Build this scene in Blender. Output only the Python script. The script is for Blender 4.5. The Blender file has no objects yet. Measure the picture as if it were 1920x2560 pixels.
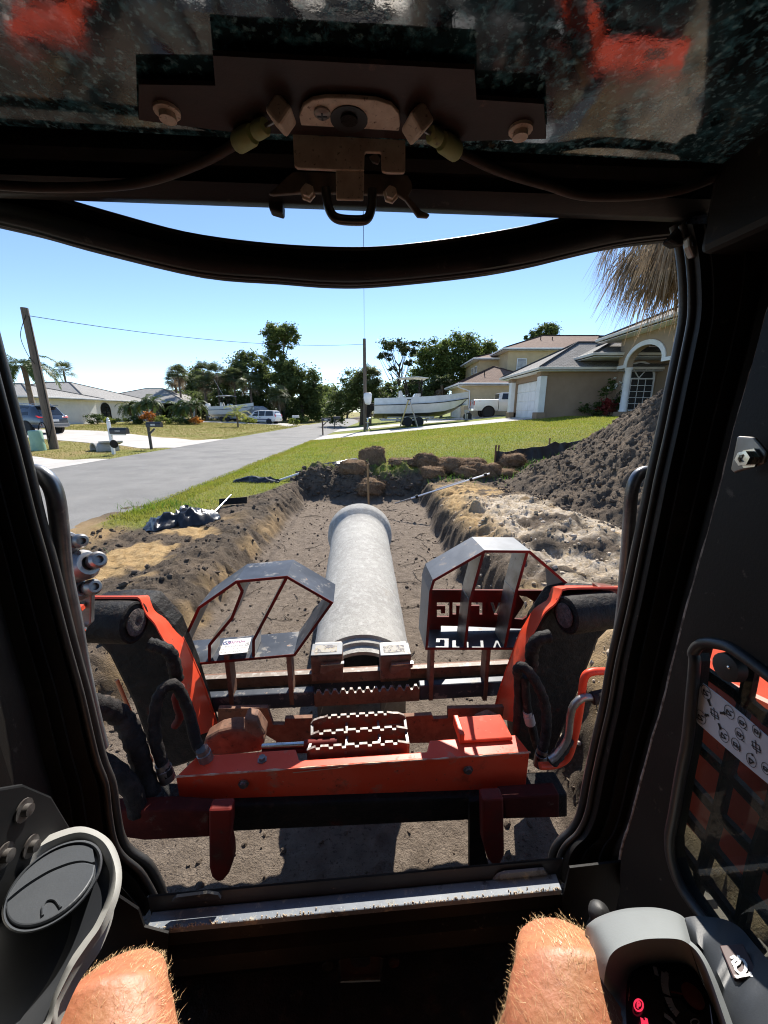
import bpy, bmesh, math, random
import numpy as np
from mathutils import Vector, Matrix
R = math.radians
random.seed(7); rng = np.random.default_rng(11)
scene = bpy.context.scene
COL = scene.collection
# ---------------------------------------------------------------- camera
H = 1.6; PITCH = R(14.57)
cam = bpy.data.cameras.new("camera"); cam.sensor_fit = 'VERTICAL'; cam.sensor_height = 34.6; cam.lens = 13.0
cam.clip_start = 0.01; cam.clip_end = 4000
cam_o = bpy.data.objects.new("camera", cam); COL.objects.link(cam_o)
cam_o.location = (0, 0, H); cam_o.rotation_euler = (R(90) - PITCH, 0, 0)
scene.camera = cam_o
# ---------------------------------------------------------------- light
SUN_EL, SUN_AZ = R(42.5), R(8)           # azimuth measured from +Y towards +X
w = bpy.data.worlds.new("World"); scene.world = w; w.use_nodes = True
wn = w.node_tree.nodes; wl = w.node_tree.links
sky = wn.new("ShaderNodeTexSky"); sky.sky_type = 'NISHITA'; sky.sun_disc = False
sky.sun_elevation = SUN_EL; sky.sun_rotation = SUN_AZ
sky.air_density = 0.85; sky.dust_density = 0.0; sky.altitude = 1500; sky.ozone_density = 2.6
bg = wn["Background"]; bg.inputs[1].default_value = 0.105
wl.new(sky.outputs[0], bg.inputs[0])
sl = bpy.data.lights.new("sun", 'SUN'); sl.energy = 4.4; sl.angle = R(0.53); sl.color = (1.0, 0.94, 0.85)
so = bpy.data.objects.new("sun", sl); COL.objects.link(so)
sd = Vector((math.sin(SUN_AZ) * math.cos(SUN_EL), math.cos(SUN_AZ) * math.cos(SUN_EL), math.sin(SUN_EL)))
so.rotation_euler = sd.to_track_quat('Z', 'Y').to_euler(); so.location = sd * 60
vs = scene.view_settings
scene.display_settings.display_device = 'sRGB'
vs.view_transform = 'Standard'; vs.look = 'None'; vs.gamma = 1; vs.exposure = 1.08; vs.use_curve_mapping = False
scene.cycles.max_bounces = 8; scene.cycles.transparent_max_bounces = 12
scene.cycles.use_denoising = True; scene.cycles.filter_width = 1.1
# ---------------------------------------------------------------- where a sight line of the photograph meets a plane of the place
F = 962.0; cP, sP = math.cos(PITCH), math.sin(PITCH)
YAW = R(4.5)
HD = Vector((-math.sin(YAW), math.cos(YAW), 0)); RT = Vector((math.cos(YAW), math.sin(YAW), 0)); UP = Vector((0, 0, 1))
EYE = Vector((0, 0, H))
def ray(u, v):
    x = (u - 960) / F; y = (v - 1280) / F
    return Vector((x, cP - y * sP, -sP - y * cP))
def at(u, v, Y):
    d = ray(u, v); return EYE + d * (Y / d.y)
def onz(u, v, z=0.0):
    d = ray(u, v); return EYE + d * ((z - H) / d.z)
def M(u, v, D):                      # D metres ahead of the eye, measured along the machine
    d = ray(u, v); return EYE + d * (D / d.dot(HD))
def MX(u, v, X):                     # on the machine's side plane X
    d = ray(u, v); return EYE + d * (X / d.dot(RT))
def MZ(u, v, z):
    return onz(u, v, z)
def mp(X, D, z):                     # point in machine axes
    return RT * X + HD * D + UP * z
def Ms(pts, D): return [M(u, v, D) for u, v in pts]
def zz(ox, oy, k, pts): return [(ox + x * k, oy + y * k) for x, y in pts]
def lerp(a, b, t): return a + (b - a) * t
def sst(a, b, x):
    t = np.clip((x - a) / (b - a), 0, 1); return t * t * (3 - 2 * t)
def spl(pts, n=6):
    P = [Vector(p) for p in pts]; out = []
    for i in range(len(P) - 1):
        p0 = P[max(i - 1, 0)]; p1 = P[i]; p2 = P[i + 1]; p3 = P[min(i + 2, len(P) - 1)]
        for k in range(n):
            t = k / n
            out.append(0.5 * ((2 * p1) + (p2 - p0) * t + (2 * p0 - 5 * p1 + 4 * p2 - p3) * t * t + (-p0 + 3 * p1 - 3 * p2 + p3) * t ** 3))
    out.append(P[-1]); return out
# ---------------------------------------------------------------- noise on arrays
def _h(ix, iy, s):
    n = (ix.astype(np.int64) * 374761393 + iy.astype(np.int64) * 668265263 + s * 974634777) & 0xffffffff
    n = ((n ^ (n >> 13)) * 1274126177) & 0xffffffff
    return ((n ^ (n >> 16)) & 0xffff) / 65535.0
def vn(x, y, s=0):
    x0 = np.floor(x); y0 = np.floor(y); fx = x - x0; fy = y - y0
    fx = fx * fx * (3 - 2 * fx); fy = fy * fy * (3 - 2 * fy)
    a = _h(x0, y0, s); b = _h(x0 + 1, y0, s); c = _h(x0, y0 + 1, s); d = _h(x0 + 1, y0 + 1, s)
    return a + (b - a) * fx + (c - a) * fy + (a - b - c + d) * fx * fy
def fbm(x, y, o=4, s=0, ridged=False):
    t = 0; a = 1.0; n = 0
    for i in range(o):
        q = vn(x, y, s + i * 17)
        if ridged: q = 1 - np.abs(2 * q - 1)
        t = t + a * q; n += a; a *= 0.5
        x, y = x * 1.93 + y * 0.35 + 7.3, y * 1.93 - x * 0.35 + 3.1
    return t / n
# ---------------------------------------------------------------- objects
def tag(o, label=None, cat=None, group=None, kind=None):
    if label: o['label'] = label
    if cat: o['category'] = cat
    if group: o['group'] = group
    if kind: o['kind'] = kind
    return o
def thing(name, label, cat, loc=(0, 0, 0), group=None):
    o = bpy.data.objects.new(name, None); COL.objects.link(o); o.location = loc; o.empty_display_size = 0.1
    return tag(o, label, cat, group)
def root_loc(p):
    l = Vector((0, 0, 0))
    while p is not None: l = l + p.location; p = p.parent
    return l
def copy_tree(o, parent=None):
    c = o.copy(); COL.objects.link(c); c.parent = parent
    for ch in list(o.children): copy_tree(ch, c)
    return c
def finish(me, smooth):
    me.polygons.foreach_set('use_smooth', [smooth is not None] * len(me.polygons))
    if smooth is not None:
        try: me.set_sharp_from_angle(angle=R(smooth))
        except Exception: pass
class MB:
    def __init__(s): s.v = []; s.f = []; s.m = []
    def add(s, vs, fs, m=0):
        k = len(s.v); s.v += [tuple(p) for p in vs]
        for f in fs: s.f.append([i + k for i in f]); s.m.append(m)
        return s
    def obox(s, p, a, b, c, m=0):       # corner p and three edge vectors
        p = Vector(p); a = Vector(a); b = Vector(b); c = Vector(c)
        return s.add([p, p + a, p + a + b, p + b, p + c, p + a + c, p + a + b + c, p + b + c],
                     [(3, 2, 1, 0), (4, 5, 6, 7), (0, 1, 5, 4), (1, 2, 6, 5), (2, 3, 7, 6), (3, 0, 4, 7)], m)
    def box(s, c, d, rz=0, m=0):
        x = Vector((math.cos(rz), math.sin(rz), 0)) * d[0]; y = Vector((-math.sin(rz), math.cos(rz), 0)) * d[1]; z = Vector((0, 0, d[2]))
        return s.obox(Vector(c) - x / 2 - y / 2 - z / 2, x, y, z, m)
    def mbox(s, c, d, m=0):             # box on the machine's axes
        return s.obox(Vector(c) - RT * d[0] / 2 - HD * d[1] / 2 - UP * d[2] / 2, RT * d[0], HD * d[1], UP * d[2], m)
    def prism(s, pts, off, m=0):
        n = len(pts); P = [Vector(p) for p in pts]; off = Vector(off)
        return s.add(P + [p + off for p in P], [list(range(n))[::-1], list(range(n, 2 * n))] + [(i, (i + 1) % n, n + (i + 1) % n, n + i) for i in range(n)], m)
    def loft(s, rings, caps=True, closed=True, m=0):
        n = len(rings[0]); vs = [p for r in rings for p in r]; fs = []
        for j in range(len(rings) - 1):
            for i in range(n if closed else n - 1):
                a = j * n + i; b = j * n + (i + 1) % n; fs.append((a, b, b + n, a + n))
        if caps and closed: fs.append(list(range(n))[::-1]); fs.append([(len(rings) - 1) * n + i for i in range(n)])
        return s.add(vs, fs, m)
    def surf(s, rails, thick=None, m=0):
        s.loft(rails, caps=False, closed=False, m=m)
        if thick is not None:           # a back face and rim so that the sheet has depth
            off = Vector(thick); back = [[Vector(p) + off for p in r] for r in rails]
            s.loft(back, False, False, m)
            ed = [rails[0], back[0]]; s.loft(ed, False, False, m); s.loft([rails[-1], back[-1]], False, False, m)
            s.loft([[r[0] for r in rails], [r[0] for r in back]], False, False, m)
            s.loft([[r[-1] for r in rails], [r[-1] for r in back]], False, False, m)
        return s
    def tube(s, path, r, n=8, m=0, sq=1.0):
        P = [Vector(p) for p in path]; rings = []; prev = None
        for i, p in enumerate(P):
            t = (P[min(i + 1, len(P) - 1)] - P[max(i - 1, 0)]).normalized()
            if prev is None:
                a = t.cross(Vector((0, 0, 1)));
                if a.length < 0.05: a = t.cross(Vector((1, 0, 0)))
                a.normalize()
            else:
                a = prev - t * prev.dot(t); a.normalize()
            prev = a; b = t.cross(a); q = r[i] if isinstance(r, (list, tuple)) else r
            rings.append([p + a * (q * math.cos(2 * math.pi * k / n)) + b * (q * sq * math.sin(2 * math.pi * k / n)) for k in range(n)])
        return s.loft(rings, m=m)
    def lathe(s, p, d, prof, n=20, m=0):  # profile of (distance along d, radius)
        p = Vector(p); d = Vector(d).normalized(); a = d.orthogonal().normalized(); b = d.cross(a)
        return s.loft([[p + d * t + a * (q * math.cos(2 * math.pi * k / n)) + b * (q * math.sin(2 * math.pi * k / n)) for k in range(n)] for t, q in prof], m=m)
    def ball(s, c, r, n=10, k=6, m=0):
        c = Vector(c); r = r if isinstance(r, (tuple, list)) else (r, r, r)
        return s.loft([[c + Vector((r[0] * math.cos(2 * math.pi * i / n) * math.sin(math.pi * j / k), r[1] * math.sin(2 * math.pi * i / n) * math.sin(math.pi * j / k), r[2] * math.cos(math.pi * j / k))) for i in range(n)]
                       for j in [0.15] + list(range(1, k)) + [k - 0.15]], m=m)
    def stroke(s, pts, O, A, B, w, lift=0.0, m=0, close=False):  # flat printed line on the plane O + x A + y B
        N = A.cross(B).normalized() * lift
        if close: pts = list(pts) + [pts[0]]
        for (x0, y0), (x1, y1) in zip(pts[:-1], pts[1:]):
            p = O + A * x0 + B * y0 + N; q = O + A * x1 + B * y1 + N; t = (q - p)
            if t.length < 1e-7: continue
            t.normalize(); e = A.cross(B).normalized().cross(t) * w / 2
            s.add([p - e - t * w * .3, q - e + t * w * .3, q + e + t * w * .3, p + e - t * w * .3], [(0, 1, 2, 3)], m)
        return s
    def build(s, name, mats, parent=None, smooth=40, bevel=None, kind=None, label=None, fix=True, seg=2):
        L = root_loc(parent)
        me = bpy.data.meshes.new(name)
        me.from_pydata([(p[0] - L.x, p[1] - L.y, p[2] - L.z) for p in s.v], [], s.f)
        if not isinstance(mats, (list, tuple)): mats = [mats]
        for q in mats: me.materials.append(q)
        if len(mats) > 1: me.polygons.foreach_set('material_index', s.m)
        if fix:
            bm = bmesh.new(); bm.from_mesh(me)
            bmesh.ops.remove_doubles(bm, verts=bm.verts, dist=1e-5)
            bmesh.ops.recalc_face_normals(bm, faces=bm.faces); bm.to_mesh(me); bm.free()
        finish(me, smooth)
        o = bpy.data.objects.new(name, me); COL.objects.link(o); o.parent = parent
        if bevel:
            b = o.modifiers.new('bevel', 'BEVEL'); b.width = bevel; b.segments = seg; b.limit_method = 'ANGLE'; b.angle_limit = R(35)
        if kind: o['kind'] = kind
        if label: o['label'] = label
        return o
def np_mesh(name, V, Fc, mats, parent=None, smooth=None, kind=None, attr=None, mi=None):
    V = np.asarray(V, dtype=np.float32).reshape(-1, 3); Fc = np.asarray(Fc, dtype=np.int32)
    L = root_loc(parent); V = V - np.array([L.x, L.y, L.z], dtype=np.float32)
    me = bpy.data.meshes.new(name); n, k = Fc.shape
    me.vertices.add(len(V)); me.vertices.foreach_set('co', V.ravel())
    me.loops.add(n * k); me.loops.foreach_set('vertex_index', Fc.ravel())
    me.polygons.add(n); me.polygons.foreach_set('loop_start', np.arange(0, n * k, k, dtype=np.int32))
    me.polygons.foreach_set('loop_total', np.full(n, k, dtype=np.int32))
    if not isinstance(mats, (list, tuple)): mats = [mats]
    for q in mats: me.materials.append(q)
    if mi is not None: me.polygons.foreach_set('material_index', np.asarray(mi, dtype=np.int32))
    me.polygons.foreach_set('use_smooth', np.full(n, smooth is not None, dtype=bool))
    if attr is not None:
        for an, arr in attr.items():
            ca = me.color_attributes.new(an, 'FLOAT_COLOR', 'POINT'); ca.data.foreach_set('color', np.asarray(arr, dtype=np.float32).ravel())
    me.update(); me.validate()
    o = bpy.data.objects.new(name, me); COL.objects.link(o); o.parent = parent
    if kind: o['kind'] = kind
    return o
def text_geo(body, align='CENTER', bold=0.0):
    cu = bpy.data.curves.new('lettering', 'FONT'); cu.body = body; cu.size = 1.0; cu.align_x = align; cu.align_y = 'CENTER'; cu.offset = bold
    cu.resolution_u = 3
    o = bpy.data.objects.new('lettering', cu); COL.objects.link(o)
    bpy.context.view_layer.update()
    me = bpy.data.meshes.new_from_object(o.evaluated_get(bpy.context.evaluated_depsgraph_get()))
    vs = [tuple(v.co) for v in me.vertices]; fs = [list(p.vertices) for p in me.polygons]
    bpy.data.objects.remove(o); bpy.data.meshes.remove(me); bpy.data.curves.remove(cu)
    return vs, fs
def put_text(mb, body, O, A, B, h, align='CENTER', lift=0.0004, m=0, bold=0.0):
    vs, fs = text_geo(body, align, bold); A = A.normalized(); B = B.normalized(); N = A.cross(B) * lift
    mb.add([O + A * (x * h) + B * (y * h) + N for x, y, z in vs], fs, m)
# ---------------------------------------------------------------- materials
MATS = {}
def mat(name, base, rough=0.6, metal=0.0, v=None, bump=None, layers=(), spec=0.5, coat=0.0, trans=0.0, coord='Object', stretch=None, emit=None, ior=None):
    if name in MATS: return MATS[name]
    m = bpy.data.materials.new(name); m.use_nodes = True; nt = m.node_tree; N = nt.nodes; Lk = nt.links
    b = N['Principled BSDF']; b.inputs['Base Color'].default_value = (*base, 1); b.inputs['Roughness'].default_value = rough
    b.inputs['Metallic'].default_value = metal; b.inputs['Specular IOR Level'].default_value = spec
    if ior: b.inputs['IOR'].default_value = ior
    if coat: b.inputs['Coat Weight'].default_value = coat; b.inputs['Coat Roughness'].default_value = 0.12
    tc = None
    def coords():
        nonlocal tc
        if tc is None:
            t = N.new('ShaderNodeTexCoord'); tc = t.outputs[coord] if coord != 'World' else N.new('ShaderNodeNewGeometry').outputs['Position']
            if stretch:
                mpn = N.new('ShaderNodeMapping'); mpn.inputs['Scale'].default_value = stretch; Lk.new(tc, mpn.inputs[0]); tc = mpn.outputs[0]
        return tc
    def noise(scale, detail=6, rough_=0.6):
        n = N.new('ShaderNodeTexNoise'); n.inputs['Scale'].default_value = scale; n.inputs['Detail'].default_value = detail; n.inputs['Roughness'].default_value = rough_
        Lk.new(coords(), n.inputs['Vector']); return n.outputs['Fac']
    def rng_(fac, lo, hi):
        r = N.new('ShaderNodeMapRange'); r.inputs['From Min'].default_value = lo; r.inputs['From Max'].default_value = hi; Lk.new(fac, r.inputs['Value']); return r.outputs[0]
    cur = None
    def mix(fac, col):
        nonlocal cur
        x = N.new('ShaderNodeMix'); x.data_type = 'RGBA'
        Lk.new(fac, x.inputs['Factor'])
        if cur is None: x.inputs['A'].default_value = (*base, 1)
        else: Lk.new(cur, x.inputs['A'])
        x.inputs['B'].default_value = (*col, 1); cur = x.outputs['Result']
    rcur = None
    if v: mix(rng_(noise(v[1]), v[2], v[3]), v[0])
    for ly in layers:
        f = rng_(noise(ly[1], 9, 0.68), ly[2], ly[3]); mix(f, ly[0])
        if len(ly) > 4:
            x = N.new('ShaderNodeMix'); Lk.new(f, x.inputs['Factor'])
            if rcur is None: x.inputs['A'].default_value = rough
            else: Lk.new(rcur, x.inputs['A'])
            x.inputs['B'].default_value = ly[4]; rcur = x.outputs['Result']
    if cur is not None: Lk.new(cur, b.inputs['Base Color'])
    if rcur is not None: Lk.new(rcur, b.inputs['Roughness'])
    if bump:
        bn = N.new('ShaderNodeBump'); bn.inputs['Strength'].default_value = bump[1]; bn.inputs['Distance'].default_value = bump[2]
        Lk.new(noise(bump[0], 8, 0.65), bn.inputs['Height']); Lk.new(bn.outputs[0], b.inputs['Normal'])
    if emit: b.inputs['Emission Color'].default_value = (*emit[0], 1); b.inputs['Emission Strength'].default_value = emit[1]
    if trans:
        tr = N.new('ShaderNodeBsdfTranslucent'); ms = N.new('ShaderNodeMixShader'); ms.inputs[0].default_value = trans
        if cur is not None: Lk.new(cur, tr.inputs[0])
        else: tr.inputs[0].default_value = (*base, 1)
        Lk.new(b.outputs[0], ms.inputs[1]); Lk.new(tr.outputs[0], ms.inputs[2]); Lk.new(ms.outputs[0], N['Material Output'].inputs[0])
    MATS[name] = m; return m
def glass_mat(name, tint, rough=0.03, mix=0.1, ior=1.5, dust=None):
    m = bpy.data.materials.new(name); m.use_nodes = True; nt = m.node_tree; N = nt.nodes; Lk = nt.links
    N.remove(N['Principled BSDF'])
    t = N.new('ShaderNodeBsdfTransparent'); t.inputs[0].default_value = (*tint, 1)
    g = N.new('ShaderNodeBsdfGlossy'); g.inputs[1].default_value = rough
    lw = N.new('ShaderNodeLayerWeight'); lw.inputs[0].default_value = .5; pw_ = N.new('ShaderNodeMath'); pw_.operation = 'POWER'; pw_.inputs[1].default_value = 5; Lk.new(lw.outputs['Facing'], pw_.inputs[0])
    fr = N.new('ShaderNodeMath'); fr.operation = 'MULTIPLY_ADD'; fr.inputs[1].default_value = .9; fr.inputs[2].default_value = .05; Lk.new(pw_.outputs[0], fr.inputs[0])
    a = N.new('ShaderNodeMixShader'); Lk.new(fr.outputs[0], a.inputs[0]); Lk.new(t.outputs[0], a.inputs[1]); Lk.new(g.outputs[0], a.inputs[2])
    out = a.outputs[0]
    if dust:
        d = N.new('ShaderNodeBsdfDiffuse'); d.inputs[0].default_value = (*dust[0], 1)
        tc = N.new('ShaderNodeTexCoord'); nz = N.new('ShaderNodeTexNoise'); nz.inputs['Scale'].default_value = dust[1]; nz.inputs['Detail'].default_value = 7
        Lk.new(tc.outputs['Object'], nz.inputs[0]); mr = N.new('ShaderNodeMapRange'); Lk.new(nz.outputs[0], mr.inputs[0])
        mr.inputs[1].default_value = 0.35; mr.inputs[2].default_value = 0.8; mr.inputs[3].default_value = dust[2]; mr.inputs[4].default_value = dust[3]
        x = N.new('ShaderNodeMixShader'); Lk.new(mr.outputs[0], x.inputs[0]); Lk.new(out, x.inputs[1]); Lk.new(d.outputs[0], x.inputs[2]); out = x.outputs[0]
    Lk.new(out, N['Material Output'].inputs[0]); return m
black_plastic = mat('black plastic', (.006, .0054, .0048), .55, v=((.014, .012, .010), 3, .4, .75), bump=(260, .25, .001), layers=[((.022, .017, .013), 7, .58, .8), ((.075, .062, .05), 38, .63, .71), ((.045, .036, .028), 2.2, .56, .8), ((.11, .095, .08), 150, .68, .74)], spec=.25)
black_rubber = mat('black rubber', (.02, .02, .02), .55, v=((.05, .047, .043), 9, .45, .8), bump=(90, .2, .002))
hose_m = mat('hose sleeve', (.012, .010, .0095), .7, v=((.04, .032, .028), 26, .45, .75), bump=(90, 1.0, .006), layers=[((.11, .08, .065), 17, .6, .72)], spec=.25)
steel_dull = mat('dull steel', (.32, .31, .3), .42, .85, v=((.2, .18, .16), 14, .4, .7), bump=(80, .2, .001), layers=[((.1, .06, .04), 30, .62, .72, .8)])
steel_bright = mat('bright steel', (.7, .7, .68), .22, 1.0, v=((.45, .43, .4), 30, .5, .75))
latch_steel = mat('tarnished zinc', (.8, .69, .56), .6, .0, v=((.6, .47, .36), 60, .35, .7), bump=(150, .35, .001), layers=[((.16, .09, .06), 190, .58, .68, .8)])
red_paint = mat('orange red paint', (.72, .062, .022), .42, v=((.76, .10, .045), 5, .4, .7), bump=(60, .12, .001), spec=.3,
                layers=[((.34, .2, .13), 9, .60, .74, .8), ((.16, .03, .018), 5, .58, .74), ((.10, .04, .025), 48, .63, .70, .8), ((.6, .3, .18), 75, .66, .7)])
red_worn = mat('worn red paint', (.24, .05, .03), .6, spec=.25, v=((.16, .055, .035), 13, .35, .62), bump=(60, .4, .002), layers=[((.13, .085, .06), 24, .5, .62, .85), ((.34, .15, .09), 60, .6, .7)])
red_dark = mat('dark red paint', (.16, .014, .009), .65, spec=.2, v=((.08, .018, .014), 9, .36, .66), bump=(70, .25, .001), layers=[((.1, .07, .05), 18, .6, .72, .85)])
rust = mat('rusty steel', (.16, .075, .045), .75, .2, v=((.24, .13, .08), 22, .4, .7), bump=(90, .5, .002), layers=[((.06, .04, .03), 40, .55, .68)])
frame_black = mat('greasy black steel', (.006, .0055, .005), .6, v=((.02, .015, .012), 14, .42, .7), bump=(28, .9, .012), layers=[((.055, .036, .026), 19, .58, .7, .9), ((.05, .008, .005), 7, .6, .7)], spec=.22)
navy_paint = mat('worn black blue paint', (.03, .036, .048), .42, .1, v=((.07, .08, .1), 7, .4, .7), spec=.25, bump=(50, .2, .001), layers=[((.17, .165, .16), 15, .57, .62, .5), ((.3, .2, .15), 30, .64, .68, .8)])
worn_steel = mat('scuffed bare steel', (.12, .128, .14), .5, .3, v=((.075, .082, .092), 9, .4, .7), bump=(70, .2, .001), layers=[((.3, .24, .19), 16, .58, .68, .8), ((.08, .08, .09), 34, .63, .7)])
white_decal = mat('white decal', (.72, .72, .7), .45, v=((.55, .52, .48), 40, .5, .75))
ink = mat('black print', (.02, .02, .022), .5)
grey_ink = mat('grey print', (.16, .16, .17), .5)
violet_ink = mat('violet print', (.2, .05, .16), .5)
blue_ink = mat('blue print', (.05, .07, .2), .5)
# ================================================================ GROUND
def base_z(X, Y):
    r = 0.095 * np.clip(X + 4.1, 0, 14.2) * sst(6.0, 15.0, Y)
    r = r - 0.25 * sst(16, 30, X)
    l = 0.3 * sst(-11.5, -24, X) - 0.10 * np.exp(-((X + 11.6) / 0.9) ** 2) * sst(6, 9, Y)
    far = sst(46, 62, Y)
    return (r * (1 - far) + 0.25 * far * sst(-2, 6, X)) + l
def grass_mask(X, Y):
    yb = np.where(X < -3.3, 5.2, np.where(X < -2.0, 5.2 + (X + 3.3) / 1.3 * 3.7, 9.0)) + np.where(X > 1.6, 0.5, 0)
    n = fbm(X * 1.1, Y * 1.1, 4, 3) - 0.5
    n = n - .9 * sst(2.2, 3.2, X) * sst(12.5, 9.5, Y) * np.clip(fbm(X * 1.9, Y * 1.9, 4, 23) - .42, 0, 1) * 4
    g = sst(-0.25, 0.35, Y - yb + 1.3 * n)
    g = np.where(X < -9.5, 1.0, g * (1 - sst(-4.05, -4.2, X)))
    pile = np.hypot(X - 5.85, (Y - 7) * 0.8)
    return g * sst(2.9, 3.5, pile)
def ground(X, Y, detail=True):
    z = base_z(X, Y)
    nX = fbm(X * 1.3, Y * 1.3, 3, 41) - 0.5; nb = fbm(X * 4.5, Y * 4.5, 4, 5) - 0.5
    # spoil on the right of the trench
    z = z + 0.30 * np.exp(-((X - 2.2) / 0.85) ** 2) * sst(8.3, 5.6, Y) * sst(0.2, 1.6, Y) * (1 + 0.9 * nX)
    z = z + 0.13 * np.exp(-((X - 1.35) / 0.3) ** 2) * sst(8.6, 6.8, Y) * (1 + 2.2 * nb)
    d = np.hypot(X - 5.85, (Y - 7.0) * 0.8)
    cone = np.interp(d, [0, .6, 1.61, 2.5, 3.47, 6], [2.35, 2.1, 1.12, .5, 0, -1.4])
    cone = cone + 0.28 * (fbm(X * 1.7, Y * 1.7, 4, 77) - 0.5)
    z = np.maximum(z, z * 0.2 + cone)
    # crumbled lip on the left, mounded far end
    z = z + 0.055 * np.exp(-((X + 2.15) / 0.22) ** 2) * sst(9.0, 8.0, Y) * sst(1.0, 2.4, Y) * (1 + 2.4 * nb)
    z = z + (0.24 + 0.5 * nb) * np.exp(-((Y - 9.15) / 0.42) ** 2) * sst(-2.4, -1.7, X) * sst(1.6, 0.8, X)
    # the trench
    wob = 0.30 * (fbm(X * 0.2 + 3, Y * 1.6, 4, 21) - 0.5) + 0.10 * nb
    lx = sst(-1.94, -1.62, X + wob); rx = sst(1.03 + 0.02 * (8 - Y) , 0.77 + 0.02 * (8 - Y), X + wob); fy = sst(8.95, 8.15, Y + wob)
    t = lx * rx * fy * sst(-9, -8, Y)
    wall = 4 * t * (1 - t)
    z = z * (1 - t) + (-0.32) * t
    if detail:
        g = grass_mask(X, Y)
        bare = (1 - g) * sst(-4.35, -3.9, X)
        fl = t * sst(0.6, 1.0, t)
        z = z + bare * (1 - fl) * (0.115 * (fbm(X * 3.1, Y * 3.1, 5, 9) - 0.5) + 0.075 * (fbm(X * 11, Y * 11, 4, 31, True) - 0.55))
        z = z + bare * wall * 0.15 * (fbm(X * 7, Y * 7, 4, 13, True) - 0.55)
        pm = sst(0.0, 0.5, cone) * (1 - t)
        z = z + pm * (0.16 * (fbm(X * 8 + 4, Y * 8, 4, 55, True) - 0.55) + 0.09 * (fbm(X * 21, Y * 21, 3, 56) - 0.5))
        sand = np.exp(-((X - 2.0) / 1.1) ** 2) * sst(7, 5.5, Y) * (1 - t) * (1 - pm)
        z = z + sand * (0.13 * (fbm(X * 6.5, Y * 6.5, 5, 61, True) - 0.55))
        z = z + fl * bare * (0.035 * (fbm(X * 5, Y * 2.4, 4, 71) - 0.5) + 0.028 * (fbm(X * 17, Y * 17, 3, 72, True) - 0.5))
        z = z + g * 0.03 * (fbm(X * 3, Y * 3, 3, 8) - 0.5)
        spill = (fbm(X * 1.6 + 5, Y * 1.1, 5, 88) - .47) * .16 * sst(-4.95, -4.05, X) * (.35 + .65 * sst(7.5, 5.5, Y)) - .012 * sst(-4.0, -4.3, X)
        z = np.where((X < -4.0) & (X > -9.75), np.minimum(np.maximum(np.minimum(z, -0.012), spill), .035), z)
    return z, t, cone, wall
def gz(x, y):
    return float(ground(np.array([float(x)]), np.array([float(y)]))[0][0])
def axis(lo, hi, dense_lo, dense_hi, step, grow):
    a = list(np.arange(dense_lo, dense_hi, step)); s = step; x = dense_hi
    while x < hi: a.append(x); s *= grow; x += s
    a.append(hi); s = step * grow; x = dense_lo - s; b = []
    while x > lo: b.append(x); s *= grow; x -= s
    b.append(lo); return np.array(b[::-1] + a)
xs = axis(-1200, 1200, -4.3, 6.0, 0.03, 1.06); ys = axis(-400, 2600, 0.9, 10.2, 0.03, 1.045)
GX, GY = np.meshgrid(xs, ys)
GZ, GT, GC, GW = ground(GX, GY)
GM = grass_mask(GX, GY)
nA = fbm(GX * 1.4, GY * 1.4, 5, 91); nB = fbm(GX * 3.3, GY * 3.3, 5, 92)
floor_ = sst(0.75, 1.0, GT)
pile_ = sst(-0.02, 0.12, GC + 0.25 * (nB - .5))
yl = sst(-4.2, -3.2, GX) * sst(-1.9, -2.6, GX) * sst(6.2, 5.2, GY) * sst(1.2, 2.6, GY) * sst(.53, .61, nA + .04) \
   + 0.5 * GW * sst(-1.2, -1.6, GX) * sst(7.2, 5.6, GY) * sst(.42, .56, nB) \
   + (1 - .8 * np.clip(GW * 1.4, 0, 1)) * sst(0.8, 1.2, GX) * sst(2.6, 1.9, GX) * sst(9, 7.6, GY) * sst(4.6, 5.4, GY) * sst(.36, .52, nB) \
   + 0.9 * (1 - .8 * np.clip(GW * 1.4, 0, 1)) * sst(0.9, 1.4, GX) * sst(5.2, 3.6, GX) * sst(6.4, 5.2, GY) * sst(.47, .57, nA)
wh = (1 - .85 * np.clip(GW * 1.5, 0, 1)) * sst(1.15, 1.6, GX) * sst(6.0, 4.0, GX) * sst(6.9, 5.7, GY) * sst(.39, .51, nB * .6 + nA * .4) * sst(.47, .40, np.abs(nB - .5) * .2 + .35)
yl = np.clip(yl, 0, 1) * (1 - pile_) * (1 - floor_); wh = np.clip(wh, 0, 1) * (1 - pile_) * (1 - floor_)
edge = sst(-5.2, -4.6, GX) * sst(-3.4, -3.75, GX) * sst(6.2, 5.2, GY)
yl = np.clip(yl + .6 * edge, 0, 1)
zone = np.stack([GM, yl, wh, floor_], -1).reshape(-1, 4)
ny, nx = GX.shape
idx = np.arange(nx * ny).reshape(ny, nx)
Fc = np.stack([idx[:-1, :-1], idx[:-1, 1:], idx[1:, 1:], idx[1:, :-1]], -1).reshape(-1, 4)
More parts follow.
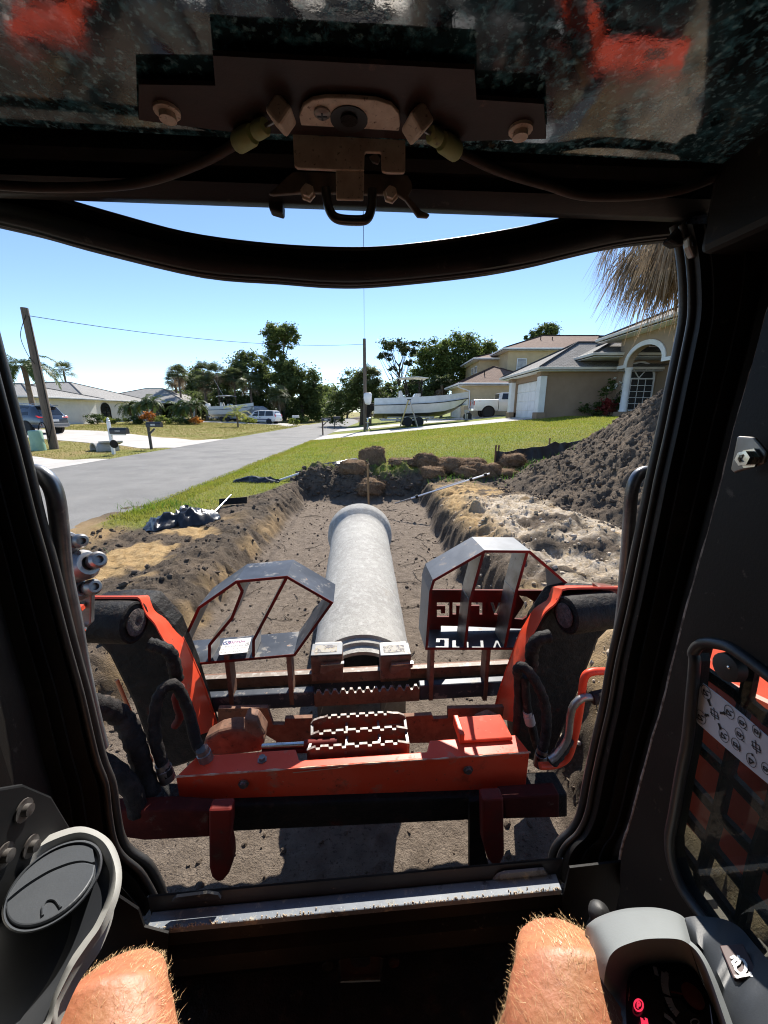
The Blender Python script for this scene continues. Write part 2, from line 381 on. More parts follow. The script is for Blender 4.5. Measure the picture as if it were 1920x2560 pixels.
def ground_material():
    m = bpy.data.materials.new('ground'); m.use_nodes = True; nt = m.node_tree; N = nt.nodes; Lk = nt.links; b = N['Principled BSDF']
    pos = N.new('ShaderNodeNewGeometry').outputs['Position']
    at_ = N.new('ShaderNodeVertexColor'); at_.layer_name = 'zone'
    sp = N.new('ShaderNodeSeparateColor'); Lk.new(at_.outputs[0], sp.inputs[0])
    def noise(s, d=6, r=.6):
        n = N.new('ShaderNodeTexNoise'); n.inputs['Scale'].default_value = s; n.inputs['Detail'].default_value = d; n.inputs['Roughness'].default_value = r; Lk.new(pos, n.inputs['Vector']); return n.outputs['Fac']
    def rg(f, a, c, lo=0, hi=1):
        r = N.new('ShaderNodeMapRange'); Lk.new(f, r.inputs[0])
        for i, q in enumerate((a, c, lo, hi)): r.inputs[i + 1].default_value = q
        return r.outputs[0]
    def mix(f, A, B):
        x = N.new('ShaderNodeMix'); x.data_type = 'RGBA'
        if hasattr(f, 'links'): Lk.new(f, x.inputs['Factor'])
        else: x.inputs['Factor'].default_value = f
        for k, q in (('A', A), ('B', B)):
            if isinstance(q, tuple): x.inputs[k].default_value = (*q, 1)
            else: Lk.new(q, x.inputs[k])
        return x.outputs['Result']
    def math_(op, a, c):
        x = N.new('ShaderNodeMath'); x.operation = op
        for i, q in enumerate((a, c)):
            if isinstance(q, (int, float)): x.inputs[i].default_value = q
            else: Lk.new(q, x.inputs[i])
        return x.outputs[0]
    n1 = noise(2.2); n2 = noise(13); n3 = noise(70, 4)
    dirt = mix(rg(n1, .35, .65), (.085, .068, .052), (.165, .125, .09))
    dirt = mix(rg(n2, .5, .7), dirt, (.05, .04, .032))
    dirt = mix(rg(n3, .55, .75), dirt, (.22, .18, .14))
    fl = mix(rg(n2, .35, .7), (.17, .135, .105), (.26, .21, .165)); fl = mix(rg(n3, .56, .7), fl, (.08, .062, .05))
    dirt = mix(at_.outputs[1], dirt, fl)
    yel = mix(rg(n2, .3, .7), (.42, .27, .12), (.55, .39, .2)); yel = mix(rg(n3, .58, .72), yel, (.25, .16, .08))
    whi = mix(rg(n2, .35, .7), (.62, .54, .44), (.44, .33, .2)); whi = mix(rg(n3, .58, .7), whi, (.7, .66, .6))
    dirt = mix(sp.outputs[1], dirt, yel); dirt = mix(sp.outputs[2], dirt, whi)
    gr = mix(rg(noise(.35, 5), .38, .62), (.16, .21, .03), (.27, .25, .065)); gr = mix(rg(noise(26, 5), .4, .7), gr, (.08, .12, .02))
    xs_ = N.new('ShaderNodeSeparateXYZ'); Lk.new(pos, xs_.inputs[0])
    dry = math_('MULTIPLY', rg(xs_.outputs[0], -9, -11), rg(noise(.5, 5), .3, .62))
    gr = mix(dry, gr, (.27, .205, .085))
    gm = math_('MULTIPLY', sp.outputs[0], 1.0)
    col = mix(gm, dirt, gr)
    Lk.new(col, b.inputs['Base Color']); b.inputs['Roughness'].default_value = .95; b.inputs['Specular IOR Level'].default_value = .15
    bn = N.new('ShaderNodeBump'); bn.inputs['Strength'].default_value = 1.0; bn.inputs['Distance'].default_value = .03
    hh = math_('ADD', noise(34, 9, .75), math_('MULTIPLY', noise(140, 5), .45)); Lk.new(hh, bn.inputs['Height']); Lk.new(bn.outputs[0], b.inputs['Normal'])
    return m
gnd = np_mesh('ground', np.stack([GX, GY, GZ], -1), Fc, ground_material(), smooth=60, kind='structure', attr={'zone': zone})
# --- road and driveways
asphalt = mat('asphalt', (.16, .157, .15), .85, v=((.215, .21, .2), 1.1, .35, .68), bump=(240, .8, .006), coord='World', spec=.25,
              layers=[((.28, .275, .26), 75, .54, .64), ((.10, .098, .096), 110, .56, .64), ((.29, .275, .25), .9, .58, .7), ((.15, .148, .145), .45, .52, .6), ((.42, .40, .37), 3.3, .66, .72)])
concrete = mat('pale concrete', (.50, .475, .44), .85, v=((.40, .38, .35), .9, .4, .65), bump=(120, .4, .003), coord='World', spec=.2, layers=[((.3, .28, .25), 5, .62, .74)])
def strip(name, left, right, m, lift, thick=.12, n=1, wob=0.0):
    A = []; B = []
    for i in range(len(left) - 1):
        for k in range(n):
            A.append(Vector((*left[i], 0)).lerp(Vector((*left[i + 1], 0)), k / n)); B.append(Vector((*right[i], 0)).lerp(Vector((*right[i + 1], 0)), k / n))
    A.append(Vector((*left[-1], 0))); B.append(Vector((*right[-1], 0)))
    r1 = []; r2 = []
    for p, q in zip(A, B):
        if wob:
            e = (fbm(np.array([p.x * 1.7]), np.array([p.y * 1.7]), 4, 33)[0] - .5) * wob; e2 = (fbm(np.array([q.x * 1.9]), np.array([q.y * 1.9]), 4, 34)[0] - .5) * wob
            p = p + (p - q).normalized() * e; q = q + (q - p).normalized() * e2
        p.z = float(base_z(np.array([p.x]), np.array([p.y]))[0]) + lift; q.z = float(base_z(np.array([q.x]), np.array([q.y]))[0]) + lift
        r1.append(p); r2.append(q)
    mid = [[a.lerp(b, t) for a, b in zip(r1, r2)] for t in (0, .25, .5, .75, 1)]
    for r, t in zip(mid, (0, .25, .5, .75, 1)):
        for p in r: p.z = max(p.z, float(base_z(np.array([p.x]), np.array([p.y]))[0]) + lift)
    mb = MB(); mb.surf(mid, (0, 0, -thick)); return mb.build(name, m, None, 50, kind='structure')
road = strip('road', [(-9.65, -60), (-9.65, 62), (-10.5, 74), (-13, 92), (-20, 120)], [(-4.1, -60), (-4.1, 62), (-4.8, 74), (-7, 92), (-13, 120)], asphalt, .004, .1, 60, .22)
strip('driveway', [(-9.6, 10.7), (-16, 10.9), (-30, 11.5)], [(-9.6, 13.5), (-16, 15.0), (-30, 16)], concrete, .014, .1, 8)
strip('driveway', [(-9.6, 17.8), (-14, 19.6), (-20, 21.8), (-34, 24.0)], [(-9.6, 23.6), (-14, 24.6), (-20, 28.6), (-34, 31.5)], concrete, .014, .1, 8)
strip('driveway', [(-9.6, 45), (-14, 50.0), (-26, 52)], [(-9.6, 50), (-14, 55.6), (-26, 57)], concrete, .02, .1, 6)
strip('driveway', [(-4.15, 27.6), (0, 26.8), (8.85, 26.9)], [(-4.15, 22.4), (0, 22.6), (8.85, 22.7)], concrete, .016, .1, 14)
strip('driveway', [(-4.15, 39), (0, 37.0), (7, 37)], [(-4.15, 32.0), (0, 31.6), (16, 30.6)][:3], concrete, .02, .1, 10)
# --- grass blades on the lawns nearest the machine, soil clods over the dug earth
grass_m = mat('grass blade', (.23, .28, .032), .6, v=((.32, .3, .065), .9, .35, .65), coord='World', trans=.5, spec=.2)
def blades(name, X, Y, hgt, wid, m, lean=.5):
    n = len(X); Z = ground(X, Y, True)[0]
    a = rng.uniform(0, 2 * np.pi, n); h = hgt * rng.uniform(.5, 1.3, n); b = rng.uniform(0, 2 * np.pi, n); l = h * lean * rng.uniform(.2, 1.3, n)
    dx = np.cos(a) * wid; dy = np.sin(a) * wid
    P = np.stack([X, Y, Z - .01], -1)
    o1 = np.stack([dx, dy, 0 * dx], -1); mid = P + np.stack([np.cos(b) * l * .35, np.sin(b) * l * .35, h * .6], -1); tip = P + np.stack([np.cos(b) * l, np.sin(b) * l, h], -1)
    V = np.stack([P - o1, P + o1, mid + o1 * .7, mid - o1 * .7, tip], 1).reshape(-1, 3)
    k = np.arange(n)[:, None] * 5
    T = np.concatenate([k + np.array([[0, 1, 2]]), k + np.array([[0, 2, 3]]), k + np.array([[3, 2, 4]])], 0)
    return np_mesh(name, V, T, m, kind='stuff')
def scatter(n, x0, x1, y0, y1, pw=1.6):
    t = rng.uniform(0, 1, n); Y = y0 * (y1 / y0) ** (t ** (1 / pw) if False else t); X = rng.uniform(x0, x1, n); return X, Y
X, Y = scatter(190000, -4.2, 12.5, 5.0, 26)
g = grass_mask(X, Y); k = (g > rng.uniform(0.25, 1.0, len(X))) & ~((X > 0) & (np.abs(Y - 24.8) < 2.3)) & ~((X < 0) & (Y > 22.4) & (Y < 27.6)) & ~((X > 8.6) & (Y > 22))
X, Y = X[k], Y[k]
blades('grass', X, Y, .04 + .0012 * Y, .0022 + .00042 * Y, grass_m)
ex = rng.uniform(-4.22, -3.7, 9000); ey = 5.6 * (26 / 5.6) ** rng.uniform(0, 1, 9000); kk = ~((ey > 22.3) & (ey < 27.7)); blades('verge_grass', ex[kk], ey[kk], .05 + .001 * ey[kk], .003 + .0004 * ey[kk], grass_m)
X, Y = scatter(52000, -30, -9.6, 9.5, 50)
k = ~((Y > 10.6) & (Y < 13.5 + (-9.6 - X) * .22)) & ~((Y > 17.6 + (-9.6 - X) * .38) & (Y < 23.7 + (-9.6 - X) * .42)) & (base_z(X, Y) < .4)
X, Y = X[k], Y[k]
dry_m = mat('dry grass blade', (.27, .23, .08), .7, v=((.17, .19, .04), .5, .38, .6), coord='World', trans=.45, spec=.15)
blades('dry_grass', X, Y, .03 + .0012 * Y, .003 + .0005 * Y, dry_m)
# weeds with longer blades near the sods and the silt fence, tufts by the road
wx = []; wy = []
for cx, cy, s, n in ((1.3, 8.5, .25, 90), (2.2, 8.7, .5, 120), (3.0, 9.0, .5, 160), (3.6, 9.4, .4, 120), (-3.9, 3.9, .22, 260), (-3.75, 6.6, .35, 220), (.3, 9.1, .3, 60), (4.2, 10.4, 1.0, 220), (-1.9, 9.4, .4, 60)):
    wx += list(rng.normal(cx, s, n)); wy += list(rng.normal(cy, s * .7, n))
weed_m = mat('weed blade', (.10, .2, .025), .5, trans=.5)
blades('weeds', np.array(wx), np.array(wy), .13, .005, weed_m, .9)
def clods(name, X, Y, r, m, sink=.3):
    n = len(X); Z = ground(X, Y)[0]
    t = (1 + 5 ** .5) / 2
    ico = np.array([(-1, t, 0), (1, t, 0), (-1, -t, 0), (1, -t, 0), (0, -1, t), (0, 1, t), (0, -1, -t), (0, 1, -t), (t, 0, -1), (t, 0, 1), (-t, 0, -1), (-t, 0, 1)]) / 1.9
    fi = np.array([(0, 11, 5), (0, 5, 1), (0, 1, 7), (0, 7, 10), (0, 10, 11), (1, 5, 9), (5, 11, 4), (11, 10, 2), (10, 7, 6), (7, 1, 8), (3, 9, 4), (3, 4, 2), (3, 2, 6), (3, 6, 8), (3, 8, 9), (4, 9, 5), (2, 4, 11), (6, 2, 10), (8, 6, 7), (9, 8, 1)])
    S = rng.uniform(.6, 1.4, (n, 1, 3)) * r[:, None, None]; J = rng.uniform(.72, 1.2, (n, 12, 1))
    an = rng.uniform(0, 6.28, n); c, s = np.cos(an)[:, None], np.sin(an)[:, None]
    V = ico[None] * S * J; V = np.stack([V[..., 0] * c - V[..., 1] * s, V[..., 0] * s + V[..., 1] * c, V[..., 2] * .8], -1)
    V += np.stack([X, Y, Z + r * (.5 - sink)], -1)[:, None, :]
    return np_mesh(name, V.reshape(-1, 3), (np.arange(n)[:, None, None] * 12 + fi[None]).reshape(-1, 3), m, smooth=None, kind='stuff')
clod_dark = mat('dark soil clod', (.13, .102, .078), .95, v=((.085, .067, .052), 3, .4, .65), bump=(60, .8, .01), coord='World', spec=.1, layers=[((.2, .15, .11), 6, .6, .72)])
clod_sand = mat('sandy clod', (.46, .36, .24), .95, v=((.56, .48, .39), 3, .4, .6), bump=(60, .8, .01), coord='World', spec=.1, layers=[((.28, .2, .12), 6, .58, .7)])
def pick(n, x0, x1, y0, y1, cond):
    X = rng.uniform(x0, x1, n); Y = rng.uniform(y0, y1, n); k = cond(X, Y) & (grass_mask(X, Y) < .4); return X[k], Y[k]
def pw(n, lo, hi, p=3): return lo + (hi - lo) * rng.uniform(0, 1, n) ** p
pc = lambda X, Y: np.interp(np.hypot(X - 5.85, (Y - 7) * .8), [0, .6, 1.61, 2.5, 3.47, 6], [2.35, 2.1, 1.12, .5, 0, -1.4])
X, Y = pick(7000, 1.6, 6.3, 3.2, 9.5, lambda X, Y: pc(X, Y) > -.1); c1 = (X, Y, pw(len(X), .006, .05, 5))
X, Y = pick(3600, -4, -1.55, 1.2, 9, lambda X, Y: fbm(X * 1.4, Y * 1.4, 5, 91) < .53); c2 = (X, Y, pw(len(X), .005, .038, 6))
X, Y = pick(2400, -1.7, 1.1, .8, 8.6, lambda X, Y: X > -9); c3 = (X, Y, pw(len(X), .004, .022, 4))
X, Y = pick(1500, -2.2, 1.4, 8.4, 9.8, lambda X, Y: X > -9); c4 = (X, Y, pw(len(X), .01, .07, 3))
clods('soil_clods', *[np.concatenate(q) for q in zip(c1, c2, c3, c4)], clod_dark)
X, Y = pick(2600, .95, 4.2, 1.6, 6.6, lambda X, Y: pc(X, Y) < .05); clods('sand_clods', X, Y, pw(len(X), .005, .03, 4), clod_sand)
# roots and twigs lying on the trench floor
tw = MB()
for i in range(90):
    x = random.uniform(-1.5, .85); y = random.uniform(2.6, 8); a = random.uniform(0, 6.28); L = random.uniform(.08, .45); p = []
    for k in range(5):
        p.append(Vector((x, y, gz(x, y) + .008))); a += random.uniform(-.5, .5); x += math.cos(a) * L / 4; y += math.sin(a) * L / 4
    tw.tube(p, [.004, .004, .0035, .003, .002], 5)
tw.build('roots', mat('root', (.07, .05, .035), .9), None, 60, kind='stuff')
# ================================================================ HOUSES
def stucco(n, c, c2): return mat(n, c, .9, v=(c2, 1.6, .35, .7), bump=(45, .5, .006), coord='World', spec=.2)
def shingle(n, c, c2, c3):
    m = bpy.data.materials.new(n); m.use_nodes = True; nt = m.node_tree; N = nt.nodes; Lk = nt.links; b = N['Principled BSDF']
    uv = N.new('ShaderNodeUVMap'); uv.uv_map = 'UVMap'
    br = N.new('ShaderNodeTexBrick'); Lk.new(uv.outputs[0], br.inputs['Vector'])
    br.inputs['Color1'].default_value = (*c, 1); br.inputs['Color2'].default_value = (*c2, 1); br.inputs['Mortar'].default_value = (*[x * .35 for x in c], 1)
    br.inputs['Scale'].default_value = 1; br.inputs['Brick Width'].default_value = .3; br.inputs['Row Height'].default_value = .14; br.inputs['Mortar Size'].default_value = .012; br.inputs['Bias'].default_value = .1
    nz = N.new('ShaderNodeTexNoise'); nz.inputs['Scale'].default_value = 1.2; nz.inputs['Detail'].default_value = 8; Lk.new(uv.outputs[0], nz.inputs[0])
    mr = N.new('ShaderNodeMapRange'); Lk.new(nz.outputs[0], mr.inputs[0]); mr.inputs[1].default_value = .4; mr.inputs[2].default_value = .7
    mx = N.new('ShaderNodeMix'); mx.data_type = 'RGBA'; Lk.new(mr.outputs[0], mx.inputs['Factor']); Lk.new(br.outputs[0], mx.inputs['A']); mx.inputs['B'].default_value = (*c3, 1)
    mx2 = N.new('ShaderNodeMix'); mx2.data_type = 'RGBA'; mx2.inputs['Factor'].default_value = .55; Lk.new(mx.outputs['Result'], mx2.inputs['A']); Lk.new(br.outputs[0], mx2.inputs['B'])
    Lk.new(mx2.outputs['Result'], b.inputs['Base Color']); b.inputs['Roughness'].default_value = .9; b.inputs['Specular IOR Level'].default_value = .2
    bm_ = N.new('ShaderNodeBump'); bm_.inputs['Strength'].default_value = .6; bm_.inputs['Distance'].default_value = .02; Lk.new(br.outputs['Fac'], bm_.inputs['Height']); bm_.invert = True; Lk.new(bm_.outputs[0], b.inputs['Normal'])
    return m
def uv_by_slope(o):                    # u along the eave, v up the slope, in metres
    me = o.data; uvl = me.uv_layers.new(name='UVMap')
    for p in me.polygons:
        n = p.normal; e = Vector((0, 0, 1)).cross(n)
        e = e.normalized() if e.length > .05 else Vector((1, 0, 0)); s = n.cross(e)
        for li in p.loop_indices:
            c = me.vertices[me.loops[li].vertex_index].co; uvl.data[li].uv = (c.dot(e), c.dot(s))
def hip_roof(parent, x0, x1, y0, y1, z, pitch, m, fascia, soffit, gut=.14, th=.16):
    w_, d_ = x1 - x0, y1 - y0; hh = min(w_, d_) / 2; zt = z + th + hh * pitch
    if w_ >= d_: A = Vector((x0 + hh, (y0 + y1) / 2, zt)); B = Vector((x1 - hh, (y0 + y1) / 2, zt))
    else: A = Vector(((x0 + x1) / 2, y0 + hh, zt)); B = Vector(((x0 + x1) / 2, y1 - hh, zt))
    c = [Vector((x0, y0, z + th)), Vector((x1, y0, z + th)), Vector((x1, y1, z + th)), Vector((x0, y1, z + th))]
    mb = MB()
    if w_ >= d_: fs = [(0, 1, 5, 4), (1, 2, 5), (2, 3, 4, 5), (3, 0, 4)]
    else: fs = [(0, 1, 4), (1, 2, 5, 4), (2, 3, 5), (3, 0, 4, 5)]
    mb.add(c + [A, B], fs + [(3, 2, 1, 0)])
    o = mb.build('roof', m, parent, None); uv_by_slope(o)
    rg = MB()
    for p in c:
        q = A if (p - A).length < (p - B).length else B
        rg.tube([p + Vector((0, 0, .02)), q + Vector((0, 0, .03))], .07, 5)
    if (A - B).length > .1: rg.tube([A + Vector((0, 0, .03)), B + Vector((0, 0, .03))], .07, 5)
    rg.build('ridge_cap', m, o, 40)
    g = .09; gb = MB()
    gb.box(((x0 + x1) / 2, y0 - g / 2, z + th / 2 + .03), (w_ + 2 * g, g, gut)).box(((x0 + x1) / 2, y1 + g / 2, z + th / 2 + .03), (w_ + 2 * g, g, gut))
    gb.box((x0 - g / 2, (y0 + y1) / 2, z + th / 2 + .031), (g, d_, gut)).box((x1 + g / 2, (y0 + y1) / 2, z + th / 2 + .031), (g, d_, gut))
    gb.build('gutter', fascia, parent, None, bevel=.02)
    sb = MB(); sb.box(((x0 + x1) / 2, (y0 + y1) / 2, z - .012), (w_ - .01, d_ - .01, .02)); sb.build('soffit', soffit, parent, None)
    return o
def window(parent, O, A, Bz, w_, h_, nx, ny, frame_m, glass_m, dep, out, arch=False):
    """O lower left corner on the wall, A along the wall, out = outward normal"""
    f = MB(); t = .07; A = Vector(A); U = Vector((0, 0, 1)); out = Vector(out)
    def bar(x0, y0, x1, y1, d=dep): f.obox(O + A * x0 + U * y0, A * (x1 - x0), U * (y1 - y0), out * d)
    bar(0, 0, t, h_); bar(w_ - t, 0, w_, h_); bar(t, 0, w_ - t, t); bar(t, h_ - t, w_ - t, h_)
    fo = f.build('window', frame_m, parent, None, bevel=.006)
    if arch:
        ar = []; n = 14
        for k in range(n + 1):
            a = math.pi * k / n; ar.append((w_ / 2 - math.cos(a) * w_ / 2, h_ + math.sin(a) * w_ / 2))
        am = MB()
        for k in range(n):
            p = O + A * ar[k][0] + U * ar[k][1]; q = O + A * ar[k + 1][0] + U * ar[k + 1][1]; c = O + A * w_ / 2 + U * h_
            am.add([p, q, q + (c - q) * .11, p + (c - p) * .11] + [x + out * dep for x in (p, q, q + (c - q) * .11, p + (c - p) * .11)], [(0, 1, 2, 3), (4, 5, 6, 7), (0, 1, 5, 4), (2, 3, 7, 6)])
        for k in (4, 10):
            p = O + A * ar[k][0] + U * ar[k][1]; c = O + A * w_ / 2 + U * h_; e = (p - c).normalized().cross(out) * .025
            am.obox(c - e, (p - c) * .95, e * 2, out * dep * .8)
        am.build('arch_frame', frame_m, fo, None)
        pn = MB(); pn.add([O + A * x + U * y + out * dep * .3 for x, y in ar], [list(range(n + 1))]); pn.build('pane', glass_m, fo, None)
    cw = (w_ - 2 * t) / nx; ch = (h_ - 2 * t) / ny
    for i in range(nx):
        for j in range(ny):
            p = MB(); p.obox(O + A * (t + i * cw + .012) + U * (t + j * ch + .012) + out * dep * .25, A * (cw - .024), U * (ch - .024), out * .012); p.build('pane', glass_m, fo, None)
    mu = MB()
    for i in range(1, nx): mu.obox(O + A * (t + i * cw - .014) + U * t, A * .028, U * (h_ - 2 * t), out * dep * .8)
    for j in range(1, ny): mu.obox(O + A * t + U * (t + j * ch - .014), A * (w_ - 2 * t), U * .028, out * dep * .82)
    if nx > 1 or ny > 1: mu.build('muntin', frame_m, fo, None)
    return fo
white_paint = mat('white house paint', (.78, .78, .77), .6, v=((.66, .66, .65), 2, .4, .7), coord='World')
cream_trim = mat('cream trim', (.7, .66, .58), .6, v=((.58, .54, .47), 2, .4, .7), coord='World')
dark_pane = mat('dark window pane', (.025, .03, .035), .06, spec=1.0)
curtain_pane = mat('curtained pane', (.16, .13, .1), .12, v=((.3, .25, .19), 3, .4, .6), spec=1.0)
# ---- the tan house with a garage and an arched entry
tan = stucco('tan stucco', (.30, .215, .15), (.25, .178, .122)); tan2 = stucco('light tan stucco', (.36, .27, .19), (.31, .23, .16))
shg = shingle('grey shingle', (.15, .146, .14), (.25, .242, .23), (.20, .19, .175))
gz0 = 1.1
th_ = thing('tan_house', 'tan stucco house with white garage door, round columns and an arched entry', 'house', (8.9, 22.4, gz0))
mb = MB(); X0, X1, Y0, Y1, zt_ = 8.9, 12.9, 22.4, 28.5, 3.76
mb.obox((X0, Y0, gz0 - .4), (X1 - X0, 0, 0), (0, .2, 0), (0, 0, zt_ - gz0 + .4))
mb.obox((X0, Y1 - .2, gz0 - .4), (X1 - X0, 0, 0), (0, .2, 0), (0, 0, zt_ - gz0 + .4))
mb.obox((X0, Y0 + .2, gz0 - .4), (.25, 0, 0), (0, .25, 0), (0, 0, zt_ - gz0 + .4)); mb.obox((X0, 27.25, gz0 - .4), (.25, 0, 0), (0, 1.05, 0), (0, 0, zt_ - gz0 + .4))
mb.obox((X0, 22.85, 3.4), (.25, 0, 0), (0, 4.4, 0), (0, 0, zt_ - 3.4))
mb.build('garage_wall', tan, th_, None)
gd = MB(); gd.obox((X0 + .16, 22.86, gz0 - .1), (.03, 0, 0), (0, 4.38, 0), (0, 0, 3.39 - gz0 + .1)); gdo = gd.build('garage_door', white_paint, th_, None)
for j in range(4):
    hh = (3.38 - gz0) / 4
    for i in range(4):
        p = MB(); p.obox((X0 + .125, 22.9 + i * 1.085, gz0 + j * hh + .03), (.034, 0, 0), (0, 1.05, 0), (0, 0, hh - .045)); p.build('panel', white_paint, gdo, None, bevel=.012)
for y in (22.3, 27.3):
    c = MB(); c.box((X0 - .1, y + .28, 2.55), (.36, .52, 1.95)); c.build('pilaster', white_paint, th_, None, bevel=.02)
    c = MB(); c.box((X0 - .1, y + .28, 1.25), (.5, .66, .66)); c.build('plinth', tan, th_, None, bevel=.02); c = MB(); c.box((X0 - .1, y + .28, 3.645), (.46, .62, .23)); c.build('capital', tan, th_, None, bevel=.02)
hip_roof(th_, 8.35, 16.5, 21.9, 29.0, 3.76, .5, shg, cream_trim, white_paint)
# entry: back walls, arched front, columns
mb = MB()
mb.obox((12.9, 22.4, .6), (3.4, 0, 0), (0, .25, 0), (0, 0, 4.6)); mb.obox((16.3, 15, .6), (.25, 0, 0), (0, 7.65, 0), (0, 0, 4.6)); mb.obox((15.0, 19.2, 1.5), (.24, 0, 0), (0, 3.2, 0), (0, 0, 2.5))
mb.build('entry_wall', tan2, th_, None)
def arch_outline(y0, y1, ys0, ys1, zb, zs, za, ztop):
    pts = [(y0, zb), (y0, ztop), (y1, ztop), (y1, zb), (ys1, zb), (ys1, zs)]
    c = (ys0 + ys1) / 2; r = (ys1 - ys0) / 2; n = 16
    for k in range(1, n): a = math.pi * k / n; pts.append((c + r * math.cos(a), zs + (za - zs) * math.sin(a)))
    return pts + [(ys0, zs), (ys0, zb)]
XA = 12.2
aw = MB(); aw.prism([Vector((XA, y, z)) for y, z in arch_outline(14.8, 21.3, 18.0, 20.55, 3.78, 3.9, 4.62, 5.2)], (.3, 0, 0)); aw.build('arch_wall', tan2, th_, None)
tm = MB(); n = 18; inn = []; out_ = []
for k in range(n + 1):
    a = math.pi * k / n; inn.append(Vector((XA - .06, 19.275 + 1.275 * math.cos(a), 3.9 + .72 * math.sin(a)))); out_.append(Vector((XA - .06, 19.275 + 1.50 * math.cos(a), 3.9 + .94 * math.sin(a))))
for k in range(n):
    tm.prism([inn[k], inn[k + 1], out_[k + 1], out_[k]], (.06, 0, 0))
tm.obox((XA - .062, 20.55, 3.74), (.06, 0, 0), (0, .75, 0), (0, 0, .16)); tm.obox((XA - .062, 17.0, 3.74), (.06, 0, 0), (0, 1.0, 0), (0, 0, .16))
tm.build('arch_trim', white_paint, th_, None, bevel=.008)
for y in (20.62, 17.35):
    c = MB(); c.lathe((XA + .16, y, 1.62), (0, 0, 1), [(0, .19), (.06, .19), (.1, .165), (2.0, .15), (2.06, .18), (2.14, .19)], 22); c.build('column', white_paint, th_, 40)
    c = MB(); c.box((XA + .16, y, 1.36), (.6, .62, .5)); c.build('column_base', tan, th_, None, bevel=.02)
sl_ = MB(); sl_.box((14.3, 18.6, 1.3), (4.0, 7.6, .3)); sl_.build('porch_slab', concrete, th_, None)
window(th_, Vector((13.15, 22.39, 1.66)), (1, 0, 0), None, 1.75, 1.75, 4, 5, white_paint, dark_pane, .07, (0, -1, 0), arch=True)
hip_roof(th_, 11.5, 20, 14.5, 22.35, 5.2, .42, shg, cream_trim, white_paint)
hip_roof(th_, 10.7, 18, 21.0, 27.0, 4.35, .42, shg, cream_trim, white_paint)
mb = MB(); mb.obox((11.2, 22.7, 3.9), (.2, 0, 0), (0, 4, 0), (0, 0, .6)); mb.build('upper_wall', tan, th_, None)
co = MB()
for i, (dx, z) in enumerate(((0, 4.62), (.12, 4.36))): co.obox((XA - .35 + dx, 14.8, z), (.35, 0, 0), (0, 1.95, 0), (0, 0, .14))
co.build('cornice', white_paint, th_, None, bevel=.02)
# ---- the yellow two storey house behind
yel = stucco('pale yellow stucco', (.56, .44, .27), (.48, .375, .225))
shr = shingle('red brown shingle', (.17, .105, .078), (.27, .175, .13), (.22, .155, .125))
yh = thing('yellow_house', 'pale yellow two storey house with red brown shingle roofs behind the pickup', 'house', (7.2, 36, 1))
mb = MB(); mb.obox((7.2, 36, .5), (7, 0, 0), (0, 7, 0), (0, 0, 3.4)); mb.obox((12.05, 40, .5), (16, 0, 0), (0, 11, 0), (0, 0, 6.85)); mb.obox((10.1, 43.4, .5), (1.95, 0, 0), (0, 7, 0), (0, 0, 6.4))
mb.build('wall', yel, yh, None)
hip_roof(yh, 6.6, 14.6, 35.4, 43.6, 3.9, .44, shr, white_paint, white_paint)
hip_roof(yh, 11.4, 29, 39.4, 51, 7.35, .36, shr, white_paint, white_paint)
hip_roof(yh, 9.4, 14, 42.8, 50, 6.9, .3, shr, white_paint, white_paint)
window(yh, Vector((12.95, 39.99, 4.9)), (1, 0, 0), None, .95, 1.75, 1, 2, white_paint, curtain_pane, .06, (0, -1, 0))
for y in (44.2, 45.9): window(yh, Vector((10.09, y + 1.0, 5.7)), (0, -1, 0), None, 1.0, .75, 2, 1, white_paint, curtain_pane, .06, (-1, 0, 0))
g2 = MB(); g2.obox((7.13, 37.2, 1.0), (.06, 0, 0), (0, 4.6, 0), (0, 0, 2.3)); g2o = g2.build('garage_door', cream_trim, yh, None)
for j in range(4):
    p = MB(); p.obox((7.11, 37.25, 1.02 + j * .57), (.03, 0, 0), (0, 4.5, 0), (0, 0, .53)); p.build('panel', cream_trim, g2o, None)
dp = MB(); dp.tube(spl([(6.5, 35.35, 3.85), (6.6, 35.5, 3.7), (7.5, 35.93, 3.45), (7.65, 35.94, 3.2), (7.65, 35.94, 1.1)], 5), .05, 8); dp.build('downpipe', white_paint, yh, 50)
vp = MB()
for x, y, z in ((16.2, 43, 8.75), (17.4, 43, 8.75)): vp.tube([(x, y, z - .2), (x, y, z + .35)], .05, 8)
vp.box((23.0, 44.0, 9.25), (.45, .45, .3)); vp.build('roof_vent', frame_black, yh, 40)
vp = MB(); vp.tube([(9.2, 37.3, 4.6), (9.2, 37.3, 5.25)], .04, 8); vp.build('vent_pipe', frame_black, yh, 40)
# ---- the white house across the road, and the house at the far left
whs = stucco('white stucco', (.74, .74, .72), (.66, .66, .65)); shl = shingle('pale grey shingle', (.30, .29, .275), (.38, .37, .35), (.34, .33, .31))
wh_ = thing('white_house', 'low white stucco house with pale grey hip roof behind the small date palms', 'house', (-35.8, 48, .25))
mb = MB(); mb.obox((-52, 48, -.2), (16.2, 0, 0), (0, 13, 0), (0, 0, 3.15)); mb.obox((-48, 61, -.2), (8, 0, 0), (0, 14, 0), (0, 0, 3.15)); mb.build('wall', whs, wh_, None)
hip_roof(wh_, -52.6, -35.2, 47.4, 61.6, 2.95, .33, shl, white_paint, white_paint)
hip_roof(wh_, -48.5, -31.0, 62.5, 77, 2.95, .33, shl, white_paint, white_paint)
mb = MB(); mb.obox((-48, 62.8, -.2), (8.6, 0, 0), (0, 14, 0), (0, 0, 3.1)); mb.build('carport', whs, wh_, None)
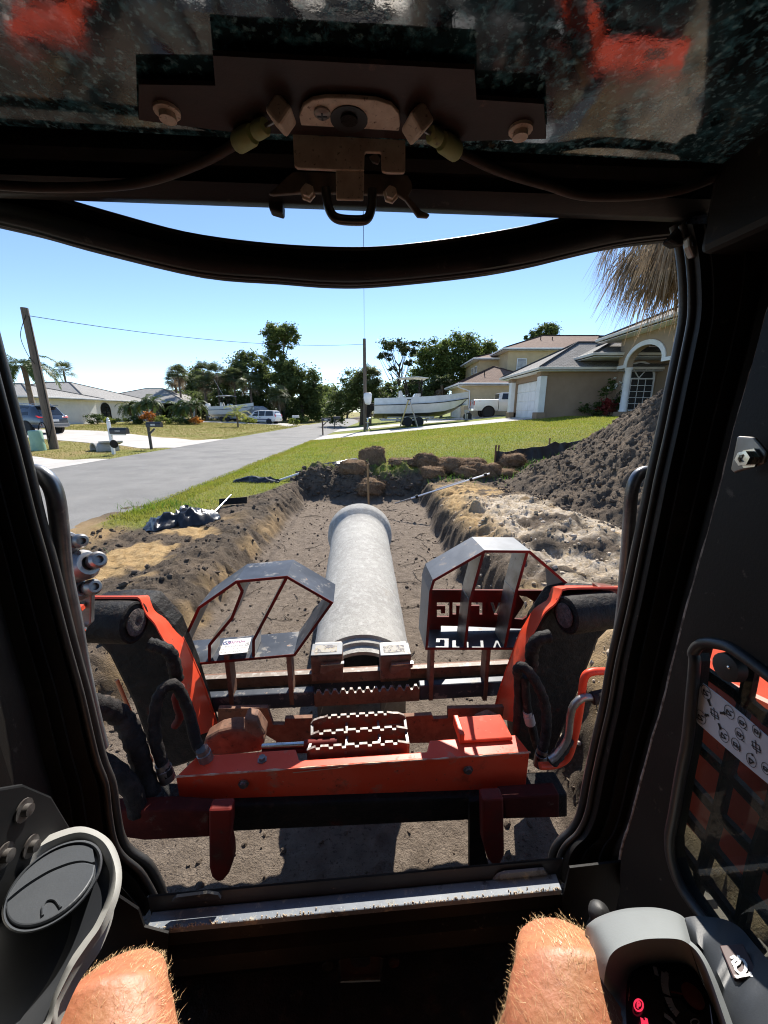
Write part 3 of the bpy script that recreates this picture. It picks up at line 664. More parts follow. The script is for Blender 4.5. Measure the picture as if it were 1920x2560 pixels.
for yy in (63, 67): mb = MB(); mb.obox((-32.2, yy, -.2), (.35, 0, 0), (0, .35, 0), (0, 0, 3.1)); mb.build('carport_post', whs, wh_, None)
window(wh_, Vector((-40.1, 47.99, 1.15)), (1, 0, 0), None, 1.7, 1.15, 2, 1, white_paint, curtain_pane, .07, (0, -1, 0))
window(wh_, Vector((-35.79, 50.3, .4)), (0, 1, 0), None, 1.7, 1.5, 2, 3, frame_black, dark_pane, .1, (1, 0, 0), arch=True)
window(wh_, Vector((-35.79, 55.5, 1.0)), (0, 1, 0), None, 1.6, 1.2, 2, 2, white_paint, dark_pane, .07, (1, 0, 0))
dp = MB(); dp.tube(spl([(-35.1, 47.6, 2.9), (-35.3, 47.8, 2.7), (-36.2, 47.92, 2.3), (-36.2, 47.93, 2.0), (-36.0, 47.93, .2)], 4), .06, 8); dp.build('downpipe', white_paint, wh_, 50)
fh = thing('grey_roofed_house', 'house with shallow grey roof behind the dark SUV at the photo edge', 'house', (-33, 38, .3))
mb = MB(); mb.obox((-50, 38.8, -.1), (16.2, 0, 0), (0, 8, 0), (0, 0, 3.0)); mb.build('wall', whs, fh, None)
hip_roof(fh, -51, -32.9, 37.4, 47.2, 2.9, .28, shl, white_paint, white_paint)
window(fh, Vector((-37.5, 38.79, .9)), (1, 0, 0), None, 2.2, 1.4, 2, 1, white_paint, dark_pane, .07, (0, -1, 0))
# ================================================================ STREET FURNITURE
wood_grey = mat('weathered pole wood', (.17, .135, .105), .9, v=((.09, .072, .058), 5, .35, .7), bump=(30, .8, .01), stretch=(6, 6, .5))
def pole(name, x, y, z0, z1, r, label, extras=None):
    t = thing(name, label, 'utility pole', (x, y, z0), 'wooden utility poles')
    p = MB(); p.tube([(x, y, z0 - .3), (x, y, (z0 + z1) / 2), (x, y, z1)], [r, r * .9, r * .75], 14); p.build('shaft', wood_grey, t, 50)
    return t
pl = pole('utility_pole', -14.35, 16.9, gz(-14.35, 16.9), 5.62, .17, 'leaning weathered wooden pole beside the green utility box')
h = MB(); h.tube(spl([(-14.2, 16.75, 5.35), (-14.65, 16.8, 4.6), (-14.5, 16.75, 3.9), (-14.25, 16.72, 3.5)], 6), .012, 5); h.build('loose_wire', frame_black, pl, 60)
h = MB(); h.tube([(-14.1, 16.75, 5.3), (-14.12, 16.74, 1.0), (-14.3, 16.6, .3)], .02, 6); h.build('conduit', frame_black, pl, 60)
p2 = pole('utility_pole', -1.42, 30, gz(-1.42, 30), 6.72, .15, 'wooden pole in front of the dark vine covered tree')
ln = MB(); A_ = Vector((-14.35, 16.9, 5.35)); B_ = Vector((-1.42, 30, 6.35))
ln.tube([A_.lerp(B_, k / 14) - Vector((0, 0, .45 * 4 * (k / 14) * (1 - k / 14))) for k in range(15)], .012, 5)
tag(ln.build('overhead_wire', frame_black, None, 60), 'thin sagging wire strung between the two wooden poles', 'wire')
ln = MB(); A_ = Vector((-1.42, 30, 6.5)); B_ = Vector((.45, -9, 6.6))
ln.tube([A_.lerp(B_, k / 14) - Vector((0, 0, .35 * 4 * (k / 14) * (1 - k / 14))) for k in range(15)], .008, 5)
tag(ln.build('overhead_wire', frame_black, None, 60), 'thin wire running from the far pole overhead towards the cab', 'wire')
def mailbox(x, y, post_m, label, white=False, sc=1.0, rz=0.0, num=None):
    z = gz(x, y); t = thing('mailbox', label, 'mailbox', (x, y, z), 'mailboxes along the road')
    if white:
        p = MB(); p.box((x, y, z + .62), (.1, .1, 1.3)); p.lathe((x, y, z + 1.27), (0, 0, 1), [(0, .05), (.03, .07), (.06, .04), (.12, .05), (.17, .005)], 10); p.box((x + .28, y, z + .78), (.62, .09, .05)); p.build('post', post_m, t, 40, bevel=.006)
        n = MB(); n.lathe((x + .12, y - .05, z + .42), (0, -1, 0), [(0, .16), (.03, .16), (.04, .12)], 18); n.build('wire_coil', frame_black, t, 50)
        bx, bz = x + .36, z + .92
    else:
        p = MB(); p.box((x, y, z + .5), (.09, .09, 1.08)); p.obox((x, y - .03, z + .62), (.3, 0, .26), (0, .06, 0), (-.05, 0, .05)); p.build('post', post_m, t, 40, bevel=.005)
        bx, bz = x + .27, z + 1.08
    b = MB(); prof = [(-.085, -.09), (.085, -.09), (.085, .02)] + [(.085 * math.cos(math.pi * k / 8), .02 + .085 * math.sin(math.pi * k / 8)) for k in range(1, 8)] + [(-.085, .02)]
    prof = [(a * sc * 1.15, c * sc * 1.15) for a, c in prof]
    b.prism([Vector((bx - .32, y + a, bz + c)) for a, c in prof], (.64, 0, 0)); b.build('box', frame_black_clean, t, 40, bevel=.006)
    d = MB(); d.prism([Vector((bx + .321, y + a * 1.06, bz + c * 1.06)) for a, c in prof], (.014, 0, 0)); d.build('door', frame_black_clean, t, 40)
    s = MB(); s.obox((bx - .1, y - .102 * sc, bz - .035), (.2, 0, 0), (0, -.003, 0), (0, 0, .07))
    if num:
        s.build('number_plate', white_decal if not white else grey_ink, t, None)
        q = MB(); put_text(q, num, Vector((bx, y - .106 * sc, bz)), Vector((1, 0, 0)), Vector((0, 0, 1)), .075); q.build('number', ink if not white else white_decal, t, None, fix=False)
    return t
frame_black_clean = mat('black mailbox paint', (.02, .02, .022), .35)
mailbox(-10.75, 15.4, white_paint, 'black mailbox on a white carved post, nearest along the road', True, 1.05, num='11518')
mailbox(-10.45, 17.45, frame_black_clean, 'black mailbox on a black post with a diagonal brace', num='11510')
mailbox(-4.35, 27.9, mat('brown post', (.09, .06, .045), .8), 'small black mailbox on a thin brown post where the right driveway meets the road', num='115')
mailbox(-4.85, 38.5, frame_black_clean, 'tall black mailbox farther up the right road edge, tilted')
t = thing('mailbox', 'white mailbox by the far left road edge near the minivan', 'mailbox', (-11.8, 52.5, gz(-11.8, 52.5)), 'mailboxes along the road'); z = gz(-11.8, 52.5)
p = MB(); p.box((-11.8, 52.5, z + .5), (.1, .1, 1.0)); p.build('post', white_paint, t, None)
p = MB(); p.box((-11.7, 52.5, z + 1.1), (.9, .3, .3)); p.build('box', white_paint, t, None, bevel=.05)
# green utility pedestal and the culvert end
gm = mat('pale green plastic', (.25, .42, .31), .5, v=((.2, .34, .26), 4, .4, .7))
cx, cy = -14.45, 16.25; z = gz(cx, cy)
t = thing('utility_pedestal', 'pale green cylindrical utility box at the foot of the left pole', 'utility box', (cx, cy, z))
p = MB(); p.lathe((cx, cy, z - .05), (0, 0, 1), [(0, .25), (.3, .25)], 18); p.build('base', gm, t, 50)
p = MB(); p.lathe((cx, cy, z + .25), (0, 0, 1), [(0, .235), (.5, .235), (.56, .215), (.58, .1), (.582, .001)], 18); p.build('cap', gm, t, 40)
p = MB(); p.tube(spl([(cx + .05, cy + .1, z + .8), (cx + .1, cy + .2, z + 1.1), (cx + .2, cy + .3, z + 1.05), (cx + .16, cy + .4, z + .5)], 5), .02, 6); p.build('cable', frame_black, t, 60)
cx, cy = -12.55, 16.75; z = gz(cx, cy)
t = thing('culvert_end', 'small concrete culvert mouth in the grass between the pole and mailbox', 'culvert', (cx, cy, z)); hc = Vector((.5, .85, .0)).normalized()
p = MB(); O = Vector((cx, cy, z + .04)); ring = []
for r_ in (.31, .25):
    ring.append([O + Vector((hc.y, -hc.x, 0)) * (r_ * math.cos(math.pi * 2 * k / 20)) + UP * (r_ * math.sin(math.pi * 2 * k / 20)) for k in range(20)])
p.loft([ring[0], ring[1]], caps=False); p.loft([ring[1], [q + hc * .9 for q in ring[1]]], caps=False); p.loft([ring[0], [q + hc * .9 for q in ring[0]]], caps=False); p.build('pipe', concrete, t, 40)
p = MB(); p.prism([O + Vector((.2, .1, .28)), O + Vector((.5, .1, .3)), O + Vector((1.0, .5, .28)), O + Vector((.7, .7, .18)), O + Vector((.3, .5, .16))], (0, 0, .07)); p.build('apron', concrete, t, None)
# ================================================================ VEHICLES
tyre_m = mat('tyre rubber', (.022, .022, .022), .8, bump=(60, .3, .004)); alloy = mat('alloy', (.62, .62, .62), .28, .9); car_glass = mat('tinted car glass', (.012, .014, .016), .06, spec=1.0)
red_lens = mat('red lamp lens', (.5, .01, .012), .15, spec=.8); clear_lens = mat('clear lens', (.7, .7, .7), .1)
chrome = mat('chrome', (.75, .75, .75), .12, 1.0)
def wheel(parent, c, r, w_, ax, spokes=10, dark=False, rim_m=None):
    c = Vector(c); ax = Vector(ax).normalized()
    t = MB(); t.lathe(c - ax * w_ / 2, ax, [(0, r * .66), (.0, r * .9), (w_ * .12, r * .985), (w_ * .3, r), (w_ * .7, r), (w_ * .88, r * .985), (w_, r * .9), (w_, r * .66)], 26)
    wo = t.build('wheel', tyre_m, parent, 40)
    m = MB(); m.lathe(c - ax * (w_ * .38), ax, [(0, r * .67), (w_ * .85, r * .67), (w_ * .88, r * .62), (w_ * .7, r * .58), (w_ * .45, r * .56), (w_ * .45, .001)], 24); m.build('rim', frame_black if dark else (rim_m or alloy), wo, 40)
    s = MB(); a = ax.orthogonal().normalized(); b = ax.cross(a)
    for k in range(spokes):
        q = 2 * math.pi * k / spokes; d = a * math.cos(q) + b * math.sin(q); e = ax.cross(d) * r * .055
        s.obox(c + ax * (w_ * .36) + d * r * .1 - e, d * r * .53, e * 2, ax * w_ * .1)
    s.lathe(c + ax * w_ * .34, ax, [(0, r * .16), (w_ * .14, r * .14), (w_ * .15, .001)], 14); s.build('spokes', alloy, wo, 40)
    return wo
def car(name, label, cat, prof, W, paint, wb, wr, glassbands, loc, rz, group=None, spokes=10, dark=False):
    """prof: stations (x, z_low, z_belt, z_top, half width, roof half width) from tail (x=0) to nose; built along +x, left side = +y"""
    t = thing(name, label, cat, (0, 0, 0), group)
    rings = []
    for x, zl, zb, zt_, hw, rw in prof:
        side = [(hw * .90, zl), (hw * .985, zl + .10), (hw, lerp(zl, zb, .45)), (hw * .985, lerp(zl, zb, .8)), (hw * .955, zb), (lerp(hw * .955, rw, .5), lerp(zb, zt_, .52)), (rw, zt_ - min(.05, (zt_ - zb) * .3)), (rw * .75, zt_)]
        rings.append([Vector((x, y, z)) for y, z in side] + [Vector((x, -y, z)) for y, z in side[::-1]])
    b = MB(); b.loft(rings); bo = b.build('body', paint, t, 38)
    def side_pt(x, f, sgn, off=.012):   # f: 0 belt .. 1 roof edge, interpolated on the shell
        for p, q in zip(prof[:-1], prof[1:]):
            if p[0] <= x <= q[0]:
                s = (x - p[0]) / max(q[0] - p[0], 1e-6); zb, zt_, hw, rw = [lerp(p[i], q[i], s) for i in (2, 3, 4, 5)]
                y = lerp(hw * .955, rw, f); z = lerp(zb, zt_ - min(.05, (zt_ - zb) * .3), f); return Vector((x, sgn * (y + off), z))
    for sgn in (1, -1):
        for (a0, a1, b0, b1) in glassbands:  # bottom from x=a0..a1, top from b0..b1
            g = MB(); lo = [side_pt(lerp(a0, a1, k / 6), .07, sgn) for k in range(7)]; mi_ = [side_pt(lerp(lerp(a0, b0, .5), lerp(a1, b1, .5), k / 6), .5, sgn) for k in range(7)]; hi = [side_pt(lerp(b0, b1, k / 6), .93, sgn) for k in range(7)]
            g.surf([lo, mi_, hi], (0, -sgn * .01, 0)); g.build('side_window', car_glass, t, 50)
    for x in wb:
        for sgn in (1, -1):
            a = MB(); hw = max(p[4] for p in prof)
            a.lathe((x, sgn * (hw - .16), wr), (0, sgn, 0), [(0, wr * 1.18), (.165, wr * 1.18), (.167, wr * .9)], 24); a.build('wheel_arch', frame_black, t, 40)
            wheel(t, (x, sgn * (hw - .085), wr), wr, .22, (0, sgn, 0), spokes, dark)
    return t
def place(t, loc, rz): t.location = loc; t.rotation_euler = (0, 0, rz); return t
def quadp(t, name, pts, m, th=.012, bevel=None):
    P = [Vector(p) for p in pts]; n = (P[1] - P[0]).cross(P[2] - P[1]).normalized(); b = MB(); b.prism(P, n * th); return b.build(name, m, t, None, bevel=bevel)
slate = mat('slate blue car paint', (.085, .105, .135), .25, .5, coat=.8); white_car = mat('white car paint', (.78, .78, .78), .3, coat=.7)
prof = [(0, .42, .95, 1.0, .82, .70), (.08, .36, 1.02, 1.15, .90, .70), (.45, .34, 1.08, 1.62, .95, .66), (.75, .32, 1.08, 1.70, .96, .67), (1.9, .28, 1.05, 1.74, .97, .68), (2.8, .28, 1.02, 1.66, .97, .66), (3.55, .28, 1.0, 1.10, .96, .72), (4.3, .3, .92, .98, .93, .70), (4.72, .36, .78, .82, .82, .6), (4.8, .42, .62, .68, .7, .5)]
t = car('parked_suv', 'slate blue SUV parked on the driveway behind the left wooden pole', 'car', prof, 1.9, slate, (1.0, 3.82), .37, [(.75, 1.55, .85, 1.5), (1.6, 2.45, 1.55, 2.4), (2.5, 3.3, 2.45, 2.85)], None, 0)
quadp(t, 'rear_window', [(.06, -.66, 1.12), (.06, .66, 1.12), (.44, .58, 1.6), (.44, -.58, 1.6)][::-1], car_glass)
for s in (1, -1):
    quadp(t, 'tail_lamp', [(-.02, s * .55, .98), (-.02, s * .9, .96), (.12, s * .93, 1.08), (.05, s * .55, 1.06)][::s], red_lens, .03); quadp(t, 'reflector', [(-.02, s * .6, .5), (-.02, s * .8, .5), (-.02, s * .8, .55), (-.02, s * .6, .55)][::s], red_lens, .02)
    rr = MB(); rr.tube([(.8, s * .62, 1.72), (.9, s * .62, 1.78), (2.5, s * .62, 1.80), (2.6, s * .62, 1.74)], .02, 6); rr.build('roof_rail', chrome, t, 40)
quadp(t, 'bumper', [(-.05, -.8, .4), (-.05, .8, .4), (-.05, .8, .62), (-.05, -.8, .62)][::-1], mat('grey bumper', (.2, .2, .2), .5), .1, .03); quadp(t, 'licence_plate', [(-.03, -.26, .72), (-.03, .26, .72), (-.03, .26, .86), (-.03, -.26, .86)][::-1], white_decal, .02)
sp = MB(); sp.box((.4, 0, 1.68), (.35, 1.2, .04)); sp.build('spoiler', slate, t, None, bevel=.01)
place(t, (-20.6, 24.7, gz(-21.5, 25) + .03), R(166))
prof = [(0, .4, .9, .95, .84, .72), (.06, .36, .98, 1.2, .92, .74), (.3, .33, 1.0, 1.68, .95, .72), (.6, .3, 1.0, 1.75, .96, .72), (2.4, .28, .98, 1.77, .97, .72), (3.2, .28, .97, 1.68, .97, .7), (4.0, .28, .95, 1.08, .95, .74), (4.55, .3, .85, .93, .9, .7), (4.82, .34, .7, .78, .8, .6), (4.88, .4, .6, .65, .7, .5)]
t = car('minivan', 'white minivan with dark windows and a blue side stripe parked across the road', 'minivan', prof, 1.9, white_car, (1.0, 3.95), .33, [(.35, 1.5, .45, 1.5), (1.6, 2.5, 1.6, 2.5), (2.6, 3.5, 2.6, 3.15)], None, 0, spokes=7)
for s in (1, -1):
    quadp(t, 'tail_lamp', [(-.01, s * .74, .95), (-.01, s * .93, .95), (.1, s * .93, 1.25), (.08, s * .74, 1.25)][::s], red_lens, .04)
    q = MB(); q.obox((.6, s * .985 - .01, .55), (3.2, 0, 0), (0, .02, 0), (0, 0, .1)); q.build('side_stripe', mat('navy stripe', (.03, .05, .16), .4), t, None)
    q = MB(); q.obox((2.2, s * .98 - .012, .78), (.16, 0, 0), (0, .03, 0), (0, 0, .05)); q.obox((3.1, s * .98 - .012, .78), (.16, 0, 0), (0, .03, 0), (0, 0, .05)); q.build('door_handle', frame_black, t, None)
    q = MB(); q.box((3.45, s * 1.05, 1.08), (.12, .2, .14)); q.build('mirror', white_car, t, None, bevel=.03)
    quadp(t, 'headlight', [(4.72, s * .55, .62), (4.6, s * .88, .66), (4.55, s * .88, .78), (4.7, s * .55, .74)][::-s], clear_lens, .02)
quadp(t, 'rear_window', [(.03, -.7, 1.05), (.03, .7, 1.05), (.26, .62, 1.6), (.26, -.62, 1.6)][::-1], car_glass)
place(t, (-14.1, 53.2, gz(-14, 53) + .03), R(166))
# pickup: cab and open bed
t = thing('pickup_truck', 'white pickup truck parked tail out beside the tan garage column', 'pickup')
b = MB()
b.loft([[Vector((x, y, z)) for y, z in ((.9 * k, .55), (.98 * k, .7), (1.0 * k, 1.0), (.99 * k, 1.38), (.9 * k, 1.42), (-.9 * k, 1.42), (-.99 * k, 1.38), (-1.0 * k, 1.0), (-.98 * k, .7), (-.9 * k, .55))] for x, k in ((0, .97), (.05, 1), (1.9, 1.0))])
b.build('bed', white_car, t, 38)
b = MB(); b.obox((.12, -.85, 1.4), (1.75, 0, 0), (0, 1.7, 0), (0, 0, .03)); b.build('bed_cover', frame_black, t, None)
rings = []
for x, zt_, rw in ((1.95, 1.42, .9), (2.0, 1.9, .78), (2.2, 1.95, .78), (3.4, 1.96, .78), (4.3, 1.5, .86), (4.6, 1.45, .9), (5.7, 1.38, .86), (5.85, 1.2, .8)):
    rings.append([Vector((x, y, z)) for y, z in ((.9, .5), (1.0, .7), (1.0, 1.3), (.97, 1.38), (rw, zt_), (-rw, zt_), (-.97, 1.38), (-1.0, 1.3), (-1.0, .7), (-.9, .5))])
b = MB(); b.loft(rings); b.build('cab', white_car, t, 38)
for s in (1, -1):
    for x0, x1, x2, x3 in ((2.15, 3.1, 2.25, 3.05), (3.2, 4.2, 3.15, 3.5)):
        quadp(t, 'side_window', [(x0, s * .985, 1.42), (x1, s * .985, 1.42), (x3, s * .82, 1.87), (x2, s * .82, 1.87)][::s], car_glass)
    quadp(t, 'tail_lamp', [(-.03, s * .82, .95), (-.03, s * 1.0, .95), (-.03, s * 1.0, 1.3), (-.03, s * .82, 1.3)][::s], red_lens, .08, .02)
    for x in (1.15, 4.75):
        a = MB(); a.lathe((x, s * .86, .42), (0, s, 0), [(0, .52), (.146, .52), (.148, .4)], 22); a.build('wheel_arch', frame_black, t, 40)
        wheel(t, (x, s * .9, .42), .42, .26, (0, s, 0), 8, True)
quadp(t, 'rear_window', [(1.97, -.7, 1.48), (1.97, .7, 1.48), (1.98, .66, 1.85), (1.98, -.66, 1.85)][::-1], car_glass, .03)
b = MB(); b.box((-.12, 0, .62), (.22, 1.9, .2)); b.build('bumper', chrome, t, None, bevel=.03)
quadp(t, 'licence_plate', [(-.235, -.2, .6), (-.235, .2, .6), (-.235, .2, .72), (-.235, -.2, .72)][::-1], white_decal, .01)
quadp(t, 'tailgate_badge', [(-.02, -.14, 1.1), (-.02, .14, 1.1), (-.02, .14, 1.2), (-.02, -.14, 1.2)][::-1], mat('dark badge', (.03, .03, .03), .4), .015)
q = MB(); put_text(q, '4X4', Vector((.45, -1.002, 1.28)), Vector((1, 0, 0)), UP, .11); q.build('decal', red_lens, t, None, fix=False)
place(t, (7.3, 33.0, gz(8, 33) + .02), R(-4))
# ================================================================ BOATS
hull_white = mat('white gelcoat', (.72, .72, .70), .3, coat=.5, v=((.6, .6, .58), 2, .4, .7)); hull_dark = mat('dark bottom paint', (.03, .033, .038), .5, v=((.06, .06, .06), 5, .4, .7)); galv = mat('galvanised steel', (.42, .43, .44), .5, .7, v=((.3, .31, .32), 12, .4, .7))
motor_white = mat('white cowling', (.74, .74, .75), .3, coat=.5)
def boat(label, L, W, col, bottom, ttop, place_at, rz, group):
    t = thing('motorboat', label, 'boat', (0, 0, 0), group)
    st = [(0, .42, .90, .0), (.15, .46, .92, .0), (.35, .5, .96, .0), (.58, .49, 1.04, .04), (.74, .42, 1.13, .16), (.86, .29, 1.24, .46), (.94, .15, 1.33, .85), (1.0, .015, 1.42, 1.28)]
    top = []; bot = []; rail = []
    for f, hw, zs, zk in st:
        x = f * L; hw *= W; zc = lerp(zk, zs, .36)
        bot.append([Vector((x, hw * .86, zc)), Vector((x, hw * .45, lerp(zk, zc, .45))), Vector((x, 0, zk)), Vector((x, -hw * .45, lerp(zk, zc, .45))), Vector((x, -hw * .86, zc))])
        sd = [Vector((x + (.0 if f < .9 else (f - .9) * 2 * q), y * hw, lerp(zc, zs, q))) for y, q in ((.862, 0.0), (.93, .45), (1.0, 1.0))]
        top.append(sd + [Vector((p.x, -p.y, p.z)) for p in sd[::-1]])
        rail.append((sd[-1], Vector((sd[-1].x, -sd[-1].y, sd[-1].z))))
    b = MB(); b.loft(top, caps=False, closed=False)
    b.loft([[p[2] for p in top], [p[2] - Vector((0, .16 if p[2].y > .2 else .02, .0)) for p in top], [p[2] - Vector((0, .18 if p[2].y > .2 else .02, .5)) for p in top]], False, False)
    b.loft([[p[3] for p in top], [p[3] + Vector((0, .16 if p[2].y > .2 else .02, .0)) for p in top], [p[3] + Vector((0, .18 if p[2].y > .2 else .02, .5)) for p in top]], False, False)
    b.add(top[0], [list(range(6))]); b.build('hull', col, t, 40)
    b = MB(); b.loft(bot, caps=False, closed=False); b.add(bot[0], [list(range(5))]); b.build('hull_bottom', bottom, t, 40)
    b = MB(); b.add([p[2] - Vector((0, p[2].y * .12, .42)) for p in top] + [p[3] - Vector((0, p[3].y * .12, .42)) for p in top[::-1]], [list(range(16))]); b.build('deck', col, t, 40)
    b = MB()
    for s in (0, 1): b.tube([r_[s] + Vector((0, 0, .01)) for r_ in rail], .03, 6)
    b.build('rub_rail', frame_black, t, 50)
    c = MB(); c.loft([[Vector((x, y, z)) for x, y in ((xa, -.38), (xb, -.38), (xb, .38), (xa, .38))] for z, xa, xb in ((.5, .40 * L, .55 * L), (1.5, .42 * L, .52 * L), (1.75, .44 * L, .50 * L))]); c.loft([[Vector((x, y, z)) for x, y in ((xa, -.42), (xb, -.42), (xb, .42), (xa, .42))] for z, xa, xb in ((.6, .26 * L, .34 * L), (1.3, .26 * L, .33 * L), (1.95, .27 * L, .29 * L))]); c.build('console', col, t, None, bevel=.04)
    if ttop:
        f = MB()
        for s in (1, -1):
            for x, tx in ((.36, .33), (.50, .5)): f.tube(spl([(x * L, s * .5, .7), (x * L, s * .55, 1.6), (tx * L, s * .6, 2.55), (tx * L, s * .62, 2.68)], 4), .055, 7)
            f.tube([(.33 * L, s * .6, 2.5), (.5 * L, s * .6, 2.55)], .022, 6); f.tube([(.36 * L, s * .53, 1.3), (.5 * L, s * .53, 1.55)], .02, 6)
            for k in range(4): f.tube([(.27 * L, s * (.2 + k * .12), 2.3), (.255 * L, s * (.2 + k * .12), 2.85)], .022, 6)
        for x in (.33, .41, .5): f.tube([(x * L, -.62, 2.66), (x * L, .62, 2.66)], .02, 6)
        f.build('top_frame', frame_black, t, 50)
        f = MB(); f.surf([[Vector((x * L, y, z + .05 * math.cos(y * 1.3))) for y in (-.95, -.5, 0, .5, .95)] for x, z in ((.24, 2.70), (.3, 2.76), (.45, 2.82), (.56, 2.74))], (0, 0, .05)); f.build('hard_top', hull_white, t, 50)
        f = MB(); f.tube([(.3 * L, .5, 2.7), (.05 * L, .9, 5.2)], .012, 5); f.build('antenna', hull_white, t, 50)
    e = MB(); e.loft([[Vector((x, y, z)) for x, y in ((xc - a, -b_), (xc - a * .3, -b_ * 1.15), (xc + a, -b_), (xc + a, b_), (xc - a * .3, b_ * 1.15), (xc - a, b_))] for z, xc, a, b_ in ((.95, -.42, .12, .12), (1.05, -.44, .22, .19), (1.4, -.46, .29, .21), (1.72, -.44, .30, .2), (1.8, -.42, .2, .14))]); e.build('outboard_motor', motor_white, t, 50, bevel=.03)
    e = MB(); e.loft([[Vector((x, y, z)) for x, y in ((xc - a, -b_), (xc + a, -b_), (xc + a, b_), (xc - a, b_))] for z, xc, a, b_ in ((-.15, -.5, .05, .02), (.1, -.45, .10, .035), (.45, -.38, .14, .07), (.95, -.34, .17, .12), (1.0, -.4, .12, .12))]); e.box((-.14, 0, .78), (.34, .32, .5)); e.build('outboard_leg', frame_black, t, 40, bevel=.02)
    e = MB(); e.lathe((-.58, 0, -.02), (1, 0, 0), [(0, .03), (.1, .07), (.35, .07), (.42, .02)], 12)
    for k in range(3):
        a = 2.09 * k; d = Vector((0, math.cos(a), math.sin(a))); e.obox(Vector((-.52, 0, -.02)) + d * .05, d * .17, Vector((.06, 0, 0)) + d.cross(Vector((1, 0, 0))) * .1, Vector((.012, 0, 0)))
    e.build('propeller', steel_bright, t, 40)
    if ttop:
        for s in (1, -1):
            q = MB(); O_ = Vector((L * .42, s * (W * .495), .83)); put_text(q, 'FL 4821 SA', Vector((L * .84, s * W * .365, .98)), Vector((-s * 1, -.0, 0)) if s > 0 else Vector((1, 0, 0)), UP, .01); 
    return place(t, place_at, rz)
def trailer(label, L, loc, rz, group, axle=.36):
    t = thing('boat_trailer', label, 'trailer', (0, 0, 0), group)
    f = MB()
    for s in (1, -1):
        f.obox((-.1, s * .82 - .04, .42), (L * .72, 0, 0), (0, .08, 0), (0, 0, .12)); f.tube([(L * .72 - .12, s * .78, .48), (L + .7, 0, .48)], .055, 6)
        f.obox((.4, s * .45 - .05, .60), (L * .55, 0, .02), (0, .1, 0), (0, 0, .09))
    for x in (.1, L * .3, L * .55): f.obox((x, -.8, .5), (.09, 0, 0), (0, 1.6, 0), (0, 0, .09))
    f.tube([(L + .1, 0, .5), (L + .1, 0, 1.15)], .05, 8); f.box((L + .12, 0, 1.1), (.25, .2, .2)); f.build('frame', galv, t, 40)
    for x in (L * axle - .4, L * axle + .42):
        for s in (1, -1): wheel(t, (x, s * 1.0, .34), .34, .2, (0, s, 0), 8, False, galv)
    for s in (1, -1):
        g = MB(); g.surf([[Vector((L * axle + .02 + 1.0 * math.cos(a) * (1 if abs(math.cos(a)) < .9 else .97), s * y, .32 + .45 * max(0, math.sin(a)) ** .6)) for a in [math.pi * k / 12 for k in range(13)]] for y in (.86, 1.16)], (0, 0, .015)); g.build('mudguard', galv, t, 50)
    sp_ = MB(); sp_.obox((L + .2, .1, .5), (.1, 0, 0), (0, .1, 0), (0, 0, .4)); sp_.build('bracket', galv, t, None); wheel(t, (L + .32, .22, .68), .34, .2, (0, -1, 0), 8, False, galv)
    j = MB(); j.tube([(L + .6, 0, .0), (L + .6, 0, .8)], .035, 8); j.build('jack', galv, t, 50)
    return place(t, loc, rz)
bz_ = gz(2, 30)
boat('white centre console boat with T-top, dark bottom and outboard motor on the right driveway', 6.9, 2.4, hull_white, hull_dark, True, (-.75, 29.6, bz_ + .58), R(4), 'boats on trailers')
trailer('galvanised tandem trailer under the white T-top boat', 6.3, (-.2, 29.6, bz_ - .02), R(4), 'boat trailers')
boat('pale open skiff on its trailer beyond the date palms across the road', 6.2, 2.2, mat('pale grey gelcoat', (.6, .62, .6), .4), mat('pale bottom', (.5, .5, .46), .5), True, (-24.5, 56.5, .95), R(-8), 'boats on trailers')
trailer('galvanised trailer under the pale skiff across the road', 6.0, (-24.2, 56.4, .32), R(-8), 'boat trailers')
# a folding step ladder leaning by the boat
yl_ = mat('yellow fibreglass', (.55, .43, .16), .5); lx, ly = 1.75, 27.9; lz = gz(lx, ly)
t = thing('step_ladder', 'yellow wooden step ladder standing open beside the white boat', 'ladder', (lx, ly, lz))
for sx, nm_ in ((-1, 'front_rail'), (1, 'rear_rail')):
    for sy in (-.2, .2):
        r_ = MB(); r_.tube([(lx + sx * .62, ly + sy * 1.4, lz), (lx + sx * .05, ly + sy, lz + 1.85)], .035, 4); r_.build(nm_, yl_ if sx < 0 else alloy, t, None)
for k in range(5):
    r_ = MB(); f = .16 + k * .17; r_.box((lx - lerp(.62, .05, f), ly, lz + 1.85 * f), (.09, .42, .03)); r_.build('step', yl_, t, None)
r_ = MB(); r_.box((lx, ly, lz + 1.88), (.25, .5, .05)); r_.build('top_cap', frame_black, t, None)
# tripod jack stand under the outboard
lx, ly = -1.2, 29.2; lz = gz(lx, ly); t = thing('jack_stand', 'small white jack stand under the outboard motor at the driveway edge', 'stand', (lx, ly, lz))
r_ = MB()
for k in range(3): a = 2.09 * k + .4; r_.tube([(lx + .22 * math.cos(a), ly + .22 * math.sin(a), lz), (lx, ly, lz + .35)], .03, 6)
r_.build('leg', galv, t, 50); r_ = MB(); r_.lathe((lx, ly, lz + .33), (0, 0, 1), [(0, .06), (.2, .05), (.2, .16), (.25, .16)], 12); r_.build('head', galv, t, 50)
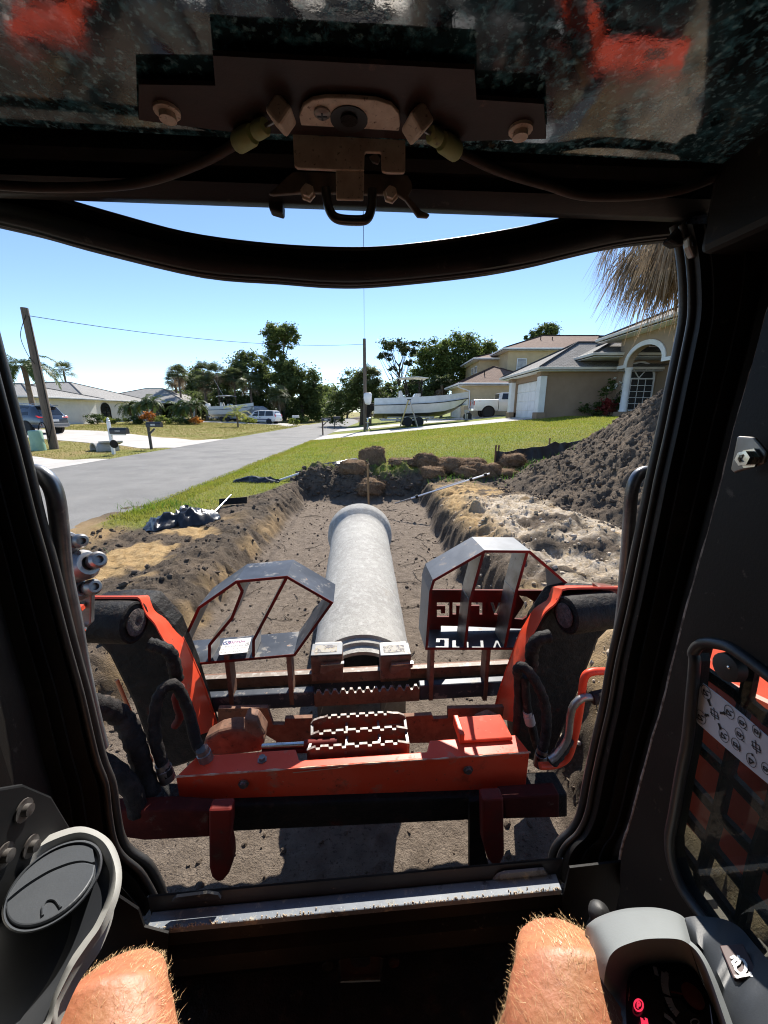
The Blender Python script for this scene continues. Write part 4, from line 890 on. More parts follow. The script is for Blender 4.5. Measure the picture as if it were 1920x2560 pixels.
# camper behind the minivan
t = thing('camper_trailer', 'covered camper with a curved pale roof behind the white minivan', 'camper', (-19.5, 60, .3))
b = MB(); b.loft([[Vector((x, 59 + y, z)) for y, z in ((-1.0, .7), (-1.05, 1.8), (-.8, 2.35 * k), (0, 2.5 * k), (.8, 2.35 * k), (1.05, 1.8), (1.0, .7))] for x, k in ((-22.2, .8), (-21.8, .97), (-20, 1.0), (-17.8, .97), (-17.2, .8))]); b.build('shell', mat('grey cover', (.4, .4, .4), .7, v=((.28, .28, .28), 2, .4, .7)), t, 50)
wheel(t, (-19.6, 57.95, .62), .33, .2, (0, -1, 0), 6)
# ================================================================ TREES AND PLANTS
def leafm(n, c, c2, tr=.4, sc=.9): return mat(n, c, .55, v=(c2, sc, .35, .65), coord='World', trans=tr, spec=.3)
lf_oak = leafm('oak leaf', (.08, .115, .035), (.12, .145, .045), .5); lf_oak2 = leafm('bright leaf', (.10, .15, .035), (.15, .18, .045), .5); lf_vine = leafm('vine leaf', (.09, .135, .035), (.125, .155, .045), .5)
lf_palm = leafm('cabbage palm leaf', (.09, .12, .045), (.13, .145, .065), .45); lf_date = leafm('date palm leaf', (.05, .085, .022), (.085, .12, .035), .35); lf_dry = leafm('dead palm leaf', (.20, .14, .085), (.30, .23, .15), .35, 3); lf_pine = leafm('pine needle', (.05, .075, .028), (.075, .09, .035), .35)
bark = mat('bark', (.12, .095, .075), .95, v=((.07, .055, .042), 5, .4, .7), bump=(22, .9, .02), coord='World', spec=.1)
palm_bark = mat('palm trunk', (.19, .15, .115), .95, v=((.11, .085, .065), 6, .4, .7), bump=(16, .9, .03), coord='World', spec=.1)
def quads(C, A, B):                    # centre, half axes -> leaf quads (diamond shaped)
    V = np.stack([C - A, C - B * .8 + A * .1, C + A, C + B * .8 + A * .1], 1).reshape(-1, 3)
    return V, np.arange(len(C) * 4).reshape(-1, 4)
def rdir(n):
    v = rng.normal(size=(n, 3)); return v / np.linalg.norm(v, axis=1)[:, None]
def leaf_cloud(cent, rad, n, size):
    """n leaves spread over clumps cent with radius rad, thicker on the outside"""
    k = rng.integers(0, len(cent), n); d = rdir(n); r = np.abs(rng.normal(0, .52, n)) + .12
    C = cent[k] + d * (rad[k] * r)[:, None] * np.array([1, 1, .72])
    a = rdir(n); a[:, 2] *= .55; b = np.cross(a, rdir(n)); b /= np.linalg.norm(b, axis=1)[:, None] + 1e-6
    s = size * rng.uniform(.55, 1.35, n)[:, None]
    return quads(C, a * s, b * s * .62)
def crown_clumps(c, rx, ry, rz, n, fill=.5, low=-.8):
    out = []
    while len(out) < n:
        d = rdir(1)[0]
        if d[2] < low: continue
        r = 1 - fill * rng.uniform() ** 1.5; out.append([c[0] + d[0] * rx * r, c[1] + d[1] * ry * r, c[2] + d[2] * rz * r])
    return np.array(out)
def tree(label, x, y, h, blobs, nl, ls, lm, tr=.22, group='trees at the far end of the road', name='tree', limbs=8, lean=(0, 0), cat='tree'):
    """blobs: (dx, dy, zc, rx, ry, rz, clumps)"""
    z = gz(x, y); t = thing(name, label, cat, (x, y, z), group)
    cs = []; rs = []
    for dx, dy, zc, rx, ry, rz, n in blobs:
        n = int(n * 1.7); c = crown_clumps((x + dx, y + dy, z + zc), rx, ry, rz, n, .6); cs.append(c); rs.append((rx * ry * rz) ** (1 / 3) * rng.uniform(.24, .62, n))
    cs = np.concatenate(cs); rs = np.concatenate(rs)
    V, Fq = leaf_cloud(cs, rs, int(nl * 1.5), ls); np_mesh('crown', V, Fq, lm, t)
    if tr:
        tb = MB(); top = max(b[2] for b in blobs); p = [Vector((x, y, z - .2)), Vector((x + lean[0] * .4 + .1, y, z + top * .35)), Vector((x + lean[0], y + lean[1], z + top * .75))]
        tb.tube(spl(p, 4), [lerp(tr, tr * .5, k / 8) for k in range(9)], 8); to = tb.build('trunk', bark, t, 60)
        lb = MB()
        for q in cs[rng.choice(len(cs), min(limbs, len(cs)), replace=False)]:
            s = p[1].lerp(p[2], rng.uniform(0, 1)); e = Vector(q); m = s.lerp(e, .5) + Vector((0, 0, -.1 * (e - s).length)); lb.tube(spl([s, m, e], 3), [tr * .4, tr * .34, tr * .3, tr * .25, tr * .2, tr * .14, tr * .08][:7], 5)
        lb.build('limb', bark, to, 60)
    return t
def fan_fronds(c, n, pet, ln, up=.95, low=-.55, nl=13, dw=.05, droop=.35):
    Vs = []; k = 0
    for i in range(n):
        az = rng.uniform(0, 6.28); el = math.asin(np.clip(rng.uniform(low, up), -1, 1)); d = np.array([math.cos(az) * math.cos(el), math.sin(az) * math.cos(el), math.sin(el)])
        p = c + d * pet * rng.uniform(.75, 1.15); p[2] -= .12 * pet
        sdir = np.cross(d, [0, 0, 1]); sdir /= np.linalg.norm(sdir) + 1e-6; udir = np.cross(sdir, d)
        w_ = .014; Vs.append([c - sdir * w_, c + sdir * w_, p + sdir * w_, p - sdir * w_])
        for j in range(nl):
            a = (j / (nl - 1) - .5) * 3.3; ld = d * math.cos(a) + sdir * math.sin(a) + udir * .12; L = ln * (1 - .22 * abs(a) / 1.65) * rng.uniform(.85, 1.1)
            m = p + ld * L * .55; e = p + ld * L - np.array([0, 0, droop * L * rng.uniform(.6, 1.4)]); q = np.cross(ld, udir); q /= np.linalg.norm(q) + 1e-6; q = q * dw
            Vs.append([p - q * .3, p + q * .3, m + q, m - q]); Vs.append([m - q, m + q, e + q * .12, e - q * .12])
    return np.array(Vs).reshape(-1, 3)
def cabbage_palm(label, x, y, h, r=1.5, n=42, group='cabbage palms across the road', skirt=10):
    z = gz(x, y); t = thing('cabbage_palm', label, 'palm tree', (x, y, z), group)
    tb = MB(); tb.tube(spl([(x, y, z - .2), (x + .1, y, z + h * .5), (x, y + .05, z + h)], 4), [.2, .18, .17, .165, .16, .16, .165, .17, .14], 10); tb.build('trunk', palm_bark, t, 60)
    V = fan_fronds(np.array([x, y, z + h + .1]), n, r * .55, r * .65); np_mesh('crown', V, np.arange(len(V)).reshape(-1, 4), lf_palm, t)
    if skirt:
        V = fan_fronds(np.array([x, y, z + h - .1]), skirt, r * .4, r * .6, -.45, -.98, 11, .05, .6); np_mesh('dead_frond', V, np.arange(len(V)).reshape(-1, 4), lf_dry, t)
    return t
def feather_fronds(c, n, L, el0, el1, nl=22, ll=.32, droop=1.0, w=.018):
    Vs = []
    for i in range(n):
        az = 6.283 * (i + rng.uniform(-.3, .3)) / n * 1.0 + (i % 3) * .7; el = rng.uniform(el0, el1); p = np.array(c, float); rach = [p.copy()]
        d = np.array([math.cos(az) * math.cos(el), math.sin(az) * math.cos(el), math.sin(el)]); K = 9
        for k in range(K):
            p = p + d * L / K; d = d + np.array([0, 0, -.15 * droop]) * (1 + k * .12); d /= np.linalg.norm(d); rach.append(p.copy())
        rach = np.array(rach)
        for k in range(K):
            s = np.cross(rach[k + 1] - rach[k], [0, 0, 1.0]); s /= np.linalg.norm(s) + 1e-6; q = s * .012 * (1 - k / K * .7); Vs.append([rach[k] - q, rach[k] + q, rach[k + 1] + q, rach[k + 1] - q])
        for j in range(nl):
            f = .12 + .88 * j / nl; u = f * K; k = min(int(u), K - 1); b = rach[k] + (rach[k + 1] - rach[k]) * (u - k); tdir = rach[k + 1] - rach[k]; tdir = tdir / np.linalg.norm(tdir); s = np.cross(tdir, [0, 0, 1.0]); s /= np.linalg.norm(s) + 1e-6; upv = np.cross(s, tdir)
            l = ll * math.sin(math.pi * min(max(f * .86 + .12, 0), 1)) * rng.uniform(.85, 1.15)
            for sg in (1, -1):
                ld = s * sg * .82 + tdir * .5 + upv * rng.uniform(-.05, .35); ld /= np.linalg.norm(ld); m = b + ld * l * .5; e = b + ld * l - np.array([0, 0, l * .25]); q = tdir * w
                Vs.append([b - q * .5, b + q * .5, m + q, m - q]); Vs.append([m - q, m + q, e + q * .1, e - q * .1])
    return np.array(Vs).reshape(-1, 3)
def feather_palm(name, label, x, y, h, L, n, lm, group, el=(-.1, 1.2), ll=.32, tr=.1, nl=22, droop=1.0, stems=((0, 0),), w=.018):
    z = gz(x, y); t = thing(name, label, 'palm tree', (x, y, z), group); Vs = []
    tb = MB()
    for sx, sy in stems:
        top = Vector((x + sx * 1.6, y + sy, z + h * (1 - .15 * abs(sx)))); tb.tube(spl([(x + sx * .2, y, z - .1), (x + sx, y + sy * .5, z + h * .5), top], 4), [tr, tr * .95, tr * .9, tr * .85, tr * .85, tr * .8, tr * .8, tr * .85, tr], 8)
        Vs.append(feather_fronds(top, n, L, el[0], el[1], nl, ll, droop, w))
    tb.build('trunk', palm_bark, t, 60); V = np.concatenate(Vs); np_mesh('crown', V, np.arange(len(V)).reshape(-1, 4), lm, t); return t
# --- left: far trees beyond the white house and the van
tree('tallest tree across the road, a column of vines with a flat top', -17.3, 69, 15, [(0, 0, 14.2, 2.6, 2.3, 1.5, 26), (1.6, 0, 13.2, 1.6, 1.6, 1.6, 14), (-.6, 0, 10.5, 1.9, 1.7, 2.8, 22), (.2, 0, 6.5, 1.6, 1.6, 3.5, 22), (.4, 0, 2.5, 1.9, 1.9, 2.5, 16)], 15000, .20, lf_vine, .35)
tree('broad dark oak on the left of the tall vine covered tree', -23.4, 72, 11, [(0, 0, 8.3, 3.6, 3.2, 2.9, 34), (-3.2, 0, 6.6, 2.6, 2.5, 2.4, 22), (3, 0, 6, 3, 3, 3, 22), (1, 0, 3, 5, 3, 2.5, 20)], 19000, .22, lf_oak, .4)
tree('dark oak right of the tall vine covered tree, nearest the road end', -13.9, 67, 9, [(0, 0, 6.2, 3.1, 3, 2.6, 30), (2.2, 0, 4.2, 2.2, 2.4, 2.4, 20), (-1.5, 0, 7.6, 2.2, 2, 2, 16), (1, 0, 2, 3.4, 2.6, 1.9, 22)], 17000, .2, lf_oak, .35)
tree('dark bushy tree behind the cabbage palms across the road', -37.5, 82, 10, [(0, 0, 6.5, 4.2, 3.4, 3.1, 34), (4.5, 0, 6, 3.4, 3, 2.8, 24), (-3, 0, 4, 4, 3, 3, 20)], 14000, .25, lf_oak, .35)
tree('low dark thicket beneath the cabbage palms across the road', -30.5, 70, 5, [(0, 0, 2.2, 5.5, 2.4, 2.6, 40), (5.5, -1, 2.4, 4.2, 1.8, 2.4, 24), (-6, 2, 2.4, 5, 2.2, 2.6, 30), (12, 0, 2.2, 4, 2, 2.4, 24)], 22000, .2, lf_oak, .12)
tree('hazy wood closing the view at the far end of the road', -9.5, 102, 9, [(-5, 0, 4.6, 6, 3, 3.4, 40), (4, 2, 4.6, 5, 3, 3.0, 34), (10, 3, 4.4, 4, 3, 2.8, 26), (-13, -3, 4.2, 5, 3, 2.8, 24)], 21000, .27, lf_oak2, .3)
tree('sparse small tree leaning over the far road end on the left', -12.9, 75, 6, [(0, 0, 4.3, 1.9, 1.8, 1.4, 16), (.6, 0, 2.0, 1.5, 1.5, 1.5, 12)], 5000, .19, lf_oak2, .16)
cp = [(-33.5, 66, 7.3, 1.9), (-30.2, 68, 7.9, 1.9), (-27.2, 66, 7.4, 1.9), (-24.9, 67, 7.0, 1.8), (-20.6, 62, 5.6, 1.9), (-15.8, 60, 3.9, 1.9), (-36.2, 70, 6.6, 1.9), (-28.6, 64, 5.6, 1.8)]
lab = ['cabbage palm leftmost but one in the row behind the date palms', 'tallest cabbage palm of the row behind the white house', 'cabbage palm right of the tallest one behind the pale skiff', 'cabbage palm nearest the big dark oak on its left', 'round cabbage palm in front of the big dark oak', 'low cabbage palm just behind the minivan roof', 'leftmost cabbage palm of the row above the white house roof', 'shorter cabbage palm standing in front of the row']
for (x, y, h, r), l in zip(cp, lab): cabbage_palm(l, x, y, h, r)
cabbage_palm('small distant palm showing above the white house roof', -59, 75, 8.6, 2.2, 30, skirt=0)
feather_palm('queen_palm', 'tall feathery palm behind the left wooden pole and SUV', -26.6, 30.2, 4.6, 3.0, 20, lf_date, 'feathery palms', (-.1, 1.1), .6, .2, 28, 1.5, w=.05)
for (x, y, h, st), l in zip(((-28.7, 45.5, 1.9, ((-.25, 0), (.25, .2))), (-26.2, 44.5, 2.4, ((-.2, 0), (.25, .1))), (-23.6, 45.5, 1.8, ((0, 0), (.3, 0))), (-21.6, 45, 2.0, ((-.2, 0), (.25, 0)))),
                            ('leftmost of the small clumped date palms before the white house', 'tallest date palm clump before the white house', 'third date palm clump from the left before the white house', 'rightmost date palm clump before the white house')):
    feather_palm('date_palm', l, x, y, h, 1.75, 19, lf_date, 'small date palms before the white house', (-.25, 1.2), .38, .09, 24, 1.25, st, .036)
yp = leafm('yellow green palm leaf', (.20, .25, .03), (.28, .26, .04), .55)
feather_palm('young_palm', 'young yellow green palm on the lawn in front of the pale skiff', -15.2, 41, 1.25, 1.9, 11, yp, 'feathery palms', (.25, 1.25), .5, .1, 18, 1.2, w=.035)
V = feather_fronds((-15.1, 41, gz(-15.2, 41) + 1.4), 1, 2.0, .5, .6, 18, .5, 1.5, .035)
def shrub(label, x, y, r, h, n, ls, lm, name='shrub', group='garden shrubs'):
    z = gz(x, y); t = thing(name, label, 'shrub', (x, y, z), group)
    c = crown_clumps((x, y, z + h * .5), r, r * .8, h * .5, 16); V, Fq = leaf_cloud(c, np.full(16, r * .4), n, ls); np_mesh('foliage', V, Fq, lm, t)
    s = MB()
    for k in range(4): a = random.uniform(0, 6.28); s.tube([(x, y, z - .05), (x + r * .5 * math.cos(a), y + r * .4 * math.sin(a), z + h * .6)], .02, 5)
    s.build('stem', bark, t, 60); return t
lf_or = leafm('orange croton leaf', (.42, .13, .02), (.5, .22, .04), .5); lf_rd = leafm('red leaf', (.3, .03, .04), (.2, .06, .04), .5); lf_gn = leafm('garden leaf', (.05, .085, .02), (.08, .11, .03), .4); lf_lime = leafm('lime leaf', (.22, .26, .04), (.16, .2, .04), .5)
for x, y, r, h, n, lm, l in ((-31.5, 43.2, 1.1, 1.0, 1500, lf_gn, 'low dark green shrub by the arched window of the white house'), (-29.6, 43.0, .8, .8, 900, lf_lime, 'pale green shrub beside the low dark one at the white house'), (-27.2, 42.6, 1.2, .9, 1700, lf_gn, 'dark shrub under the tallest date palm'), (-25.0, 42.4, .9, 1.25, 1300, lf_or, 'orange croton bush under the tallest date palm'), (-23.7, 42.2, .9, .8, 1100, lf_lime, 'lime shrub beside the orange croton bush'), (-22.2, 43.2, 1.2, .8, 1400, lf_gn, 'dark shrub between the crotons and the date palm'), (-20.4, 43.2, .75, 1.0, 1000, lf_or, 'orange red bromeliad bush near the skiff')):
    shrub(l, x, y, r, h, n, .09, lm)
shrub('low grassy bush beside the minivan nose', -17.3, 50.5, .9, .8, 1000, .1, lf_lime); shrub('small bush at the foot of the white mailbox', -11.9, 52.0, .7, .8, 900, .1, lf_lime)
for x, y, r, h, l in ((-10.8, 66, 2.2, 1.3, 'tall weeds along the left verge near the road end'), (-12.8, 60, 1.6, 1.0, 'verge weeds behind the white mailbox')): shrub(l, x, y, r, h, 1800, .13, lf_oak2)
# --- right: trees behind the boat
G2 = 'trees behind the boat'
tree('dark vine covered tree behind the right hand wooden pole', -2.6, 45.5, 6.5, [(0, 0, 4.4, 2.1, 2.0, 2.0, 30), (-1.9, 0, 2.6, 1.7, 1.6, 1.9, 20), (1.6, 0, 2.8, 1.8, 1.8, 2.2, 22), (-3.0, .3, 1.4, 1.3, 1.2, 1.3, 14)], 17000, .13, lf_oak, .3, G2)
cabbage_palm('cabbage palm poking out of the dark vine covered tree', -1.6, 44.6, 5.0, 1.6, 40, 'palms on the right', 0)
tree('slender pine with bare crooked limbs and a flat crown behind the boat', 2.0, 60, 11.6, [(-.4, 0, 10.7, 2.2, 1.8, .9, 16), (1.4, 0, 9.8, 1.5, 1.4, .7, 10), (-2.0, 0, 9.2, 1.0, 1.0, .6, 8), (1.8, 0, 8.4, .8, .8, .5, 6), (-.9, 0, 7.4, .8, .7, .4, 5), (2.4, 0, 11.0, .8, .8, .4, 5)], 5200, .17, lf_pine, .2, G2, limbs=26, name='pine_tree', lean=(.3, 0))
tree('leafy green tree behind the boat T-top', 6.2, 51, 9.8, [(0, 0, 7.4, 1.9, 1.8, 2.3, 26), (-.8, 0, 4.4, 2.5, 2.2, 2.6, 28), (1.8, 0, 5.6, 1.9, 1.9, 2.3, 22)], 13000, .17, lf_oak2, .28, G2)
tree('tallest bushy green tree left of the yellow house', 10.0, 53, 10.6, [(0, 0, 8.1, 2.7, 2.2, 2.3, 32), (2.6, 0, 7.6, 2.0, 2.0, 1.7, 20), (-1.2, 0, 5.2, 2.6, 2.4, 2.6, 26), (1.8, 0, 4.8, 2.8, 2.4, 2.6, 26)], 18000, .17, lf_oak2, .32, G2)
tree('low mixed hedge trees behind the boat console', 2.6, 47, 4.5, [(-1.2, 0, 2.2, 2.6, 1.6, 2.0, 26), (2.6, 0, 2.6, 2.2, 1.7, 2.0, 24), (.6, 1, 3.6, 1.6, 1.5, 1.3, 14)], 13000, .14, lf_oak, .12, G2)
tree('tree top showing above the yellow house roof', 30, 78, 17, [(0, 0, 15.5, 2.3, 2, 1.7, 22), (-2.4, 0, 14.6, 1.4, 1.4, 1.2, 10)], 6000, .22, lf_oak, .3, G2)
cabbage_palm('short cabbage palm between the boat and the yellow garage', 6.6, 46, 3.6, 1.5, 40, 'palms on the right', 6)
# --- plants at the tan house
t = shrub('white flowering shrub against the tan garage wall', 12.2, 21.6, .75, 2.0, 900, .085, lf_gn)
V, Fq = leaf_cloud(crown_clumps((12.45, 21.5, gz(12.4, 21.5) + 1.65), .45, .4, .45, 12), np.full(12, .12), 240, .06); np_mesh('flower', V, Fq, mat('white petal', (.75, .75, .7), .6, trans=.3), t)
shrub('magenta leaved cordyline at the foot of the flowering shrub', 11.9, 21.3, .55, .8, 500, .1, lf_rd)
shrub('low green shrub along the tan garage wall', 11.3, 21.7, .6, .7, 600, .08, lf_gn)
# --- the near palm: a boot-covered trunk behind the pillar with hanging dead fronds
x, y = 6.5, 8.8; z = gz(x, y); t = thing('cabbage_palm', 'near cabbage palm with a skirt of dry hanging fronds beside the right pillar', 'palm tree', (x, y, z), 'palms on the right')
tb = MB(); tb.tube(spl([(x, y, z - .2), (x + .05, y, z + 2.4), (x, y, z + 5.4)], 4), [.2, .19, .18, .18, .19, .22, .25, .26, .22], 12); tb.build('trunk', palm_bark, t, 60)
V = fan_fronds(np.array([x, y, z + 5.6]), 36, 1.0, 1.0, .95, -.25, 26, .022, .5); np_mesh('crown', V, np.arange(len(V)).reshape(-1, 4), lf_palm, t)
def hanging(c, n, L, spread):
    Vs = []
    for i in range(n):
        az = rng.uniform(0, 6.28); r0 = rng.uniform(.25, spread); p = c + np.array([math.cos(az) * r0 * .45, math.sin(az) * r0 * .45, rng.uniform(-.15, .75)]); q = c + np.array([math.cos(az) * r0, math.sin(az) * r0, rng.uniform(-.75, .15)])
        s = np.array([-math.sin(az), math.cos(az), 0]) * .012; Vs.append([p - s, p + s, q + s, q - s])
        for j in range(26):
            a = (j / 25 - .5) * 1.7; d = np.array([math.cos(az) * .35 + -math.sin(az) * math.sin(a) * .8, math.sin(az) * .35 + math.cos(az) * math.sin(a) * .8, -math.cos(a)]) + rng.normal(size=3) * .17
            l = L * rng.uniform(.3, 1.35); m = q + d * l * .45; e = m + (d * .45 + np.array([rng.normal() * .1, rng.normal() * .1, -.5])) * l * .6; w_ = np.array([-math.sin(az), math.cos(az), 0]) * rng.uniform(.006, .017)
            Vs.append([q - w_ * .4, q + w_ * .4, m + w_, m - w_]); Vs.append([m - w_, m + w_, e + w_ * .2, e - w_ * .2])
    return np.array(Vs).reshape(-1, 3)
Vg = fan_fronds(np.array([x - .2, y, z + 4.9]), 12, .9, 1.0, .1, -.6, 22, .022, .6); np_mesh('frond', Vg, np.arange(len(Vg)).reshape(-1, 4), leafm('olive palm leaf', (.16, .16, .05), (.2, .17, .07), .4), t)
V = hanging(np.array([x - .3, y, z + 4.25]), 130, 1.1, 1.5); np_mesh('dead_frond', V, np.arange(len(V)).reshape(-1, 4), lf_dry, t)
sk = MB()
for i in range(46):
    a = random.uniform(0, 6.28); r0 = random.uniform(.4, 1.5); p = Vector((x + r0 * math.cos(a), y + r0 * math.sin(a), z + random.uniform(3.2, 4.1))); pts = [p]
    for k in range(5): p = p + Vector((random.uniform(-.18, .18), random.uniform(-.18, .18), -random.uniform(.12, .34))); pts.append(p)
    sk.tube(spl(pts, 2), .005, 4)
sk.build('dry_stalk', mat('dry stalk', (.32, .24, .16), .9), t, 60, kind='stuff')
# ================================================================ THINGS LYING ROUND THE TRENCH
sod_m = mat('sod roots', (.24, .16, .10), .98, v=((.14, .095, .062), 7, .35, .65), bump=(55, 1, .03), spec=.05, layers=[((.36, .26, .16), 24, .54, .66), ((.06, .045, .032), 5, .62, .74)])
sod_fiber = mat('sod fibre', (.3, .2, .12), .95, v=((.30, .2, .12), 9, .4, .6), trans=.2)
def sod(label, p, d, rz, tilt=0.0, group='uprooted sod clumps', seed=0):
    t = thing('sod_clump', label, 'sod', tuple(p), group); N_ = 15
    u = np.linspace(-1, 1, N_); vs = []; fs = []
    bm = bmesh.new(); bmesh.ops.create_cube(bm, size=1); bmesh.ops.subdivide_edges(bm, edges=bm.edges, cuts=9, use_grid_fill=True)
    me = bpy.data.meshes.new('soil'); co = np.array([v.co for v in bm.verts])
    ln = np.linalg.norm(co, axis=1)[:, None]; co = co * (.1 + .9 * (.55 / np.maximum(ln, .3))) if seed != 2 else co * (.6 + .4 * (.58 / np.maximum(ln, .3)))
    n1 = fbm(co[:, 0] * 2.4 + seed * 3 + co[:, 2] * 2, co[:, 1] * 2.4 + co[:, 2] * 2.3, 4, seed) - .5; n2 = fbm(co[:, 0] * 9 + co[:, 2] * 8, co[:, 1] * 9 + seed, 3, seed + 9, True) - .5
    co = co * (1 + .85 * n1 + .34 * n2)[:, None]; co = co * np.array(d)
    c, s = math.cos(tilt), math.sin(tilt); co = np.stack([co[:, 0], co[:, 1] * c - co[:, 2] * s, co[:, 1] * s + co[:, 2] * c], -1)
    c, s = math.cos(rz), math.sin(rz); co = np.stack([co[:, 0] * c - co[:, 1] * s, co[:, 0] * s + co[:, 1] * c, co[:, 2]], -1)
    for v_, q in zip(bm.verts, co): v_.co = q
    nor = [];
    bm.normal_update(); nor = np.array([v.normal for v in bm.verts]); bm.to_mesh(me); bm.free(); me.materials.append(sod_m); finish(me, 70)
    o = bpy.data.objects.new('soil', me); COL.objects.link(o); o.parent = t
    k = rng.integers(0, len(co), 900); b = co[k] + np.array(p); dr = nor[k] + rng.normal(size=(900, 3)) * .8 + np.array([0, 0, -.5]); dr /= np.linalg.norm(dr, axis=1)[:, None]; L = rng.uniform(.04, .14, 900)[:, None]
    sd_ = rdir(900) * .0034; V = np.stack([b - sd_, b + sd_, b + dr * L + np.array([0, 0, -.01])], 1).reshape(-1, 3)
    np_mesh('fibre', V, np.arange(2700).reshape(-1, 3), sod_fiber, t, kind='stuff')
    return t
SODS = [  # u, v of the centre, distance, size, turn, tilt, label
    (806 * 1.157, 990 * 1.157, 9.5, (.55, .16, .46), .1, -.1, 'flat slab of sod standing upright behind the wooden stake'),
    (800 * 1.157, 1058 * 1.157, 8.5, (.62, .42, .34), .2, .1, 'fibrous sod clump at the far trench end beside the stake foot'),
    (760 * 1.157, 1018 * 1.157, 9.0, (.6, .4, .34), -.3, .1, 'sod clump half buried in the dark bank left of the stake'),
    (922 * 1.157, 998 * 1.157, 9.3, (.62, .4, .36), .5, -.5, 'tilted sod clump at the left end of the right sod heap'),
    (975 * 1.157, 1000 * 1.157, 9.2, (.58, .4, .32), -.2, .1, 'sod clump second from the left along the top of the right heap'),
    (934 * 1.157, 1028 * 1.157, 8.8, (.5, .35, .26), .3, .2, 'low sod clump in the front row at the left of the heap'),
    (1020 * 1.157, 992 * 1.157, 9.5, (.72, .4, .24), .2, .1, 'long flat sod clump on top of the middle of the heap'),
    (1008 * 1.157, 1022 * 1.157, 8.9, (.52, .4, .34), -.4, .2, 'sod clump with green leaves in the middle front of the heap'),
    (1052 * 1.157, 1022 * 1.157, 8.9, (.62, .42, .42), .15, -.1, 'largest sod clump behind the upper end of the silver rod'),
    (1108 * 1.157, 997 * 1.157, 9.6, (.56, .4, .32), .3, .1, 'sod clump at the right end of the heap by the silt fence'),
    (1085 * 1.157, 1040 * 1.157, 9.0, (.7, .4, .14), .1, .05, 'flattened sod scrap on the ground right of the heap'),
    (963 * 1.157, 980 * 1.157, 9.8, (.46, .3, .2), .8, .2, 'small dark sod lump at the back of the heap'),
    (872 * 1.157, 1012 * 1.157, 9.3, (.7, .4, .22), -.1, .1, 'dark matted sod lump between the stake and the heap')]
for i, (u, v, D, d, rz, ti, l) in enumerate(SODS):
    p = at(u, v, D); g = gz(p.x, p.y); p.z = max(min(p.z, g + d[2] * .75), g + d[2] * .12); sod(l, p, d, rz, ti, seed=i + 2)
# stake, levelling rod, silt fence
stake_m = mat('stake wood', (.36, .22, .1), .8, v=((.25, .15, .07), 9, .4, .7), stretch=(4, 4, .6))
p0 = at(922, 1262, 7.7); p0.z = gz(p0.x, p0.y) - .05; p1 = at(919, 1161, 7.75)
b = MB(); b.tube([p0, p0.lerp(p1, .5), p1], .022, 4); tag(b.build('wooden_stake', stake_m, None, None), 'thin wooden stake standing at the far end of the trench', 'stake')
q0 = at(1002, 1254, 7.0); q1 = at(1224, 1184, 6.9); t = thing('levelling_rod', 'silver telescopic levelling rod lying across the right trench edge', 'rod', tuple(q0))
ax = (q1 - q0).normalized(); b = MB(); b.tube([q0 + ax * .2, q1], .03, 4, sq=.6); b.build('outer_tube', mat('satin aluminium', (.62, .63, .65), .3, .9), t, None, bevel=.004)
b = MB(); b.tube([q0 - ax * .12, q0 + ax * .25], .013, 8); b.build('inner_tube', steel_dull, t, 50)
b = MB()
for f in (.17, .78, .94): b.tube([q0.lerp(q1, f), q0.lerp(q1, f) + ax * .05], .038, 8)
b.build('clamp', frame_black, t, 40)
b = MB(); b.obox(q0.lerp(q1, .4) + Vector((0, -.02, .02)), ax * .55, Vector((0, -.001, .022)), Vector((0, -.004, 0))); b.build('scale', white_decal, t, None)
silt_m = mat('black silt fabric', (.018, .018, .02), .55, v=((.035, .035, .037), 6, .4, .7), bump=(30, .4, .01), coord='World')
t = thing('silt_fence', 'low sagging black silt fence beyond the sod heap', 'fence', (2.83, 9.8, gz(2.83, 9.8)))
b = MB(); top = []; mid = []; bot = []
for k in range(46):
    f = k / 45; x = lerp(2.83, 8.0, f); y = 9.8 + 1.85 * f + .06 * math.sin(k * 1.1); g = gz(x, y); sg = .06 * abs(math.sin(k * .62))
    top.append(Vector((x, y + .05 * math.sin(k * 2.3), g + .40 - sg))); mid.append(Vector((x, y + .07 * math.sin(k * 1.7 + 1), g + .22))); bot.append(Vector((x, y - .1, g - .03)))
b.surf([top, mid, bot], (0, .006, 0)); b.build('fabric', silt_m, t, 60)
for k in (0, 1, 14, 29, 43):
    p = top[k]; b = MB(); b.box((p.x, p.y + .03, p.z - .1), (.035, .035, .5)); b.build('stake', stake_m if k > 1 else rust, t, None)
# black tarp bundle, its spade, and dark scraps along the grass edge
def crumple(name, label, pts, wid, hh, m, cat, seed=0, group=None):
    P = spl([Vector((q.x, q.y, gz(q.x, q.y))) for q in pts], 12); rails = []; n = len(P)
    for j in range(21):
        f = j / 20; r_ = []
        for i, p in enumerate(P):
            tdir = (P[min(i + 1, n - 1)] - P[max(i - 1, 0)]); tdir.z = 0; tdir.normalize(); s = Vector((-tdir.y, tdir.x, 0)); e = math.sin(math.pi * i / (n - 1)) ** .45
            nz = .25 + .75 * float(fbm(np.array([i * .17 + seed + j * .05]), np.array([j * .13 + seed - i * .03]), 3, 70 + seed, True)[0]) ** 2; off = (f - .5) * wid * e * (1 + .6 * (nz - .5))
            q = p + s * off; q.z = gz(q.x, q.y) + .012 + hh * e * math.sin(math.pi * f) ** .7 * (.1 + 1.05 * nz); r_.append(q)
        rails.append(r_)
    b = MB(); b.surf(rails); return tag(b.build(name, m, None, 75), label, cat, group)
kz = lambda x, y: onz(x * .5787, 1150 + y * .5787, .05)
tarp_m = mat('black plastic sheet', (.012, .012, .014), .28, v=((.03, .03, .033), 5, .4, .7), bump=(25, .35, .01))
